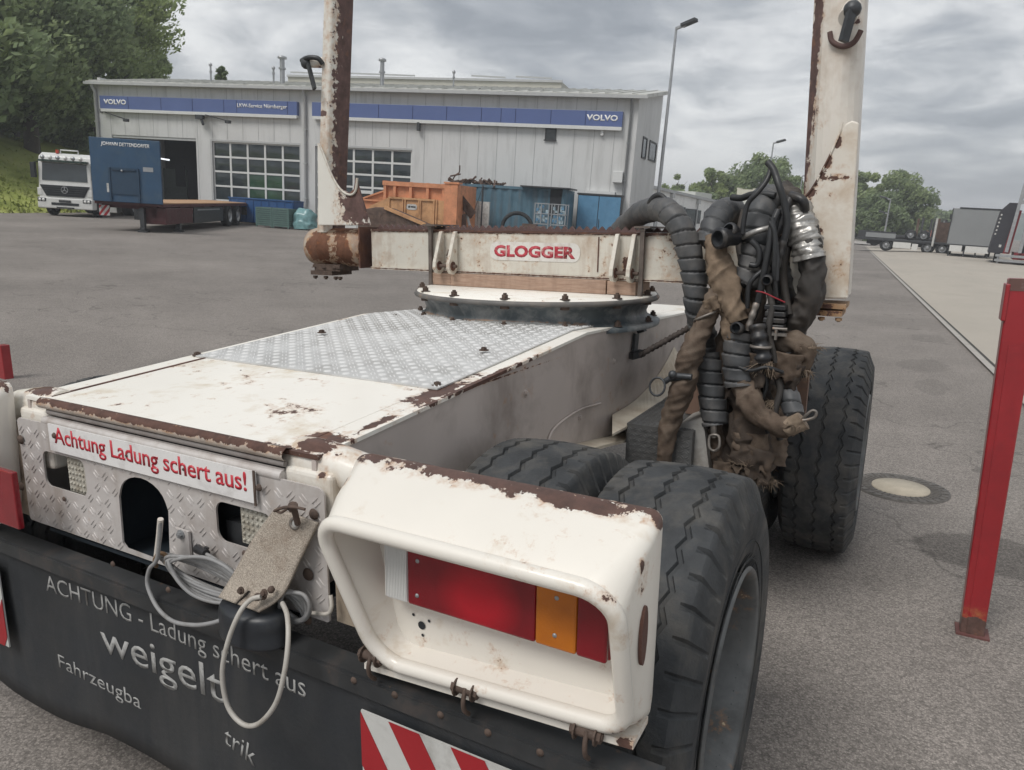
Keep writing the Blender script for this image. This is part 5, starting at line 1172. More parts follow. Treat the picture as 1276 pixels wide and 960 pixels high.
# --- lamp housings
def housing(mir):
    xm = (lambda x: x) if not mir else (lambda x: -3.045-x)
    k = 7
    def loop(x0, x1, z0, z1, r, yf, sk=0.):
        return [Vector((xm(x+sk*(1-(z-z0)/(z1-z0))*(1-(x-x0)/(x1-x0))), yf(z)+.0022*noise.noise((x*9, z*9, yf(z)*5)), z+.036*(1-(z-z0)/(z1-z0))*(x-x0)/(x1-x0)+.0012*noise.noise((x*14, z*14, 3)))) for x, z in rrect(x0, x1, z0, z1, r, k)]
    S_ = .065
    rim = lambda z: .885+.085*(1.135-z)/.32
    blobs = [((xm(-.60), 1.045, 1.190), (.34, .025, .018)), ((xm(-.42), 1.03, 1.186), (.10, .02, .016)), ((xm(-.297), .96, 1.14), (.004, .006, .010)), ((xm(-.345), .935, 1.125), (.006, .007, .006)), ((xm(-.315), .955, .83), (.015, .03, .028)), ((xm(-.87), .985, 1.15), (.022, .014, .01))]
    hm = mat('housing_paint'+('_far' if mir else ''), CR, .42, var=.03, vs=3, coat=.35, dirt=((.52, .42, .30), .12, 9), rust=B_(blobs), blobamp=1.0, blobscale=28, speck=.24, spscale=19)
    ho = MT()
    L = [loop(-.905, -.298, .80, 1.192, (.02, .03, .06, .03), lambda z: 1.06+.0*z, S_*.6),
         loop(-.912, -.292, .795, 1.197, (.022, .04, .06, .03), lambda z: 1.04-.02*(1.2-z), S_*.6),
         loop(-.905, -.293, .80, 1.182, (.024, .05, .06, .04), lambda z: 1.005-.02*(1.2-z)*0, S_),
         loop(-.892, -.297, .805, 1.162, (.032, .06, .07, .045), lambda z: rim(z)*.45+1.0*.55, S_),
         loop(-.880, -.303, .807, 1.128, (.06, .06, .07, .045), lambda z: rim(z)+.012, S_)]
    ho.loft(L); 
    ho.add([Vector((p.x, 1.059, p.z)) for p in L[0]], [tuple(range(len(L[0])))])
    hb = ho.build('lamp_housing', hm, tr)
    s = MT()
    # rolled rim: tube round the opening
    cp = loop(-.873, -.312, .816, 1.120, (.06, .06, .065, .045), lambda z: rim(z)+.003, S_)
    s.tube(cp, .0145, 12, closed=True); s.build('rim_tube', hm, hb)
    s = MT(); I = [loop(-.866, -.320, .823, 1.113, (.055, .055, .06, .04), lambda z: rim(z)+.006, S_), loop(-.852, -.332, .836, 1.102, (.035, .035, .04, .03), lambda z: 1.018, S_)]
    s.loft(I); s.add(I[1], [tuple(range(len(I[1])))]); ip = s.build('inner_tray', hm, hb)
    # tail lamp
    yl = .988; z0, z1 = .950, 1.062
    sec = [(-.789, -.739, 'lens_clear', chevM), (-.7385, -.4785, 'lens_red', None), (-.478, -.4045, 'lens_amber', None), (-.404, -.352, 'lens_red', None)]
    tl = MT(); tl.box(*sorted((xm(-.791), xm(-.350))), yl+.002, 1.017, z0-.002, z1+.002); to = tl.build('tail_lamp', MATS['tail_base'], hb, bevel=.004)
    for (a, b_, nm, mm) in sec:
        mm = mm or (MATS['lens_red'] if 'red' in nm else MATS['lens_amber'])
        x0_, x1_ = sorted((xm(a), xm(b_)))
        q = MT(); q.box(x0_, x1_, yl-.012, yl+.0015, z0, z1); lo = q.build(nm, mm, to, bevel=.004)
        if nm != 'lens_clear': continue
    for nm_, a, b_ in (('a', -.478, -.4045), ('c', -.789, -.739)):
        ribs = MT()
        n_ = 14
        for i in range(n_):
            x = xm(a+(b_-a)*(i+.5)/n_); 
            ribs.box(x-.0009, x+.0009, yl-.0132, yl-.0122, z0+.004, z1-.004)
    ribs.build('lens_rib', MATS['lens_rib'] if nm_ == 'a' else chevM, to)
    tri = MT(); tri.prism(rrect(*sorted((xm(-.655), xm(-.525))), z0+.008, z0+.075, (.03, .03, .012, .012)), 'y', yl-.0128, yl-.0122); None
    sc_ = MT()
    for (x, z) in ((-.715, z1-.022), (-.717, z0+.022), (-.440, z1-.02), (-.442, z0+.025)): sc_.lathe([(.0042, 0), (.003, .002), (0, .002)], (xm(x), yl-.0122, z), (0, -1, 0), 10)
    sc_.build('screw', metalM, to)
    hl = MT()
    for (x, z, r) in ((-.737, .886, .0085), (-.720, .900, .0032), (-.756, .903, .0032), (-.735, .866, .0032)): hl.lathe([(r, 0), (0, 0)], (xm(x), 1.0165, z), (0, -1, 0), 12)
    hl.build('cable_hole', darkM, hb)
    # slot in the outer side
    sl = MT(); xs2 = -.2925
    pts = [(.975+.014*math.cos(R_(a)), 1.02+.05*math.sin(R_(a))) for a in range(0, 360, 20)]
    x0_, x1_ = sorted((xm(xs2-.004), xm(xs2+.0015))); sl.prism(pts, 'x', x0_, x1_); sl.build('side_slot', rustM, hb)
    # bottom flange with clamp bolts
    bf = MT(); bf.add([(xm(-.845), .975, .783), (xm(-.30), .975, .817), (xm(-.30), 1.05, .817), (xm(-.845), 1.05, .783), (xm(-.845), .975, .795), (xm(-.30), .975, .830), (xm(-.30), 1.05, .830), (xm(-.845), 1.05, .795)], [(0, 3, 2, 1), (4, 5, 6, 7), (0, 1, 5, 4), (1, 2, 6, 5), (2, 3, 7, 6), (3, 0, 4, 7)]); bf.build('bottom_lip', hm, hb)
    return hb
lr, _, b = newmat('lens_red'); b.inputs['Base Color'].default_value = (.22, .006, .014, 1); b.inputs['Roughness'].default_value = .22; b.inputs['Coat Weight'].default_value = .3; MATS['lens_red'] = lr
lr, _, b = newmat('lens_bright'); b.inputs['Base Color'].default_value = (.36, .004, .014, 1); b.inputs['Roughness'].default_value = .25; MATS['lens_bright'] = lr
lr, _, b = newmat('lens_amber'); b.inputs['Base Color'].default_value = (.52, .14, .01, 1); b.inputs['Roughness'].default_value = .25; b.inputs['Coat Weight'].default_value = .3; MATS['lens_amber'] = lr
lr, _, b = newmat('lens_rib'); b.inputs['Base Color'].default_value = (.55, .22, .05, 1); b.inputs['Roughness'].default_value = .25; b.inputs['Alpha'].default_value = 1; MATS['lens_rib'] = lr
mat('tail_base', (.30, .03, .035), .3)
for n_ in ('lens_red', 'lens_bright', 'lens_amber'):
    t = MATS[n_].node_tree; b = t.nodes['Principled BSDF']; bp = t.nodes.new('ShaderNodeBump'); wv = t.nodes.new('ShaderNodeTexChecker'); tcx = t.nodes.new('ShaderNodeTexCoord')
    wv.inputs['Scale'].default_value = 190; t.links.new(tcx.outputs['Object'], wv.inputs[0]); t.links.new(wv.outputs['Fac'], bp.inputs['Height']); bp.inputs['Strength'].default_value = .5; bp.inputs['Distance'].default_value = .0009; t.links.new(bp.outputs[0], b.inputs['Normal'])
    nz = t.nodes.new('ShaderNodeTexNoise'); nz.inputs['Scale'].default_value = 18; t.links.new(tcx.outputs['Object'], nz.inputs[0]); mr = t.nodes.new('ShaderNodeMixRGB'); c0 = tuple(b.inputs['Base Color'].default_value)
    mr.inputs[1].default_value = (c0[0]*.7, c0[1]*.7, c0[2]*.7, 1); mr.inputs[2].default_value = (min(1, c0[0]*1.25), c0[1]*1.4, c0[2]*1.2, 1); t.links.new(nz.outputs[0], mr.inputs[0]); t.links.new(mr.outputs[0], b.inputs['Base Color'])
    if n_ == 'lens_red':                       # the brighter reflex zone in the middle of the long red lens
        sb_ = t.nodes.new('ShaderNodeVectorMath'); sb_.operation = 'SUBTRACT'; t.links.new(tcx.outputs['Object'], sb_.inputs[0]); sb_.inputs[1].default_value = (-.588+1.57, 0, 1.0)
        ml_ = t.nodes.new('ShaderNodeVectorMath'); ml_.operation = 'MULTIPLY'; t.links.new(sb_.outputs[0], ml_.inputs[0]); ml_.inputs[1].default_value = (14, 0, 17)
        ln_ = t.nodes.new('ShaderNodeVectorMath'); ln_.operation = 'LENGTH'; t.links.new(ml_.outputs[0], ln_.inputs[0])
        mg_ = t.nodes.new('ShaderNodeMapRange'); mg_.inputs[1].default_value = .55; mg_.inputs[2].default_value = 1.25; mg_.inputs[3].default_value = 1; mg_.inputs[4].default_value = 0; t.links.new(ln_.outputs['Value'], mg_.inputs[0])
        m3_ = t.nodes.new('ShaderNodeMixRGB'); m3_.inputs[2].default_value = (.46, .006, .018, 1); t.links.new(mg_.outputs[0], m3_.inputs[0]); t.links.new(mr.outputs[0], m3_.inputs[1]); t.links.new(m3_.outputs[0], b.inputs['Base Color'])
housing(False); housing(True)
q_ = PY(22, 588, .94); q2_ = PY(22, 655, .94)
s = MT(); s.box(q_.x-.30, q_.x, .925, .940, q2_.z, q_.z); s.build('red_marker', MATS['lens_red'], tr, bevel=.003)

# --- mudflap
flapM = mat('flap_rubber', (.020, .023, .027), .62, var=.25, vs=3, dirt=((.032, .033, .034), .55, 5), bump=.25, bs=60, grime=((.075, .072, .068), .5, 9))
flapTx = mat('flap_lettering', (.34, .34, .33), .7, var=.15, vs=30, dirt=((.10, .10, .10), .42, 60))
n_ = 46; vs = []; yfl = lambda x, z: .99+.012*math.sin(x*3.1)+.03*(.74-z)*math.sin(x*2.2+1)
rows = 9
for i in range(n_+1):
    x = -2.86+2.62*i/n_; zb_ = .27+.05*sm(-2.2, -2.3, x)*0+.035*noise.noise((x*4, 1, 0))-.045*math.exp(-((x+2.1)/.2)**2)+.10*sm(-2.15, -2.45, x)*0
    for j in range(rows+1):
        z = .757+(zb_-.757)*j/rows; vs.append((x, yfl(x, z), z))
s = MT(); gq = [(i*(rows+1)+j, (i+1)*(rows+1)+j, (i+1)*(rows+1)+j+1, i*(rows+1)+j+1) for i in range(n_) for j in range(rows)]; s.add(vs, gq, 0, True); s.add([(x, y+.009, z) for x, y, z in vs], [f[::-1] for f in gq], 0, True)
b2_ = len(vs); s.f += [[i*(rows+1)+rows, (i+1)*(rows+1)+rows, (i+1)*(rows+1)+rows+b2_, i*(rows+1)+rows+b2_] for i in range(n_)]; s.m += [0]*n_; s.s += [False]*n_
fl = s.build('mudflap', flapM, tr)
def on_flap(o, lift=.001):
    for v in o.data.vertices:
        p = v.co+Vector(BASE); v.co.y += yfl(p.x, p.z)-lift-.985
    return o
def ftext(body, p0, p1, h, off, lift=.0008):
    a = PY(*p0, .985); b_ = PY(*p1, .985); d = b_-a
    o = text('lettering', body, flapTx, fl, a-Vector(BASE), d, Vector((-d.z, 0, d.x)), d.length, h, off, .0005, 1.0); return on_flap(o, lift)
ftext('ACHTUNG - Ladung schert aus', (56, 744), (381, 879), .064, -.002)
ftext('weigelt', (124, 826), (277, 893), .112, .004)
ftext('Fahrzeugba', (71, 839), (172, 893), .055, -.002)
ftext('trik', (277, 927), (317, 956), .05, -.001)
s = MT(); s.box(-2.86, -.26, .972, .978, .722, .757); s.box(-2.86, -.26, .978, 1.03, .757, .763)
ab = s.build('clamp_rail', mat('rail_dark', (.034, .036, .038), .6, metal=.2, var=.3, vs=9, speck=.15, spscale=12, dirt=((.09, .07, .06), .3, 9)), tr)
s = MT()
for (u, v) in ((141, 703), (210, 735), (313, 778), (441, 848), (492, 866), (549, 891), (608, 913), (673, 938)):
    s.lathe([(.0075, 0), (.006, .003), (0, .004)], PY(u, v, .972), (0, -1, 0), 12)
s.build('bolt', boltM, ab)
for (u, v) in ((463, 826), (580, 868), (730, 922)):
    p = PY(u, v, .965); s = MT(); s.cyl(p+Vector((-.018, .0, .014)), p+Vector((.019, 0, .014)), .0095, n=10); s.hexbolt(p+Vector((-.016, 0, .014)), (-1, 0, 0), .011, .007); s.hexbolt(p+Vector((.017, 0, .014)), (1, 0, 0), .011, .007)
    s.tube(catmull([p+Vector((.003, -.004, .02)), p+Vector((.004, -.014, .0)), p+Vector((.004, -.01, -.02)), p+Vector((.004, .004, -.036))], 4), .0045, 8); s.build('flap_hinge', boltM, tr)
for (x0, w_, z1) in ((-.848, .60, .698), (-2.755, .60, .688)):
    c0 = Vector((x0, .968, z1-.26))-Vector(BASE)
    o, q = hazard_panel(fl, c0, (1, 0, 0), (0, 0, 1), w_, .26, name='hazard_board'); bands(o, q, w_, .26, .142, .071, -.60 if x0 > -2 else .60, start=-.045)

# --- turntable
tc_ = Vector((-1.515, 3.03, 0)); R0 = .557
ttM = mat('turntable_dark', (.060, .074, .082), .5, var=.3, vs=7, dirt=((.30, .30, .29), .60, 9), bump=.2, bs=40, rust=B_([((tc_.x-.3, tc_.y-.5, 1.25), (.2, .12, .012)), ((tc_.x+.2, tc_.y-.5, 1.255), (.24, .12, .010))]), rustcol=(.27, .27, .26), blobamp=.35)
s = MT(); zb0 = 1.232
s.lathe([(R0+.012, -.012), (R0+.014, .004), (R0-.010, .010), (R0-.040, .026), (R0-.048, .045), (R0-.035, .080), (R0-.012, .098)], (tc_.x, tc_.y, zb0), n=96)
tt = s.build('turntable', ttM, tr)
s = MT(); s.lathe([(R0-.06, .097), (R0+.004, .098), (R0+.008, .106), (R0+.002, .118), (R0-.03, .1185)], (tc_.x, tc_.y, zb0), n=96); s.build('ring_edge', mat('ring_grey', (.12, .115, .11), .6, var=.3, vs=9, speck=.2, dirt=((.2, .17, .14), .5, 9)), tt)
s = MT(); s.lathe([(R0-.005, .1182), (R0-.010, .124), (0, .1245)], (tc_.x, tc_.y, zb0), n=96); s.build('top_plate', deckWhite, tt)
s = MT()
for k in range(14):
    a = R_(-160+k*360/14+6); c = Vector((math.cos(a), math.sin(a), 0)); s.hexbolt(tc_+c*(R0-.022)+Vector((0, 0, zb0+.1245)), (0, 0, 1), .014, .014); s.hexbolt(tc_+c*(R0-.012)+Vector((0, 0, zb0+.012)), (0, 0, 1), .013, .014)
    s.cyl(tc_+c*(R0-.022)+Vector((0, 0, zb0+.085)), tc_+c*(R0-.022)+Vector((0, 0, zb0+.1)), .02, n=8)
s.build('bolt', boltM, tt)
s = MT()
for (u, v, h) in ((405, 250, .02),): pass
# --- bunk (cross beam)
YB = 2.985
bl = PY(463, 300, YB).x; zb1, zt1 = 1.425, 1.615
xr = -.40
bunkM = mat('bunk_paint', (.60, .57, .50), .5, var=.05, vs=5, dirt=((.38, .28, .20), .5, 9), speck=.62, spscale=26, grime=((.28, .17, .11), .45, 18), coat=.15,
    rust=B_([((-1.6, YB, 1.616), (1.3, .2, .008)), ((-1.6, YB, 1.424), (1.3, .2, .003)), ((PY(562, 310, YB).x, YB, 1.475), (.022, .02, .05)), ((PY(783, 315, YB).x, YB, 1.475), (.022, .02, .05))]), blobamp=.8, blobscale=40)
s = MT(); s.box(bl, xr, YB, YB+.012, zb1+.006, zt1-.004); s.box(bl, xr, YB+.15, YB+.162, zb1+.006, zt1-.004); s.box(bl, xr, YB-.012, YB+.17, zb1-.006, zb1+.0055); s.box(bl, xr, YB-.006, YB+.168, zt1-.0035, zt1+.006)
bk_ = s.build('bunk_beam', bunkM, tr)
s = MT(); x = bl+.0; pts = []
s.box(bl, xr, YB+.05, YB+.075, zt1+.0065, zt1+.012)
while x < xr-.02: 
    s.add([(x, YB+.052, zt1+.012), (x+.034, YB+.052, zt1+.012), (x+.017, YB+.052, zt1+.03), (x, YB+.070, zt1+.012), (x+.034, YB+.070, zt1+.012), (x+.017, YB+.070, zt1+.03)], [(0, 1, 2), (3, 5, 4), (0, 2, 5, 3), (1, 4, 5, 2)]); x += .036
s.build('serrated_strip', rustP, bk_)
# struts and straps
def strap(u):
    p = PY(u, 300, YB-.02); s = MT(); s.box(p.x-.009, p.x+.009, YB-.03, YB-.013, 1.348, zt1+.02); s.box(p.x-.012, p.x+.012, YB-.034, YB+.18, zt1+.0125, zt1+.022); s.hexbolt((p.x, YB-.022, 1.352), (0, 0, 1), .012, .014); s.box(p.x-.035, p.x+.035, YB-.04, YB+.18, zt1+.024, zt1+.032)
    s.build('strap_rod', mat('strap_steel', (.14, .115, .10), .6, metal=.3, var=.3, vs=20) if 'strap_steel' not in MATS else MATS['strap_steel'], bk_)
strap(537); strap(801)
gusM = mat('gusset_paint', (.60, .57, .50), .5, var=.06, dirt=((.3, .2, .14), .5, 12), speck=.45, spscale=30)
for (u0, ub) in ((553, 547), (570, 563), (772, 765), (793, 785)):
    a = PY(u0, 290, YB).x; s = MT()
    pr_ = [(YB-.012, zt1), (YB-.03, zt1-.002), (YB-.085, 1.47), (YB-.088, 1.44), (YB-.07, 1.418), (YB-.04, 1.412), (YB-.012, 1.43)]
    s.prism(pr_, 'x', a-.009, a+.009); g_ = s.build('hanger_plate', gusM, bk_, bevel=.002)
    s = MT(); s.cyl((a-.012, YB-.055, 1.452), (a+.012, YB-.055, 1.452), .022, n=16); s.build('pin_eye', rustM, g_)
for (ua, ub) in ((553, 570), (772, 793)):
    s = MT(); a = PY(ua, 320, YB).x; b_ = PY(ub, 320, YB).x; s.cyl((a, YB-.055, 1.452), (b_+.03, YB-.055, 1.452), .008, n=8); s.build('hanger_pin', boltM, bk_)
wdM = mat('hard_wood', (.37, .255, .19), .8, var=.14, vs=5, stretch=(2, 8, 18), bump=.35, bs=60, dirt=((.25, .15, .10), .5, 8), grime=((.16, .09, .06), .4, 30))
s = MT(); xa = PY(563, 350, YB-.02).x; xb = PY(756, 350, YB-.02).x; s.box(xa, xb, YB-.03, YB+.18, 1.357, 1.417); s.build('wood_block', wdM, tr, bevel=.003)
s = MT(); s.box(xb+.004, PY(799, 350, YB).x-.015, YB-.025, YB+.17, 1.358, 1.416); s.box(PY(540, 340, YB).x, xa-.004, YB-.022, YB+.17, 1.358, 1.416); s.build('wood_block', wdM, tr, bevel=.003)
# sticker
a = PY(611, 315, YB).x; b_ = PY(723, 315, YB).x
s = MT(); s.prism(rrect(a, b_, 1.487, 1.571, .035, 7), 'y', YB-.0022, YB-.0006); st = s.build('maker_sticker', mat('sticker_pale', (.66, .64, .60), .5, var=.04, dirt=((.45, .38, .33), .4, 20), speck=.15, spscale=40, coat=.2), bk_)
text('lettering', 'GLOGGER', mat('sticker_red', (.42, .035, .055), .5, var=.1, dirt=((.6, .5, .45), .28, 40)), st, Vector((a+.022, YB-.0023, 1.502))-Vector(BASE), (1, 0, 0), (0, 0, 1), b_-a-.044, .054, .05, .0008, 1.04)
s = MT(); 
for q in ((1.428,),): s.box(PY(745, 330, YB).x-.002, PY(745, 330, YB).x+.003, YB-.004, YB-.0005, 1.45, 1.60)
s.build('weld_scar', rustM, bk_)
# end drum on the left
drM = mat('drum_rust', (.42, .36, .29), .75, var=.15, vs=8, dirt=((.2, .1, .06), .6, 9), speck=1.0, spscale=15, bump=.3, rustcol=(.14, .062, .035), rust=B_([((-2.79, 2.96, 1.52), (.085, .09, .085)), ((-2.62, 2.96, 1.50), (.05, .08, .08))]))
xl = PY(390, 305, 3.06).x; xr_ = PY(462, 305, 3.06).x
s = MT(); s.lathe([(0, -.0), (.06, .004), (.094, .02), (.102, .05), (.102, .115), (.106, .118), (.106, .13), (.101, .134), (.101, xr_-xl)], (xl, 3.06, 1.523), (1, 0, 0), 40); dr = s.build('end_drum', drM, tr)
s = MT(); xl += .07; s.box(xl+.02, xl+.20, 2.97, 3.12, 1.398, 1.432); s.box(xl+.0, xl+.15, 2.96, 3.12, 1.375, 1.397)
for x in (xl+.015, xl+.09, xl+.16, xl+.19): s.hexbolt((x, 2.98, 1.372), (0, 0, -1), .013, .012, washer=False); s.hexbolt((x, 2.98, 1.413), (0, 0, 1), .013, .012)
s.build('bolt_plate', boltM, dr)
s = MT(); s.box(xr_-.004, xr_+.004, YB-.018, YB+.17, 1.42, 1.63); s.build('end_rib', rustM, dr)
# --- stakes
def stake(side):
    sg = 1 if side == 'r' else -1
    zs = [1.40 if side == 'r' else 1.60, 1.7, 2.1, 2.5, 2.80 if side == 'l' else 3.05]
    if side == 'r':
        outer = lambda z: -.186-.047*(z-1.35); inner_w = lambda z: PY(1010, 190, 3.0).x-PY(1027, 10, 3.0).x
        prof = [(0, .07), (-.006, .045), (-.02, .022), (-.04, .008), (-.065, .0), (-.095, .0), (-.12, .006), (-.142, .018), (-.188, .085), (-.188, .15), (0, .15)]
    else:
        outer = lambda z: -2.835+.098*(z-1.63); prof = [(0, .05), (.005, .02), (.018, .004), (.04, .0), (.070, .0), (.080, .006), (.083, .02), (.088, .15), (0, .15)]
    wt = lambda z: 1-.05*(z-1.4)
    L = [[Vector((outer(z)+a*wt(z), 2.985+b_, z)) for a, b_ in prof] for z in zs]
    xb_ = outer(2.2)
    if side == 'r': bl_ = [((-.395, 3.02, 2.3), (.018, .09, .95)), ((-.38, 2.99, 1.95), (.012, .05, .3)), ((-.21, 2.98, 1.98), (.03, .03, .006)), ((-.26, 2.98, 2.36), (.03, .03, .012))]
    else: bl_ = [((-2.68, 3.135, 2.3), (.5, .116, 1.6)), ((-2.60, 3.02, 1.72), (.08, .14, .16)), ((-2.75, 2.98, 2.20), (.035, .03, .016))]
    m_ = mat('stake_paint_'+('near' if side == 'r' else 'far'), (.68, .64, .58) if side == 'r' else (.70, .68, .62), .5, var=.04, vs=3, coat=.15, dirt=((.45, .36, .28), .45, 6), rust=B_(bl_), rustcol=(.105, .062, .055), blobamp=.55, blobscale=30, speck=.20, spscale=21)
    s = MT(); s.loft(L, smooth=False); s.add(L[-1], [tuple(range(len(prof)))]); s.add(L[0], [tuple(range(len(prof)))])
    o = s.build('stake', m_, tr, bevel=.006, seg=3)
    return o, m_, outer
so1, sm1, ou1 = stake('r'); so2, sm2, ou2 = stake('l')
# gusset sleeves
s = MT(); P = [PY(*q, 2.97) for q in ((1071, 154), (1062, 151), (1053, 156), (1043, 176), (1028, 208), (1010, 240), (990, 262), (985, 290), (985, 372), (1057, 372))]
s.prism([(p.x, p.z) for p in P], 'y', 2.950, 2.975); gM = mat('sleeve_paint', (.68, .635, .56), .5, var=.05, vs=3, coat=.15, dirt=((.45, .33, .22), .5, 6), rust=B_([((PY(u_, v_, 2.96).x, 2.96, PY(u_, v_, 2.96).z), (.013, .03, .034)) for u_, v_ in ((986, 265), (994, 255), (1002, 246), (1010, 236), (1017, 224), (1024, 211), (1030, 200))]+[((PY(1045, 240, 2.96).x, 2.96, PY(1040, 222, 2.96).z), (.05, .02, .01)), ((PY(1055, 222, 2.96).x, 2.96, PY(1050, 222, 2.96).z), (.02, .02, .008)), ((PY(1045, 178, 2.96).x, 2.96, PY(1050, 180, 2.96).z), (.012, .02, .02)), ((PY(1023, 290, 2.96).x, 2.96, PY(1030, 290, 2.96).z), (.008, .02, .016))]), blobamp=1.2, blobscale=34, speck=.28, spscale=17)
s.build('gusset', gM, so1, bevel=.006)
s = MT(); Q2 = [PY(*q, 2.945) for q in ((1036, 190), (1024, 212), (1008, 240), (988, 262))];  Q = [PY(*q, 2.948) for q in ((1050, 152), (1044, 172), (1029, 204), (1011, 236), (990, 259))]; s.tube(catmull(Q, 6), .0035, 8); s.build('gusset_edge', gM, so1)
s = MT(); s.box(-.36, -.19, 2.94, 3.12, 1.352, 1.37); s.box(-.345, -.20, 2.93, 3.12, 1.325, 1.345)
for x in (-.21, -.27, -.33): s.hexbolt((x, 2.945, 1.322), (0, 0, -1), .012, .01, washer=False)
s.build('foot_plate', mat('foot_rust', (.30, .20, .12), .8, var=.3, vs=14, speck=.9, spscale=16), so1)
s = MT(); P = [PY(*q, 2.965) for q in ((397, 178), (404, 195), (413, 218), (424, 235), (436, 241), (442, 236), (444, 222), (462, 281), (398, 281))]
s.prism([(p.x, p.z) for p in P], 'y', 2.955, 2.972); gl = mat('gusset_far', (.70, .68, .62), .5, var=.04, rust=B_([((PY(447, 262, 2.96).x, 2.96, PY(440, 250, 2.96).z), (.105, .03, .16))]), rustcol=(.105, .062, .055), blobamp=.8, blobscale=28, speck=.2)
s.build('gusset', gl, so2, bevel=.004)
s = MT(); Q = [PY(*q, 2.95) for q in ((398, 180), (405, 197), (414, 220), (425, 237), (436, 243), (443, 238), (445, 222))]; s.tube(catmull(Q, 6), .006, 8); s.build('gusset_edge', gusM, so2)
# hook pegs
s = MT(); a = PY(408, 78, 3.02); b_ = PY(386, 79, 2.98); s.cyl(a, b_, .028, .022, n=16); pg = s.build('peg', sm2, so2)
s = MT(); s.sphere(PY(382, 79, 2.97), .033, 12, sc=(1, .8, .9)); s.obox(PY(384, 80, 2.95), PY(392, 111, 2.93), .014, .022); s.tube(catmull([PY(376, 76, 2.97), PY(384, 72, 2.95), PY(396, 73, 2.96), PY(402, 80, 2.98)], 5), .012, 8); s.build('lever', darkmetalM, pg)
s = MT(); a = PY(1062, 12, 2.99); s.cyl(a, PY(1056, 22, 2.90), .034, .03, n=18); pg = s.build('peg', sm1, so1)
s = MT(); s.sphere(PY(1062, 12, 2.90), .03, 12); s.obox(PY(1062, 12, 2.885), PY(1051, 52, 2.87), .018, .03); s.build('lever', darkmetalM, pg)
s = MT(); s.tube(catmull([PY(1034, 40, 2.975), PY(1037, 52, 2.975), PY(1050, 58, 2.975), PY(1064, 53, 2.975), PY(1073, 38, 2.975)], 6), .010, 6); s.build('wear_arc', rustP, so1)

# --- wheels
def tyre_mesh(name='tyre', R=.53, tw=.285, bw=.335):
    s = MB(); n = 600; hw = tw/2
    gro = [(-.30, .0065), (-.0, .0065), (.30, .0065)]
    cols = []            # (x, radius, groove id)
    def crown(x): return R-.010*(x/hw)**2
    xs_ = [(-hw, 0), (-hw*.96, 0), (-hw*.80, 0)]
    for gx, gw in gro:
        c = gx*tw; xs_ += [(c-gw-.0012, 1), (c-gw*.7, 2), (c+gw*.7, 2), (c+gw+.0012, 1)]
        if gx < .3: xs_ += [(c+tw*.15, 0)]
    xs_ += [(hw*.80, 0), (hw*.96, 0), (hw, 0)]
    side = [(hw+.004, R-.026), (hw+.014, R-.050), (hw+.030, R-.085), (bw/2, R-.14), (bw/2-.004, R-.19), (bw/2-.022, R-.222), (bw/2-.035, R-.235)]
    prof_l = [(-a, r) for a, r in reversed(side)]
    ncol = len(prof_l)*2+len(xs_); vs = []
    for i in range(n):
        a = 2*math.pi*i/n; tri = abs(((i/6.) % 2)-1)*2-1            # zigzag
        ring = []
        for x, r in prof_l: ring.append((x, r))
        for x, g_ in xs_:
            r = crown(x); zx = x
            if g_: zx = x+tri*.0070
            if g_ == 2: r -= .009
            if abs(x) >= hw*.85 and abs(x) < hw*.99 and (i % 12) in (4, 5): r -= .015; zx = x
            if abs(x) >= hw*.99: r -= .004+(.019 if (i % 12) in (4, 5) else 0)
            ring.append((zx, r))
        for x, r in side: ring.append((x, r-(.015 if (x < hw+.02 and (i % 12) in (4, 5)) else 0)))
        for x, r in ring: vs.append((x, r*math.cos(a), r*math.sin(a)))
    s.add(vs, [(i*ncol+k, i*ncol+k+1, ((i+1) % n)*ncol+k+1, ((i+1) % n)*ncol+k) for i in range(n) for k in range(ncol-1)], 0, True)
    # raised ring on the sidewall
    for sg in (-1, 1):
        for rr in (R-.16, R-.10, R-.205):
            s.tube([(sg*(bw/2-.001 if rr < R-.12 else bw/2-.016), rr*math.cos(R_(q)), rr*math.sin(R_(q))) for q in range(0, 360, 5)], .0022, 5, closed=True)
    return s
def wheel(cx_, cy_, sgn=1):
    t = tyre_mesh_data
    o = bpy.data.objects.new('wheel', None); COL.objects.link(o); o.parent = tr; o.location = Vector((cx_, cy_, .528))-Vector(BASE); o.empty_display_size = .1
    ty = bpy.data.objects.new('tyre', t); COL.objects.link(ty); ty.parent = o; ty.rotation_euler = (random.random()*.3, 0, 0)
    ri = bpy.data.objects.new('rim', rim_data); COL.objects.link(ri); ri.parent = o; ri.rotation_euler = (0, 0, 0 if sgn > 0 else math.pi)
    return o
_t = tyre_mesh().build('tyre', tyreTM, fix=False); tyre_mesh_data = _t.data; bpy.data.objects.remove(_t)
for p_ in tyre_mesh_data.polygons: p_.use_smooth = True
bm = bmesh.new(); bm.from_mesh(tyre_mesh_data); bmesh.ops.recalc_face_normals(bm, faces=bm.faces); 
for e_ in bm.edges:
    if len(e_.link_faces) == 2 and e_.calc_face_angle(0) > R_(32): e_.smooth = False
bm.to_mesh(tyre_mesh_data); bm.free()
s = MB(); s.lathe([(.305, .165), (.300, .172), (.290, .165), (.284, .150), (.277, .10), (.262, .02), (.255, -.04), (.235, -.075), (.17, -.085), (.165, -.075), (.14, -.055), (.13, .0), (.11, .03), (0, .035)], (0, 0, 0), (1, 0, 0), 56)
s.lathe([(.305, -.165), (.298, -.172), (.284, -.150), (.26, -.05)], (0, 0, 0), (1, 0, 0), 56)
for k in range(10):
    a = 2*math.pi*k/10; s.hexbolt((-.08, .195*math.cos(a), .195*math.sin(a)), (1, 0, 0), .016, .022)
_t = s.build('rim', rimM); rim_data = _t.data; bpy.data.objects.remove(_t)
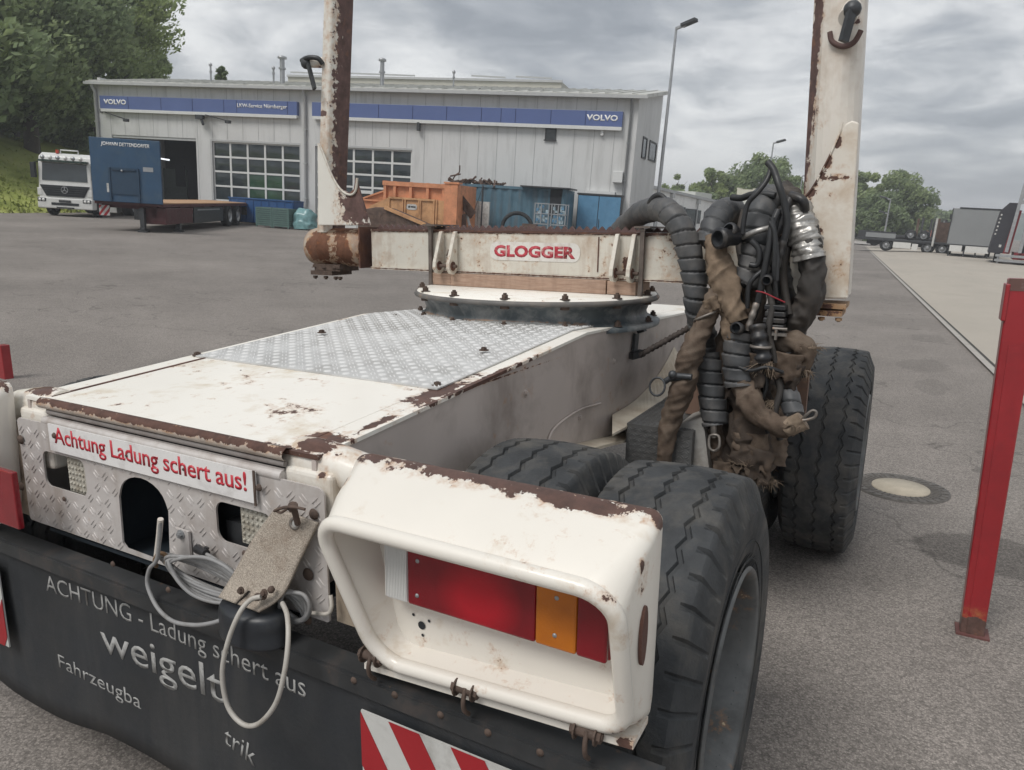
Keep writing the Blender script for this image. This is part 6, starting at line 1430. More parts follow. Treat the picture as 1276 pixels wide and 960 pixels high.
for (cx_, cy_, sg_w) in ((-.432, 1.64, 1), (-.800, 1.66, 1), (-.272, 4.0, 1), (-.665, 4.0, 1), (-2.59, 1.64, -1), (-2.25, 1.66, -1), (-2.76, 4.0, -1), (-2.47, 4.0, -1)):
    wheel(cx_, cy_, sg_w)

# --- step box behind the rear tyre and the hose bracket
boxM = mat('tread_box', (.12, .122, .122), .55, metal=.3, var=.2, vs=6, dirt=((.06, .055, .05), .7, 5))
A = PY(781, 532, 2.75); x0, x1 = A.x, PY(848, 532, 2.75).x; zt_b = PY(800, 530, 2.75).z; s = MT(); s.box(x0, x1+.05, 2.75, 3.25, zt_b-.34, zt_b)
bars(s, lambda a, b, h: Vector((a, 2.7495-h, b)), lambda a, b: True, x0+.015, x1+.04, zt_b-.33, zt_b-.01, .022, .021, .004, .0025)
bars(s, lambda a, b, h: Vector((a, b, zt_b+.0005+h)), lambda a, b: True, x0+.015, x1+.04, 2.765, 3.24, .022, .021, .004, .0025)
s.build('step_box', boxM, tr)
s = MT(); q0 = PY(853, 520, 2.8); s.add([PY(845, 530, 2.79), PY(876, 520, 2.79), PY(884, 590, 2.79), PY(862, 590, 2.79), PY(845, 530, 2.79)+Vector((0, .3, 0)), PY(876, 520, 2.79)+Vector((0, .3, 0)), PY(884, 590, 2.79)+Vector((0, .3, -.1)), PY(862, 590, 2.79)+Vector((0, .3, -.1))], [(0, 1, 2, 3), (7, 6, 5, 4), (0, 4, 5, 1), (1, 5, 6, 2), (2, 6, 7, 3), (3, 7, 4, 0)])
s.build('mud_plate', mat('mud_plate', (.34, .33, .31), .7, var=.2, vs=8, dirt=((.12, .10, .08), .6, 8), bump=.6, bs=50), tr)
s = MT(); a = PX(793, 416, -1.03); b_ = PX(790, 444, -1.03); s.obox(a, b_, .05, .012, (1, 0, 0)); s.obox(PX(786, 444, -1.03), PX(800, 440, -1.0), .03, .03); s.obox(PX(795, 412, -1.03), PX(803, 409, -1.0), .03, .03); hb_ = s.build('rod_bracket', darkmetalM, tr)
pa_ = PY(797, 443, 2.95); pb_2 = PY(858, 409, 3.0)
s = MT(); s.tube(catmull([pa_, pa_.lerp(pb_2, .5), pb_2], 24), .011, 10, rf=lambda S0, a, t: .011+.0035*(((S0/.02)+a/6.283) % 1 < .45)); s.tube(catmull([pb_2+Vector((0, 0, -.01)), pb_2+Vector((.015, 0, .03)), pb_2+Vector((.04, 0, .0))], 4), .01, 8); s.build('wound_rod', mat('rope_rod', (.06, .048, .042), .8, var=.4, vs=30, bump=.3), tr)
s = MT(); s.box(-.78, -.30, 3.02, 3.06, .86, 1.10); s.box(-.75, -.45, 3.07, 3.4, .6, 1.1); s.build('hose_bracket', mat('bracket_rust', (.15, .095, .07), .8, var=.3, vs=8, bump=.3, speck=.4), tr)
# ================================================================== things hanging on the trailer
HG = 'hoses and cables hanging at the trailer side'
spirM = mat('spiral_wrap', (.066, .069, .073), .55, var=.25, vs=9, dirt=((.15, .14, .13), .55, 8), bump=.12, bs=60)
canvM = mat('canvas_brown', (.115, .086, .066), .9, var=.35, vs=9, dirt=((.19, .155, .122), .5, 10), bump=.7, bs=260, spec=.12)
canvL = mat('canvas_tan', (.22, .165, .118), .9, var=.3, vs=12, dirt=((.09, .068, .052), .62, 10), bump=.7, bs=260, spec=.12)
canvD = mat('canvas_dark', (.062, .050, .042), .9, var=.3, vs=8, dirt=((.12, .085, .06), .5, 7), bump=.7, bs=260, spec=.12)
rubH = mat('hose_rubber', (.042, .038, .035), .7, var=.25, vs=8, dirt=((.085, .068, .055), .55, 7), bump=.2, bs=70)
tapeM = mat('silver_tape', (.42, .41, .39), .35, metal=.55, var=.25, vs=14, dirt=((.14, .12, .10), .55, 14), bump=.5, bs=40)
cabM = mat('cable_black', (.022, .023, .025), .5, var=.3, vs=20)
plasM = mat('plug_black', (.020, .021, .024), .42, var=.3, vs=15, dirt=((.07, .06, .05), .5, 12))
steelM = mat('coupling_steel', (.22, .20, .18), .5, metal=.6, var=.3, vs=20, speck=.3, spscale=40)
fibM = mat('frayed_fibre', (.19, .145, .105), .95, var=.3, vs=20)
def hose(name, label, pts, R, style='plain', m=None, yj=0, n=20, cat='hose', taper=None, seed=0, parent=None, ends=None):
    P = [PY(u, v, y) for u, v, y in pts]
    path = catmull(P, 26 if style != 'plain' else 9)
    # even spacing
    d = [0]
    for i in range(1, len(path)): d.append(d[-1]+(path[i]-path[i-1]).length)
    Lt = d[-1]; step = .0035 if style != 'plain' else .008; N_ = max(8, int(Lt/step)); Q = []; j = 0
    for i in range(N_+1):
        t = Lt*i/N_
        while j < len(d)-2 and d[j+1] < t: j += 1
        Q.append(path[j].lerp(path[j+1], (t-d[j])/max(1e-9, d[j+1]-d[j])))
    tp_ = taper or (lambda t: 1)
    if style == 'spiral':
        Lb_ = .052
        def rf(S0, a, t): 
            ph = (S0/Lb_+a/6.2832+seed*.37) % 1
            return tp_(t)*(R*(.76 if ph > .88 else 1.0+.13*(1-ph)+.07*noise.noise((S0*22, math.cos(a), math.sin(a)+seed))))
        n = 40
    elif style == 'canvas':
        def rf(S0, a, t):
            ca, sa = math.cos(a), math.sin(a)
            w1 = noise.noise((S0*9+seed, ca*.9, sa*.9)); w2 = noise.noise((S0*34+ca*2.2, ca*1.5+seed, sa*1.5)); w3 = abs(noise.noise((S0*22-a*.55, seed*3.1, ca*.6)))
            return tp_(t)*R*(1+.30*w1+.16*w2-.42*w3)
        n = 32
    elif style == 'tape':
        def rf(S0, a, t):
            ph = (S0/.022+a/6.2832) % 1
            return tp_(t)*R*(1+.10*ph+.22*noise.noise((S0*40, math.cos(a)*1.6, math.sin(a)*1.6))+.10*noise.noise((S0*110, math.cos(a)*4, math.sin(a)*4)))
        n = 32
    elif style == 'ribbed':
        def rf(S0, a, t): return R*(1+.12*math.sin(S0/.006))
    else: rf = lambda S0, a, t: tp_(t)*R
    s = MB(P[0]) if parent is None else MB(Vector(parent['b']))
    s.tube(Q, R, n, 0, True, True, rf)
    if parent is None:
        o = s.build(name, m); o.matrix_world = TF(P[0]); o['b'] = tuple(P[0]); tag(o, label, cat, HG)
    else:
        o = s.build(name, m, parent)
    return o
def ring_on(o, u, v, y, R, r, axis, m=steelM, name='clamp'):
    p = PY(u, v, y); s = MB(Vector(o['b'])); ax = Vector(axis).normalized(); x = ax.orthogonal().normalized(); z = ax.cross(x)
    s.tube([p+(x*math.cos(R_(a))+z*math.sin(R_(a)))*R for a in range(0, 360, 15)], r, 8, closed=True); return s.build(name, m, o)
def fray(o, u, v, y, n_, ln, m=fibM, seed=1, dn=(0, 0, -1), spread=.8, w_=.0014, r0=.02):
    ln *= .95
    rn = random.Random(seed); s = MB(Vector(o['b'])); p = PY(u, v, y)
    for k in range(n_):
        a = rn.random()*6.28; c = Vector((math.cos(a), math.sin(a)*.8, 0))*r0*rn.uniform(.5, 1.1)
        d = (Vector(dn)+Vector((rn.gauss(0, spread), rn.gauss(0, spread), rn.gauss(0, spread*.6)))).normalized()*ln*rn.uniform(.4, 1.2)
        s.tube([p+c, p+c+d*.5+Vector((rn.gauss(0, .004), rn.gauss(0, .004), 0)), p+c+d+Vector((rn.gauss(0, .008), rn.gauss(0, .008), 0))], lambda t: w_*(1.2-t), 4, caps=False)
    return s.build('frayed_threads', m, o)
# spiral wrapped hose arching over the bunk
hA = hose('hydraulic_hose', 'spiral wrapped black hose arching over the right end of the cross beam', [(770, 292, 3.28), (783, 279, 3.2), (798, 267, 3.1), (815, 261, 3.0), (832, 264, 2.9), (848, 283, 2.86), (858, 312, 2.85), (865, 345, 2.85), (869, 385, 2.86), (880, 430, 2.95), (884, 470, 2.98), (888, 520, 3.0)], .046, 'spiral', spirM, seed=1)
hose('cable', 'short thin cable looping over the top of the arching hose', [(806, 262, 2.98), (812, 248, 2.94), (822, 243, 2.93), (832, 252, 2.92), (835, 262, 2.95)], .010, 'plain', cabM, cat='cable')
# canvas sleeve from the arch down to the left
hB = hose('canvas_hose', 'brown canvas covered hose hanging lowest at the left with a ring clamp', [(893, 362, 2.80), (884, 388, 2.78), (873, 412, 2.76), (862, 440, 2.74), (851, 475, 2.73), (843, 505, 2.73), (833, 540, 2.73), (827, 574, 2.74)], .050, 'canvas', canvM, seed=2, taper=lambda t: .68+.40*math.sin(min(1, t*1.6)*1.57)-.42*max(0, t-.45)/.55)
ring_on(hB, 881, 393, 2.78, .050, .005, (-.5, 0, 1)); ring_on(hB, 848, 470, 2.73, .045, .008, (-.3, 0, 1), darkmetalM)
s = MB(Vector(hB['b'])); p = PY(819, 482, 2.66); s.tube([p+Vector((.030*math.cos(R_(a)), .008*math.sin(R_(a)), .034*math.sin(R_(a)))) for a in range(0, 360, 20)], .0045, 8, closed=True); s.tube([PY(828, 476, 2.68), PY(840, 468, 2.68), PY(862, 470, 2.68)], .012, 10); s.sphere(PY(838, 467, 2.67), .017, 10); s.build('ring_bolt', darkmetalM, hB)
# second spiral, short arch in the middle
hC = hose('hydraulic_hose', 'short spiral wrapped hose curving over behind the black round coupling', [(925, 275, 3.15), (914, 264, 3.1), (901, 264, 3.02), (892, 276, 2.95), (887, 292, 2.9), (882, 306, 2.88)], .048, 'spiral', spirM, seed=3)
hD = hose('canvas_hose', 'light tan canvas sleeve hanging below the round black coupling', [(889, 296, 2.86), (893, 322, 2.82), (900, 345, 2.80), (910, 372, 2.78), (918, 400, 2.78)], .047, 'canvas', canvL, seed=4, taper=lambda t: .78+.35*math.sin(t*3.0))
hE = hose('hydraulic_hose', 'thick spiral wrapped hose standing upright in the middle of the bundle', [(966, 262, 3.1), (956, 250, 3.02), (950, 262, 2.94), (946, 282, 2.9), (944, 310, 2.88), (938, 335, 2.86), (929, 358, 2.84)], .056, 'spiral', spirM, seed=5)
s = MB(Vector(hE['b'])); s.tube(catmull([PY(925, 296, 2.82), PY(944, 288, 2.80), PY(962, 284, 2.82)], 6), .011, 8); s.build('tape_band', tapeM, hE)
# taped hose on the right
hF = hose('rubber_hose', 'thick dark rubber hose bowed outward at the right with silver tape round it', [(976, 238, 3.05), (986, 248, 2.98), (992, 262, 2.92), (1000, 285, 2.88), (1008, 318, 2.86), (1012, 345, 2.86), (1009, 372, 2.88), (998, 395, 2.9), (985, 412, 2.92)], .050, 'canvas', rubH, seed=6, taper=lambda t: .82+.32*t)
hose('tape_wrap', '', [(992, 262, 2.91), (998, 282, 2.88), (1005, 305, 2.865), (1009, 324, 2.86)], .052, 'tape', tapeM, parent=hF)
# round socket couplings
def coupling(label, u, v, y, R, d, name='coupling'):
    p = PY(u, v, y); o = empty(name, label, 'coupling', TF(p), HG); d = Vector(d).normalized(); s = MB()
    s.lathe([(R*.72, -.004), (R*.98, 0), (R, .012), (R*.9, .016), (R*.92, .03), (R*.75, .036), (R*.75, .085), (R*.6, .09), (0, .09)], -d*.03, d, 28); s.build('body', plasM, o)
    s = MB(); s.lathe([(R*.72, 0), (R*.7, .03), (0, .03)], -d*.034, d, 24); s.build('socket', darkM, o); return o
coupling('round black socket coupling facing the camera above the tan canvas sleeve', 903, 297, 2.76, .040, (.55, .8, .05))
coupling('small steel ringed coupling just above the round black socket', 914, 290, 2.80, .030, (.4, .8, -.3))
coupling('small round black cap at the centre of the bundle under the upright spiral hose', 957, 348, 2.77, .020, (0, 1, .1))
o = coupling('brown round hose end with a hole above the straight spiral hose', 921, 410, 2.74, .024, (.2, 1, -.2))
# thin cables
for pts, r, lab in (
    ([(962, 205, 2.85), (956, 224, 2.82), (944, 240, 2.8), (933, 252, 2.8), (928, 268, 2.8), (925, 292, 2.8)], .0095, 'left leg of the black cable peak rising above the bundle'),
    ([(957, 203, 2.85), (964, 212, 2.83), (971, 232, 2.8), (978, 255, 2.8), (981, 280, 2.8), (977, 300, 2.8), (972, 322, 2.8)], .0125, 'thicker right leg of the black cable peak rising above the bundle'),
    ([(912, 246, 3.0), (924, 247, 2.98), (936, 243, 2.95), (952, 242, 2.93), (966, 244, 2.92)], .013, 'horizontal black hose crossing behind the cable peak'),
    ([(970, 262, 2.8), (962, 282, 2.78), (958, 310, 2.77), (951, 345, 2.77), (945, 375, 2.78), (938, 398, 2.79)], .012, 'long dark cable running down left of the plug stack'),
    ([(962, 272, 2.77), (966, 300, 2.76), (965, 335, 2.76), (967, 372, 2.78)], .009, 'thin black cable going straight down into the plug stack'),
    ([(959, 276, 2.765), (965, 290, 2.76), (969, 320, 2.76), (968, 350, 2.76)], .007, 'thinnest cable beside the straight black cable'),
    ([(950, 338, 2.78), (940, 346, 2.77), (933, 358, 2.77), (931, 384, 2.78)], .009, 'short bent cable left of the centre cap'),
    ([(986, 246, 2.86), (978, 262, 2.83), (972, 280, 2.82), (965, 296, 2.82), (954, 318, 2.82), (941, 344, 2.83)], .016, 'dark hose slanting down from the right shoulder of the bundle'),
    ([(936, 300, 2.78), (946, 312, 2.78), (944, 330, 2.78), (934, 330, 2.78)], .011, 'curled black cable end below the round socket'),
    ([(985, 244, 2.86), (1000, 250, 2.84), (1003, 262, 2.86)], .017, 'short black stub curving over the right shoulder of the bundle')):
    hose('cable', lab, pts, r, 'plain', cabM if r < .014 else plasM, n=14, cat='cable')
hose('ribbed_cable', 'ribbed black bend protector running down the middle of the bundle', [(976, 300, 2.78), (973, 315, 2.78), (970, 333, 2.79)], .010, 'ribbed', plasM, n=12, cat='cable')
hose('ribbed_cable', 'ribbed bend protector with bolt below the long dark cable', [(943, 378, 2.77), (937, 395, 2.76), (932, 412, 2.76)], .012, 'ribbed', steelM, n=12, cat='cable')
hose('red_cord', 'thin red cord tied across the lower cables', [(942, 363, 2.74), (952, 365, 2.735), (965, 371, 2.735), (978, 377, 2.75)], .0028, 'plain', mat('cord_red', (.28, .02, .03), .7), n=6, cat='cord')
# plug stack
p = PY(966, 398, 2.80); pk = empty('plug_stack', 'stack of black flat electrical plug housings in the lower middle of the bundle', 'plug', TF(p), HG)
for k in range(5):
    s = MB(); z = .045-.024*k; s.box(-.038+.004*(k % 2), .036, -.03, .03, z-.009, z+.009); s.build('plug_body', plasM, pk, bevel=.003)
s = MB(); s.box(.0, .05, -.05, -.03, -.055, -.045); s.box(.01, .018, -.055, -.03, -.07, -.03); s.cyl((.0, -.04, -.03), (.05, -.04, -.03), .006, n=8); s.build('steel_clip', steelM, pk)
# straight spiral hoses low down and their sleeves
hG = hose('hydraulic_hose', 'straight spiral wrapped hose ending in the canvas elbow', [(921, 416, 2.8), (920, 440, 2.79), (921, 462, 2.78), (923, 482, 2.77)], .054, 'spiral', spirM, seed=7)
hH = hose('canvas_hose', 'brown canvas elbow pointing right with a hook at its frayed end', [(925, 478, 2.76), (933, 497, 2.74), (946, 516, 2.71), (960, 528, 2.69), (976, 533, 2.68), (986, 531, 2.68)], .046, 'canvas', canvM, seed=8, taper=lambda t: 1.08-.25*t)
hose('knot', '', [(982, 532, 2.67), (992, 529, 2.66), (1001, 524, 2.66)], .036, 'canvas', fibM, seed=9, parent=hH); fray(hH, 992, 530, 2.65, 60, .035, dn=(-.1, -.2, -.6), seed=3, spread=.9)
s = MB(Vector(hH['b'])); p = PY(1011, 516, 2.64); s.tube(catmull([PY(998, 526, 2.65), PY(1004, 518, 2.64), PY(1012, 512, 2.64), PY(1017, 514, 2.64), PY(1015, 520, 2.64), PY(1007, 523, 2.64), PY(1000, 524, 2.64)], 6), .0055, 8); s.build('hook', steelM, hH)
hI = hose('hydraulic_hose', 'spiral wrapped hose going straight down beside the tread plate box, shackle below', [(882, 440, 2.84), (885, 475, 2.83), (889, 510, 2.82), (892, 530, 2.81)], .048, 'spiral', spirM, seed=10)
s = MB(Vector(hI['b'])); s.tube(catmull([PY(884, 545, 2.76), PY(884, 558, 2.75), PY(890, 562, 2.75), (PY(896, 557, 2.75)), PY(896, 545, 2.76), PY(890, 542, 2.76)], 5, closed=True), .006, 8, closed=True); s.cyl(PY(889, 530, 2.77), PY(890, 545, 2.77), .012, n=10); s.build('shackle', steelM, hI)
hJ = hose('canvas_hose', 'dark canvas sleeve hanging straight down behind the shackle', [(890, 525, 2.88), (896, 550, 2.88), (900, 575, 2.88), (903, 600, 2.88)], .050, 'canvas', canvM, seed=11)
hK = hose('hydraulic_hose', 'thin spiral wrapped hose in front of the front tyre', [(974, 462, 2.84), (979, 480, 2.83), (985, 500, 2.80), (990, 518, 2.77)], .034, 'spiral', spirM, seed=12)
hL = hose('canvas_bundle', 'large crumpled canvas sleeve ending in a frayed tuft above the rear tyre', [(948, 440, 2.9), (940, 475, 2.88), (934, 510, 2.86), (932, 545, 2.84), (936, 575, 2.83), (945, 592, 2.83)], .078, 'canvas', canvD, seed=13, taper=lambda t: .8+.35*math.sin(t*2.8))
fray(hL, 950, 595, 2.80, 150, .05, seed=5, r0=.05); fray(hL, 928, 578, 2.76, 60, .045, seed=6, dn=(-.2, -.2, .3), r0=.04)
hM = hose('canvas_hose', 'dark brown canvas sleeve in the deep right of the bundle hanging beside the tyre', [(962, 478, 2.98), (962, 510, 2.95), (962, 545, 2.93), (960, 580, 2.9)], .06, 'canvas', canvM, seed=14)
hN = hose('canvas_roll', 'frayed brown sacking rolled round the hose ends by the front tyre', [(962, 432, 2.88), (980, 425, 2.84), (998, 432, 2.84), (1000, 448, 2.86), (984, 458, 2.87), (972, 462, 2.88)], .042, 'canvas', canvM, seed=15)
fray(hN, 1004, 432, 2.84, 90, .04, seed=8, dn=(1, -.2, .2), r0=.045); fray(hN, 996, 460, 2.84, 80, .05, seed=9, dn=(.3, 0, -1), r0=.04); fray(hL, 962, 500, 2.78, 50, .06, seed=10, dn=(0, 0, -1), r0=.02)
hO = hose('canvas_hose', 'greyish brown canvas flap hanging behind the tan sleeve', [(925, 350, 2.92), (930, 385, 2.90), (934, 420, 2.9), (925, 450, 2.92)], .058, 'canvas', canvL, seed=16, taper=lambda t: .7+.4*t)
hP = hose('rubber_hose', 'black hose behind the upright spiral hose linking to the plug stack', [(960, 300, 2.95), (970, 330, 2.95), (975, 370, 2.93), (972, 410, 2.92), (965, 440, 2.92), (952, 475, 2.93)], .045, 'canvas', plasM, seed=17)
hQ = hose('steel_coupling', 'ribbed steel hose coupling hanging just right of the brown round hose end', [(944, 405, 2.76), (946, 422, 2.75), (950, 440, 2.75), (951, 452, 2.75)], .030, 'ribbed', plasM, n=20, cat='coupling')
ring_on(hQ, 948, 432, 2.75, .034, .006, (0, 0, 1)); fray(hQ, 955, 450, 2.75, 70, .07, seed=12, r0=.02, w_=.0022)
hR = hose('canvas_hose', 'crumpled brown canvas filling the lowest part of the bundle', [(905, 470, 3.0), (908, 510, 2.98), (914, 550, 2.95), (922, 585, 2.92)], .06, 'canvas', canvD, seed=18)

for k, (q0, q1, q2, q3, r, sty, m_, lab) in enumerate((
    ((972, 258, 2.92), (984, 292, 2.9), (976, 340, 2.86), (983, 392, 2.84), .014, 'plain', rubH, 'dark cable pressed against the taped hose'),
    ((928, 262, 2.98), (921, 300, 2.95), (927, 345, 2.92), (918, 398, 2.88), .015, 'plain', rubH, 'dusty cable running behind the tan canvas sleeve'),
    ((938, 262, 2.9), (930, 320, 2.86), (920, 350, 2.84), (926, 392, 2.82), .010, 'plain', cabM, 'black cable crossing the lower end of the upright spiral hose'),
    ((955, 352, 2.8), (962, 382, 2.78), (958, 412, 2.77), (966, 452, 2.78), .012, 'plain', rubH, 'dusty cable passing left of the plug stack'),
    ((940, 350, 2.86), (948, 385, 2.86), (940, 420, 2.85), (930, 470, 2.86), .028, 'canvas', canvD, 'dark rag wound hose behind the bend protector'),
    ((908, 405, 2.86), (900, 430, 2.85), (905, 470, 2.85), (899, 515, 2.86), .030, 'canvas', canvD, 'dark canvas strip between the two straight spiral hoses'),
    ((964, 455, 2.80), (972, 485, 2.78), (966, 515, 2.77), (972, 548, 2.78), .012, 'plain', rubH, 'dusty cable hanging in front of the thin spiral hose'),
    ((948, 450, 2.80), (955, 480, 2.79), (948, 505, 2.78), (957, 540, 2.78), .009, 'plain', cabM, 'black cable end hanging over the crumpled canvas'),
    ((990, 400, 2.94), (1000, 418, 2.9), (996, 446, 2.88), (1003, 470, 2.88), .012, 'plain', cabM, 'black cable end beside the rolled sacking'),
    ((870, 350, 2.92), (878, 372, 2.9), (890, 384, 2.88), (902, 380, 2.86), .010, 'plain', rubH, 'short dusty cable crossing from the arching hose to the tan sleeve'),
    ((915, 455, 2.74), (935, 462, 2.72), (955, 458, 2.72), (975, 464, 2.76), .007, 'plain', cabM, 'thin black cord tied across the bundle above the canvas elbow'))):
    hose('cable' if sty == 'plain' else 'canvas_hose', lab, [q0, q1, q2, q3], r, sty, m_, n=14, cat='cable' if sty == 'plain' else 'hose', seed=30+k)
def rag(o, u, v, y, w, h, m, seed, rot=0.):
    rn = random.Random(seed); p = PY(u, v, y); s = MB(Vector(o['b'])); nx, nz = 10, 12; vs = []
    for j in range(nz+1):
        for i in range(nx+1):
            a = (i/nx-.5)*w*(1+.25*noise.noise((j*.4, seed, 0))); d = -h*j/nz*(1+(.28*noise.noise((i*.9, seed*2.3, 0)) if j == nz else 0))
            yy = .022*noise.noise((a*28, d*14, seed))+.012*noise.noise((a*70, d*40, seed*3)); vs.append(p+Vector((a*math.cos(rot)-d*math.sin(rot)+.01*noise.noise((d*25, seed, 5)), yy-.012*(1-(2*i/nx-1)**2), a*math.sin(rot)+d*math.cos(rot))))
    s.add(vs, [(j*(nx+1)+i, j*(nx+1)+i+1, (j+1)*(nx+1)+i+1, (j+1)*(nx+1)+i) for j in range(nz) for i in range(nx)], 0, True)
    r_ = s.build('torn_rag', m, o); md = r_.modifiers.new('thick', 'SOLIDIFY'); md.thickness = .002; return r_
rag(hD, 905, 384, 2.765, .06, .12, canvL, 1, .2); rag(hL, 935, 540, 2.76, .13, .16, canvM, 2, .1); rag(hL, 950, 560, 2.75, .11, .13, canvD, 3, -.2); rag(hN, 982, 440, 2.78, .11, .10, canvM, 4, -.1)
rag(hO, 924, 385, 2.82, .07, .15, canvM, 5, 0); rag(hR, 905, 520, 2.85, .09, .22, canvD, 6, .1); rag(hN, 992, 452, 2.80, .07, .10, canvD, 7, -.3); rag(hJ, 902, 575, 2.80, .08, .12, canvM, 8, .1); rag(hB, 883, 372, 2.74, .06, .05, canvL, 9, .5); rag(hQ, 942, 440, 2.74, .05, .13, canvD, 10, .1)
# ------------------------------------------------------------------ belt strap with the rubber marker lamp
p0 = PY(368, 648, 1.03)
strapM = mat('belt_felt', (.40, .35, .295), .95, var=.42, vs=330, dirt=((.20, .14, .10), .35, 9), bump=.9, bs=420, spec=.1)
sl = empty('marker_lamp', 'black rubber marker lamp hanging from a speckled conveyor belt strap on the rear panel', 'lamp', TF(p0)); 
# strap centreline from the pin down towards the camera
def mid(u, v, y): return PY(u, v, y)
Lft = [(344, 633, 1.030), (316, 672, 1.012), (290, 718, .985), (273, 745, .955)]
Rgt = [(397, 652, 1.030), (374, 698, 1.010), (352, 742, .98), (322, 763, .945)]
LL = catmull([PY(*q) for q in Lft], 8); RR = catmull([PY(*q) for q in Rgt], 8); s = MB(p0); NW = 14; vs = []; n_ = len(LL)
for i in range(n_):
    for k in range(NW+1): 
        q = LL[i].lerp(RR[i], k/NW); vs.append(q)
fs = []
for i in range(n_-1):
    for k in range(NW):
        if i >= n_-7 and k == 6: continue                       # the slit
        fs.append((i*(NW+1)+k, i*(NW+1)+k+1, (i+1)*(NW+1)+k+1, (i+1)*(NW+1)+k))
s.add(vs, fs, 0, True); st_ = s.build('belt_strap', strapM, sl, weld=True); so_ = st_.modifiers.new('thick', 'SOLIDIFY'); so_.thickness = .006; so_.offset = 0
nrm = (RR[2]-LL[2]).cross(LL[6]-LL[2]).normalized()
if nrm.y > 0: nrm = -nrm
ce = PY(369, 652, 1.027); s = MB(p0); s.lathe([(.0075, .004), (.0075, .0065), (.0135, .0065), (.0145, .0035)], ce, nrm, 24); s.build('eyelet', steelM, sl)
s = MB(p0); s.lathe([(.0078, 0), (0, 0)], ce+nrm*.0045, nrm, 20); s.build('eyelet_hole', hazW, sl)
s = MB(p0); s.cyl(PY(371, 653, 1.015), PY(366, 632, 1.0), .0065, n=10); s.cyl(PY(365, 635, .998), PY(365, 629, .995), .010, n=8); s.tube(catmull([PY(342, 637, .99), PY(352, 633, .985), PY(365, 632, .985), PY(380, 635, .99)], 5), .0032, 8); s.tube(catmull([PY(343, 636, .995), PY(350, 639, .985), PY(358, 634, .985)], 5), .0028, 8); s.build('pin', boltM, sl)
c0 = PY(312, 782, .965); s = MB(p0)
top = (PY(275, 750, .96)+PY(352, 748, .985))/2; Rl = (PY(352, 748, .985)-PY(275, 750, .96)).length/2*1.13
cx3 = Vector((c0.x, .975, 0)); ztp = PY(312, 757, .965).z; zbt = PY(312, 806, .94).z
vs = []; NN = 40; prof = [(0, ztp+.002), (.6, ztp+.002), (.93, ztp-.003), (1.0, ztp-.012), (1.03, ztp-.03), (1.0, zbt+.012), (1.04, zbt+.006), (1.02, zbt), (.6, zbt-.004), (0, zbt-.005)]
for r, z in prof:
    for k in range(NN):
        a = 2*math.pi*k/NN; vs.append((cx3.x+r*Rl*.93*math.cos(a), cx3.y+r*.052*math.sin(a), z))
s.add(vs, [(i*NN+k, i*NN+(k+1) % NN, (i+1)*NN+(k+1) % NN, (i+1)*NN+k) for i in range(len(prof)-1) for k in range(NN)], 0, True); s.build('rubber_body', mat('lamp_rubber', (.018, .021, .026), .42, var=.25, vs=9, dirt=((.05, .05, .05), .4, 12), bump=.1), sl)
s = MB(p0)
for q in ((301, 736, .955), (322, 744, .952), (330, 739, .955)): s.hexbolt(PY(*q), nrm, .0055, .005)
s.cyl(PY(318, 745, .95), PY(330, 743, .955), .007, n=10); s.sphere(PY(338, 735, .965), .008, 8); s.build('screw', boltM, sl)

# ------------------------------------------------------------------ grey cable coil
coilM = mat('cable_grey', (.26, .26, .26), .55, var=.1, vs=20, dirt=((.14, .13, .12), .4, 20))
rn = random.Random(3)
def cable(name, lab, pts, r, parent=None, m=coilM, cat='cable'):
    P = [PY(*q) for q in pts]; s = MB(P[0] if parent is None else Vector(parent['b'])); s.tube(catmull(P, 10), r, 10)
    if parent is None:
        o = s.build(name, m); o.matrix_world = TF(P[0]); o['b'] = tuple(P[0]); tag(o, lab, cat)
    else: o = s.build(name, m, parent)
    return o
s = MB(PY(230, 700, 1.03)); b0_ = PY(230, 700, 1.03)
def loops(n, cu, cv, ax, bx, rot, y, dk):
    for k in range(n):
        A = ax-dk[0]*k; B_2 = bx+dk[1]*k; r_ = R_(rot+rn.uniform(-3, 3)); pts = []
        ou = rn.uniform(-1.5, 1.5); ov = rn.uniform(-1.5, 1.5)
        for q in range(0, 360, 20):
            a_ = R_(q); e_ = A*math.cos(a_); f_ = B_2*math.sin(a_)
            if e_ < 0: f_ *= .55+.45*(1-(e_/A)**2)
            pts.append(PY(cu+ou+dk[2]*k+e_*math.cos(r_)-f_*math.sin(r_), cv+ov+dk[3]*k+e_*math.sin(r_)+f_*math.cos(r_), y-.004*k+.012*math.cos(a_)+.006*math.sin(a_*2+k)))
        s.tube(catmull(pts, 4, closed=True), .0044, 8, closed=True)
loops(8, 250, 717, 57, 9, 26, 1.015, (1.2, 2.3, .8, .6)); loops(7, 362, 753, 25, 7, 48, 1.03, (.8, 2.0, .8, .5))
co = s.build('cable_coil', coilM); co.matrix_world = TF(b0_); co['b'] = tuple(b0_); tag(co, 'coil of grey cable hooked on the rear panel behind the rubber lamp', 'cable')
s = MB(b0_); s.tube(catmull([PY(195, 706, .995), PY(193, 698, .985), PY(198, 690, .985), PY(206, 692, .995), PY(207, 703, .99)], 5), .005, 8); s.build('cable_tie', mat('tie_tan', (.16, .10, .055), .7), co)
s = MB(b0_); s.tube([PY(195, 695, .99), PY(198, 670, .985), PY(200, 647, .98)], .0065, 10); s.build('sleeve_end', mat('sleeve_pale', (.62, .58, .52), .5), co)
c1 = cable('cable', 'grey cable loop hanging down from the coil left of the rubber lamp', [(200, 650, .98), (196, 695, .975), (186, 710, .97), (184, 730, .965), (196, 757, .955), (215, 774, .945), (240, 779, .94), (262, 777, .945), (285, 770, .96)], .0048)
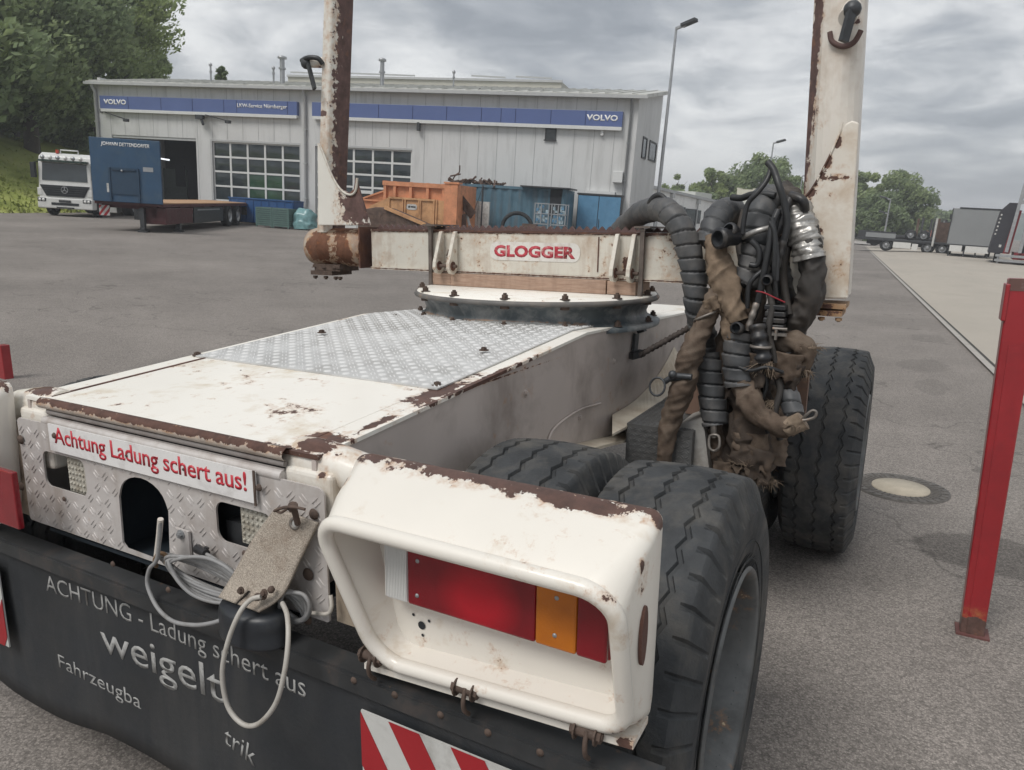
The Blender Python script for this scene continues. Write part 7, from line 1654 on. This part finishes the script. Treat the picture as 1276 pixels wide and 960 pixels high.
c2 = cable('cable', 'long grey cable loop hanging below the rubber lamp over the mudflap lettering', [(325, 744, .945), (312, 748, .935), (298, 765, .915), (284, 800, .895), (277, 840, .885), (284, 880, .885), (302, 902, .885), (322, 902, .885), (343, 878, .89), (354, 840, .90), (359, 800, .92), (358, 768, .95), (352, 752, .975)], .0052, m=mat('cable_pale', (.42, .40, .365), .55, var=.08, dirt=((.25, .22, .18), .4, 20)))
c3 = cable('cable', 'thin pale cable running from the black plug on the rear panel to the lamp', [(254, 689, 1.025), (268, 697, 1.01), (285, 708, .995), (300, 722, .99)], .0042)
s = MB(Vector(c3['b'])); s.cyl(PY(246, 684, 1.035), PY(257, 690, 1.02), .011, .009, 12); s.cyl(PY(258, 682, 1.03), PY(252, 694, 1.02), .006, n=8); s.build('plug', plasM, c3)
s = MT(); s.tube(catmull([PY(386, 762, 1.04), PY(390, 764, 1.035), PY(408, 765, 1.035), PY(413, 757, 1.035), PY(412, 742, 1.04)], 5), .0045, 8); s.build('wire_hook', mat('hook_pale', (.5, .47, .42), .5), tr)

# ------------------------------------------------------------------ red posts
redP = mat('post_red', (.30, .016, .022), .38, var=.14, vs=2.5, coat=.4, dirt=((.17, .012, .016), .5, 5), bump=.05, rust=[((0, 0, .0), (.2, .2, .075))], rustcol=(.10, .055, .045), blobamp=.5)
p = PZ(1210, 788, 0)
rpst = empty('steel_post', 'tall glossy red steel post leaning slightly at the right edge', 'post', TF(p))
tpz = PY(1262, 347, p.y); lean = tpz.x-p.x
s = MB(); hgt_ = tpz.z
def post(s, w0, w1, h, x1, d=.07):
    s.add([(-w0, -d/2, 0), (w0, -d/2, 0), (w0, d/2, 0), (-w0, d/2, 0), (x1-w1, -d/2, h), (x1+w1, -d/2, h), (x1+w1, d/2, h), (x1-w1, d/2, h)], [(0, 1, 5, 4), (1, 2, 6, 5), (2, 3, 7, 6), (3, 0, 4, 7), (4, 5, 6, 7), (3, 2, 1, 0)])
x_t = PY(1277, 347, p.y).x-p.x
post(s, .043, .052, hgt_, x_t); s.build('post', redP, rpst, bevel=.006, seg=3)
s = MB(); post(s, .020, .022, hgt_-.25, x_t*.9, .076); s.build('inner_channel', redP, rpst)
s = MB(); s.box(-.058, .062, -.05, .05, 0, .008); s.build('foot_plate', mat('post_foot', (.12, .05, .045), .7, var=.3), rpst)
s = MB(); xx = x_t*.985; s.box(xx-.06, xx-.045, -.045, .045, hgt_-.16, hgt_-.02); s.build('side_bracket', redP, rpst, bevel=.004)
s = MB(); s.add([(x_t*.993-.053, -.0362, hgt_-.045), (x_t*.993+.053, -.0362, hgt_-.045), (x_t+.052, -.0362, hgt_+.001), (x_t-.052, -.0362, hgt_+.001)], [(0, 1, 2, 3)]); s.build('worn_cap', mat('post_worn', (.13, .07, .06), .8, var=.3, dirt=((.3, .28, .26), .4, 20)), rpst)
p = PY(-6, 475, 3.6); q = Vector((PZ(-6, 475, .9).x, 3.6, 0)); pl_ = PY(0, 452, 3.6)
b_ = Vector((pl_.x-.04, 3.6, -.0)); rl = empty('steel_post', 'short red steel post just entering at the left edge behind the lamp housing', 'post', TF(b_))
tz_ = PY(4, 430, 3.6).z; xr2 = PY(9, 450, 3.6).x-b_.x; s = MB(); s.box(xr2-.09, xr2, -.04, .04, 0, tz_); s.build('post', redP, rl, bevel=.006)
s = MB(); s.box(xr2-.12, xr2+.02, -.06, .06, 0, .008); s.build('foot_plate', MATS['post_foot'], rl)
def split_pieces(o, tol=.002):
    me = o.data; n = len(me.vertices); par = list(range(n))
    def find(i):
        while par[i] != i: par[i] = par[par[i]]; i = par[i]
        return i
    for e_ in me.edges:
        a, b = find(e_.vertices[0]), find(e_.vertices[1])
        if a != b: par[a] = b
    isl = {}
    for i in range(n): isl.setdefault(find(i), []).append(i)
    bb = []
    for k, ids in isl.items():
        cs = [me.vertices[i].co for i in ids]; bb.append([[min(c[j] for c in cs)-tol for j in range(3)], [max(c[j] for c in cs)+tol for j in range(3)], ids])
    m = len(bb); pr = list(range(m))
    def f2(i):
        while pr[i] != i: i = pr[i]
        return i
    for i in range(m):
        for j in range(i+1, m):
            if all(bb[i][0][q] <= bb[j][1][q] and bb[j][0][q] <= bb[i][1][q] for q in range(3)):
                a, b = f2(i), f2(j)
                if a != b: pr[a] = b
    gr = {}
    for i in range(m): gr.setdefault(f2(i), []).extend(bb[i][2])
    if len(gr) < 2 or len(gr) > 60: return
    vg = {}
    for k, ids in gr.items():
        for i in ids: vg[i] = k
    nm = o.name.split('.')[0]
    for k, ids in gr.items():
        mp = {i: q for q, i in enumerate(ids)}; ps = [p for p in me.polygons if vg[p.vertices[0]] == k]
        m2 = bpy.data.meshes.new(nm); m2.from_pydata([tuple(me.vertices[i].co) for i in ids], [], [[mp[i] for i in p.vertices] for p in ps])
        for mt in me.materials: m2.materials.append(mt)
        m2.polygons.foreach_set('use_smooth', [p.use_smooth for p in ps]); m2.polygons.foreach_set('material_index', [p.material_index for p in ps])
        ob = bpy.data.objects.new(nm, m2); COL.objects.link(ob); ob.parent = o.parent; ob.matrix_basis = o.matrix_basis.copy()
        for md in o.modifiers:
            if md.type == 'BEVEL':
                b = ob.modifiers.new('bevel', 'BEVEL'); b.width = md.width; b.segments = md.segments; b.limit_method = 'ANGLE'; b.angle_limit = md.angle_limit
    bpy.data.objects.remove(o)
SPLIT = ('bolt', 'rivet', 'screw', 'lamp_bracket', 'wood_block', 'cable_hole', 'side_guard', 'fuel_tank', 'side_locker', 'vent_slot', 'axle', 'side_marker_panel', 'tool_locker', 'panel_seam', 'marker')
for o in list(bpy.data.objects):
    if o.type == 'MESH' and o.parent is not None and o.name.split('.')[0] in SPLIT and not any(c.parent == o for c in bpy.data.objects): split_pieces(o)
# temporary measuring properties are not needed in the finished scene
for o in bpy.data.objects:
    if 'b' in o: del o['b']
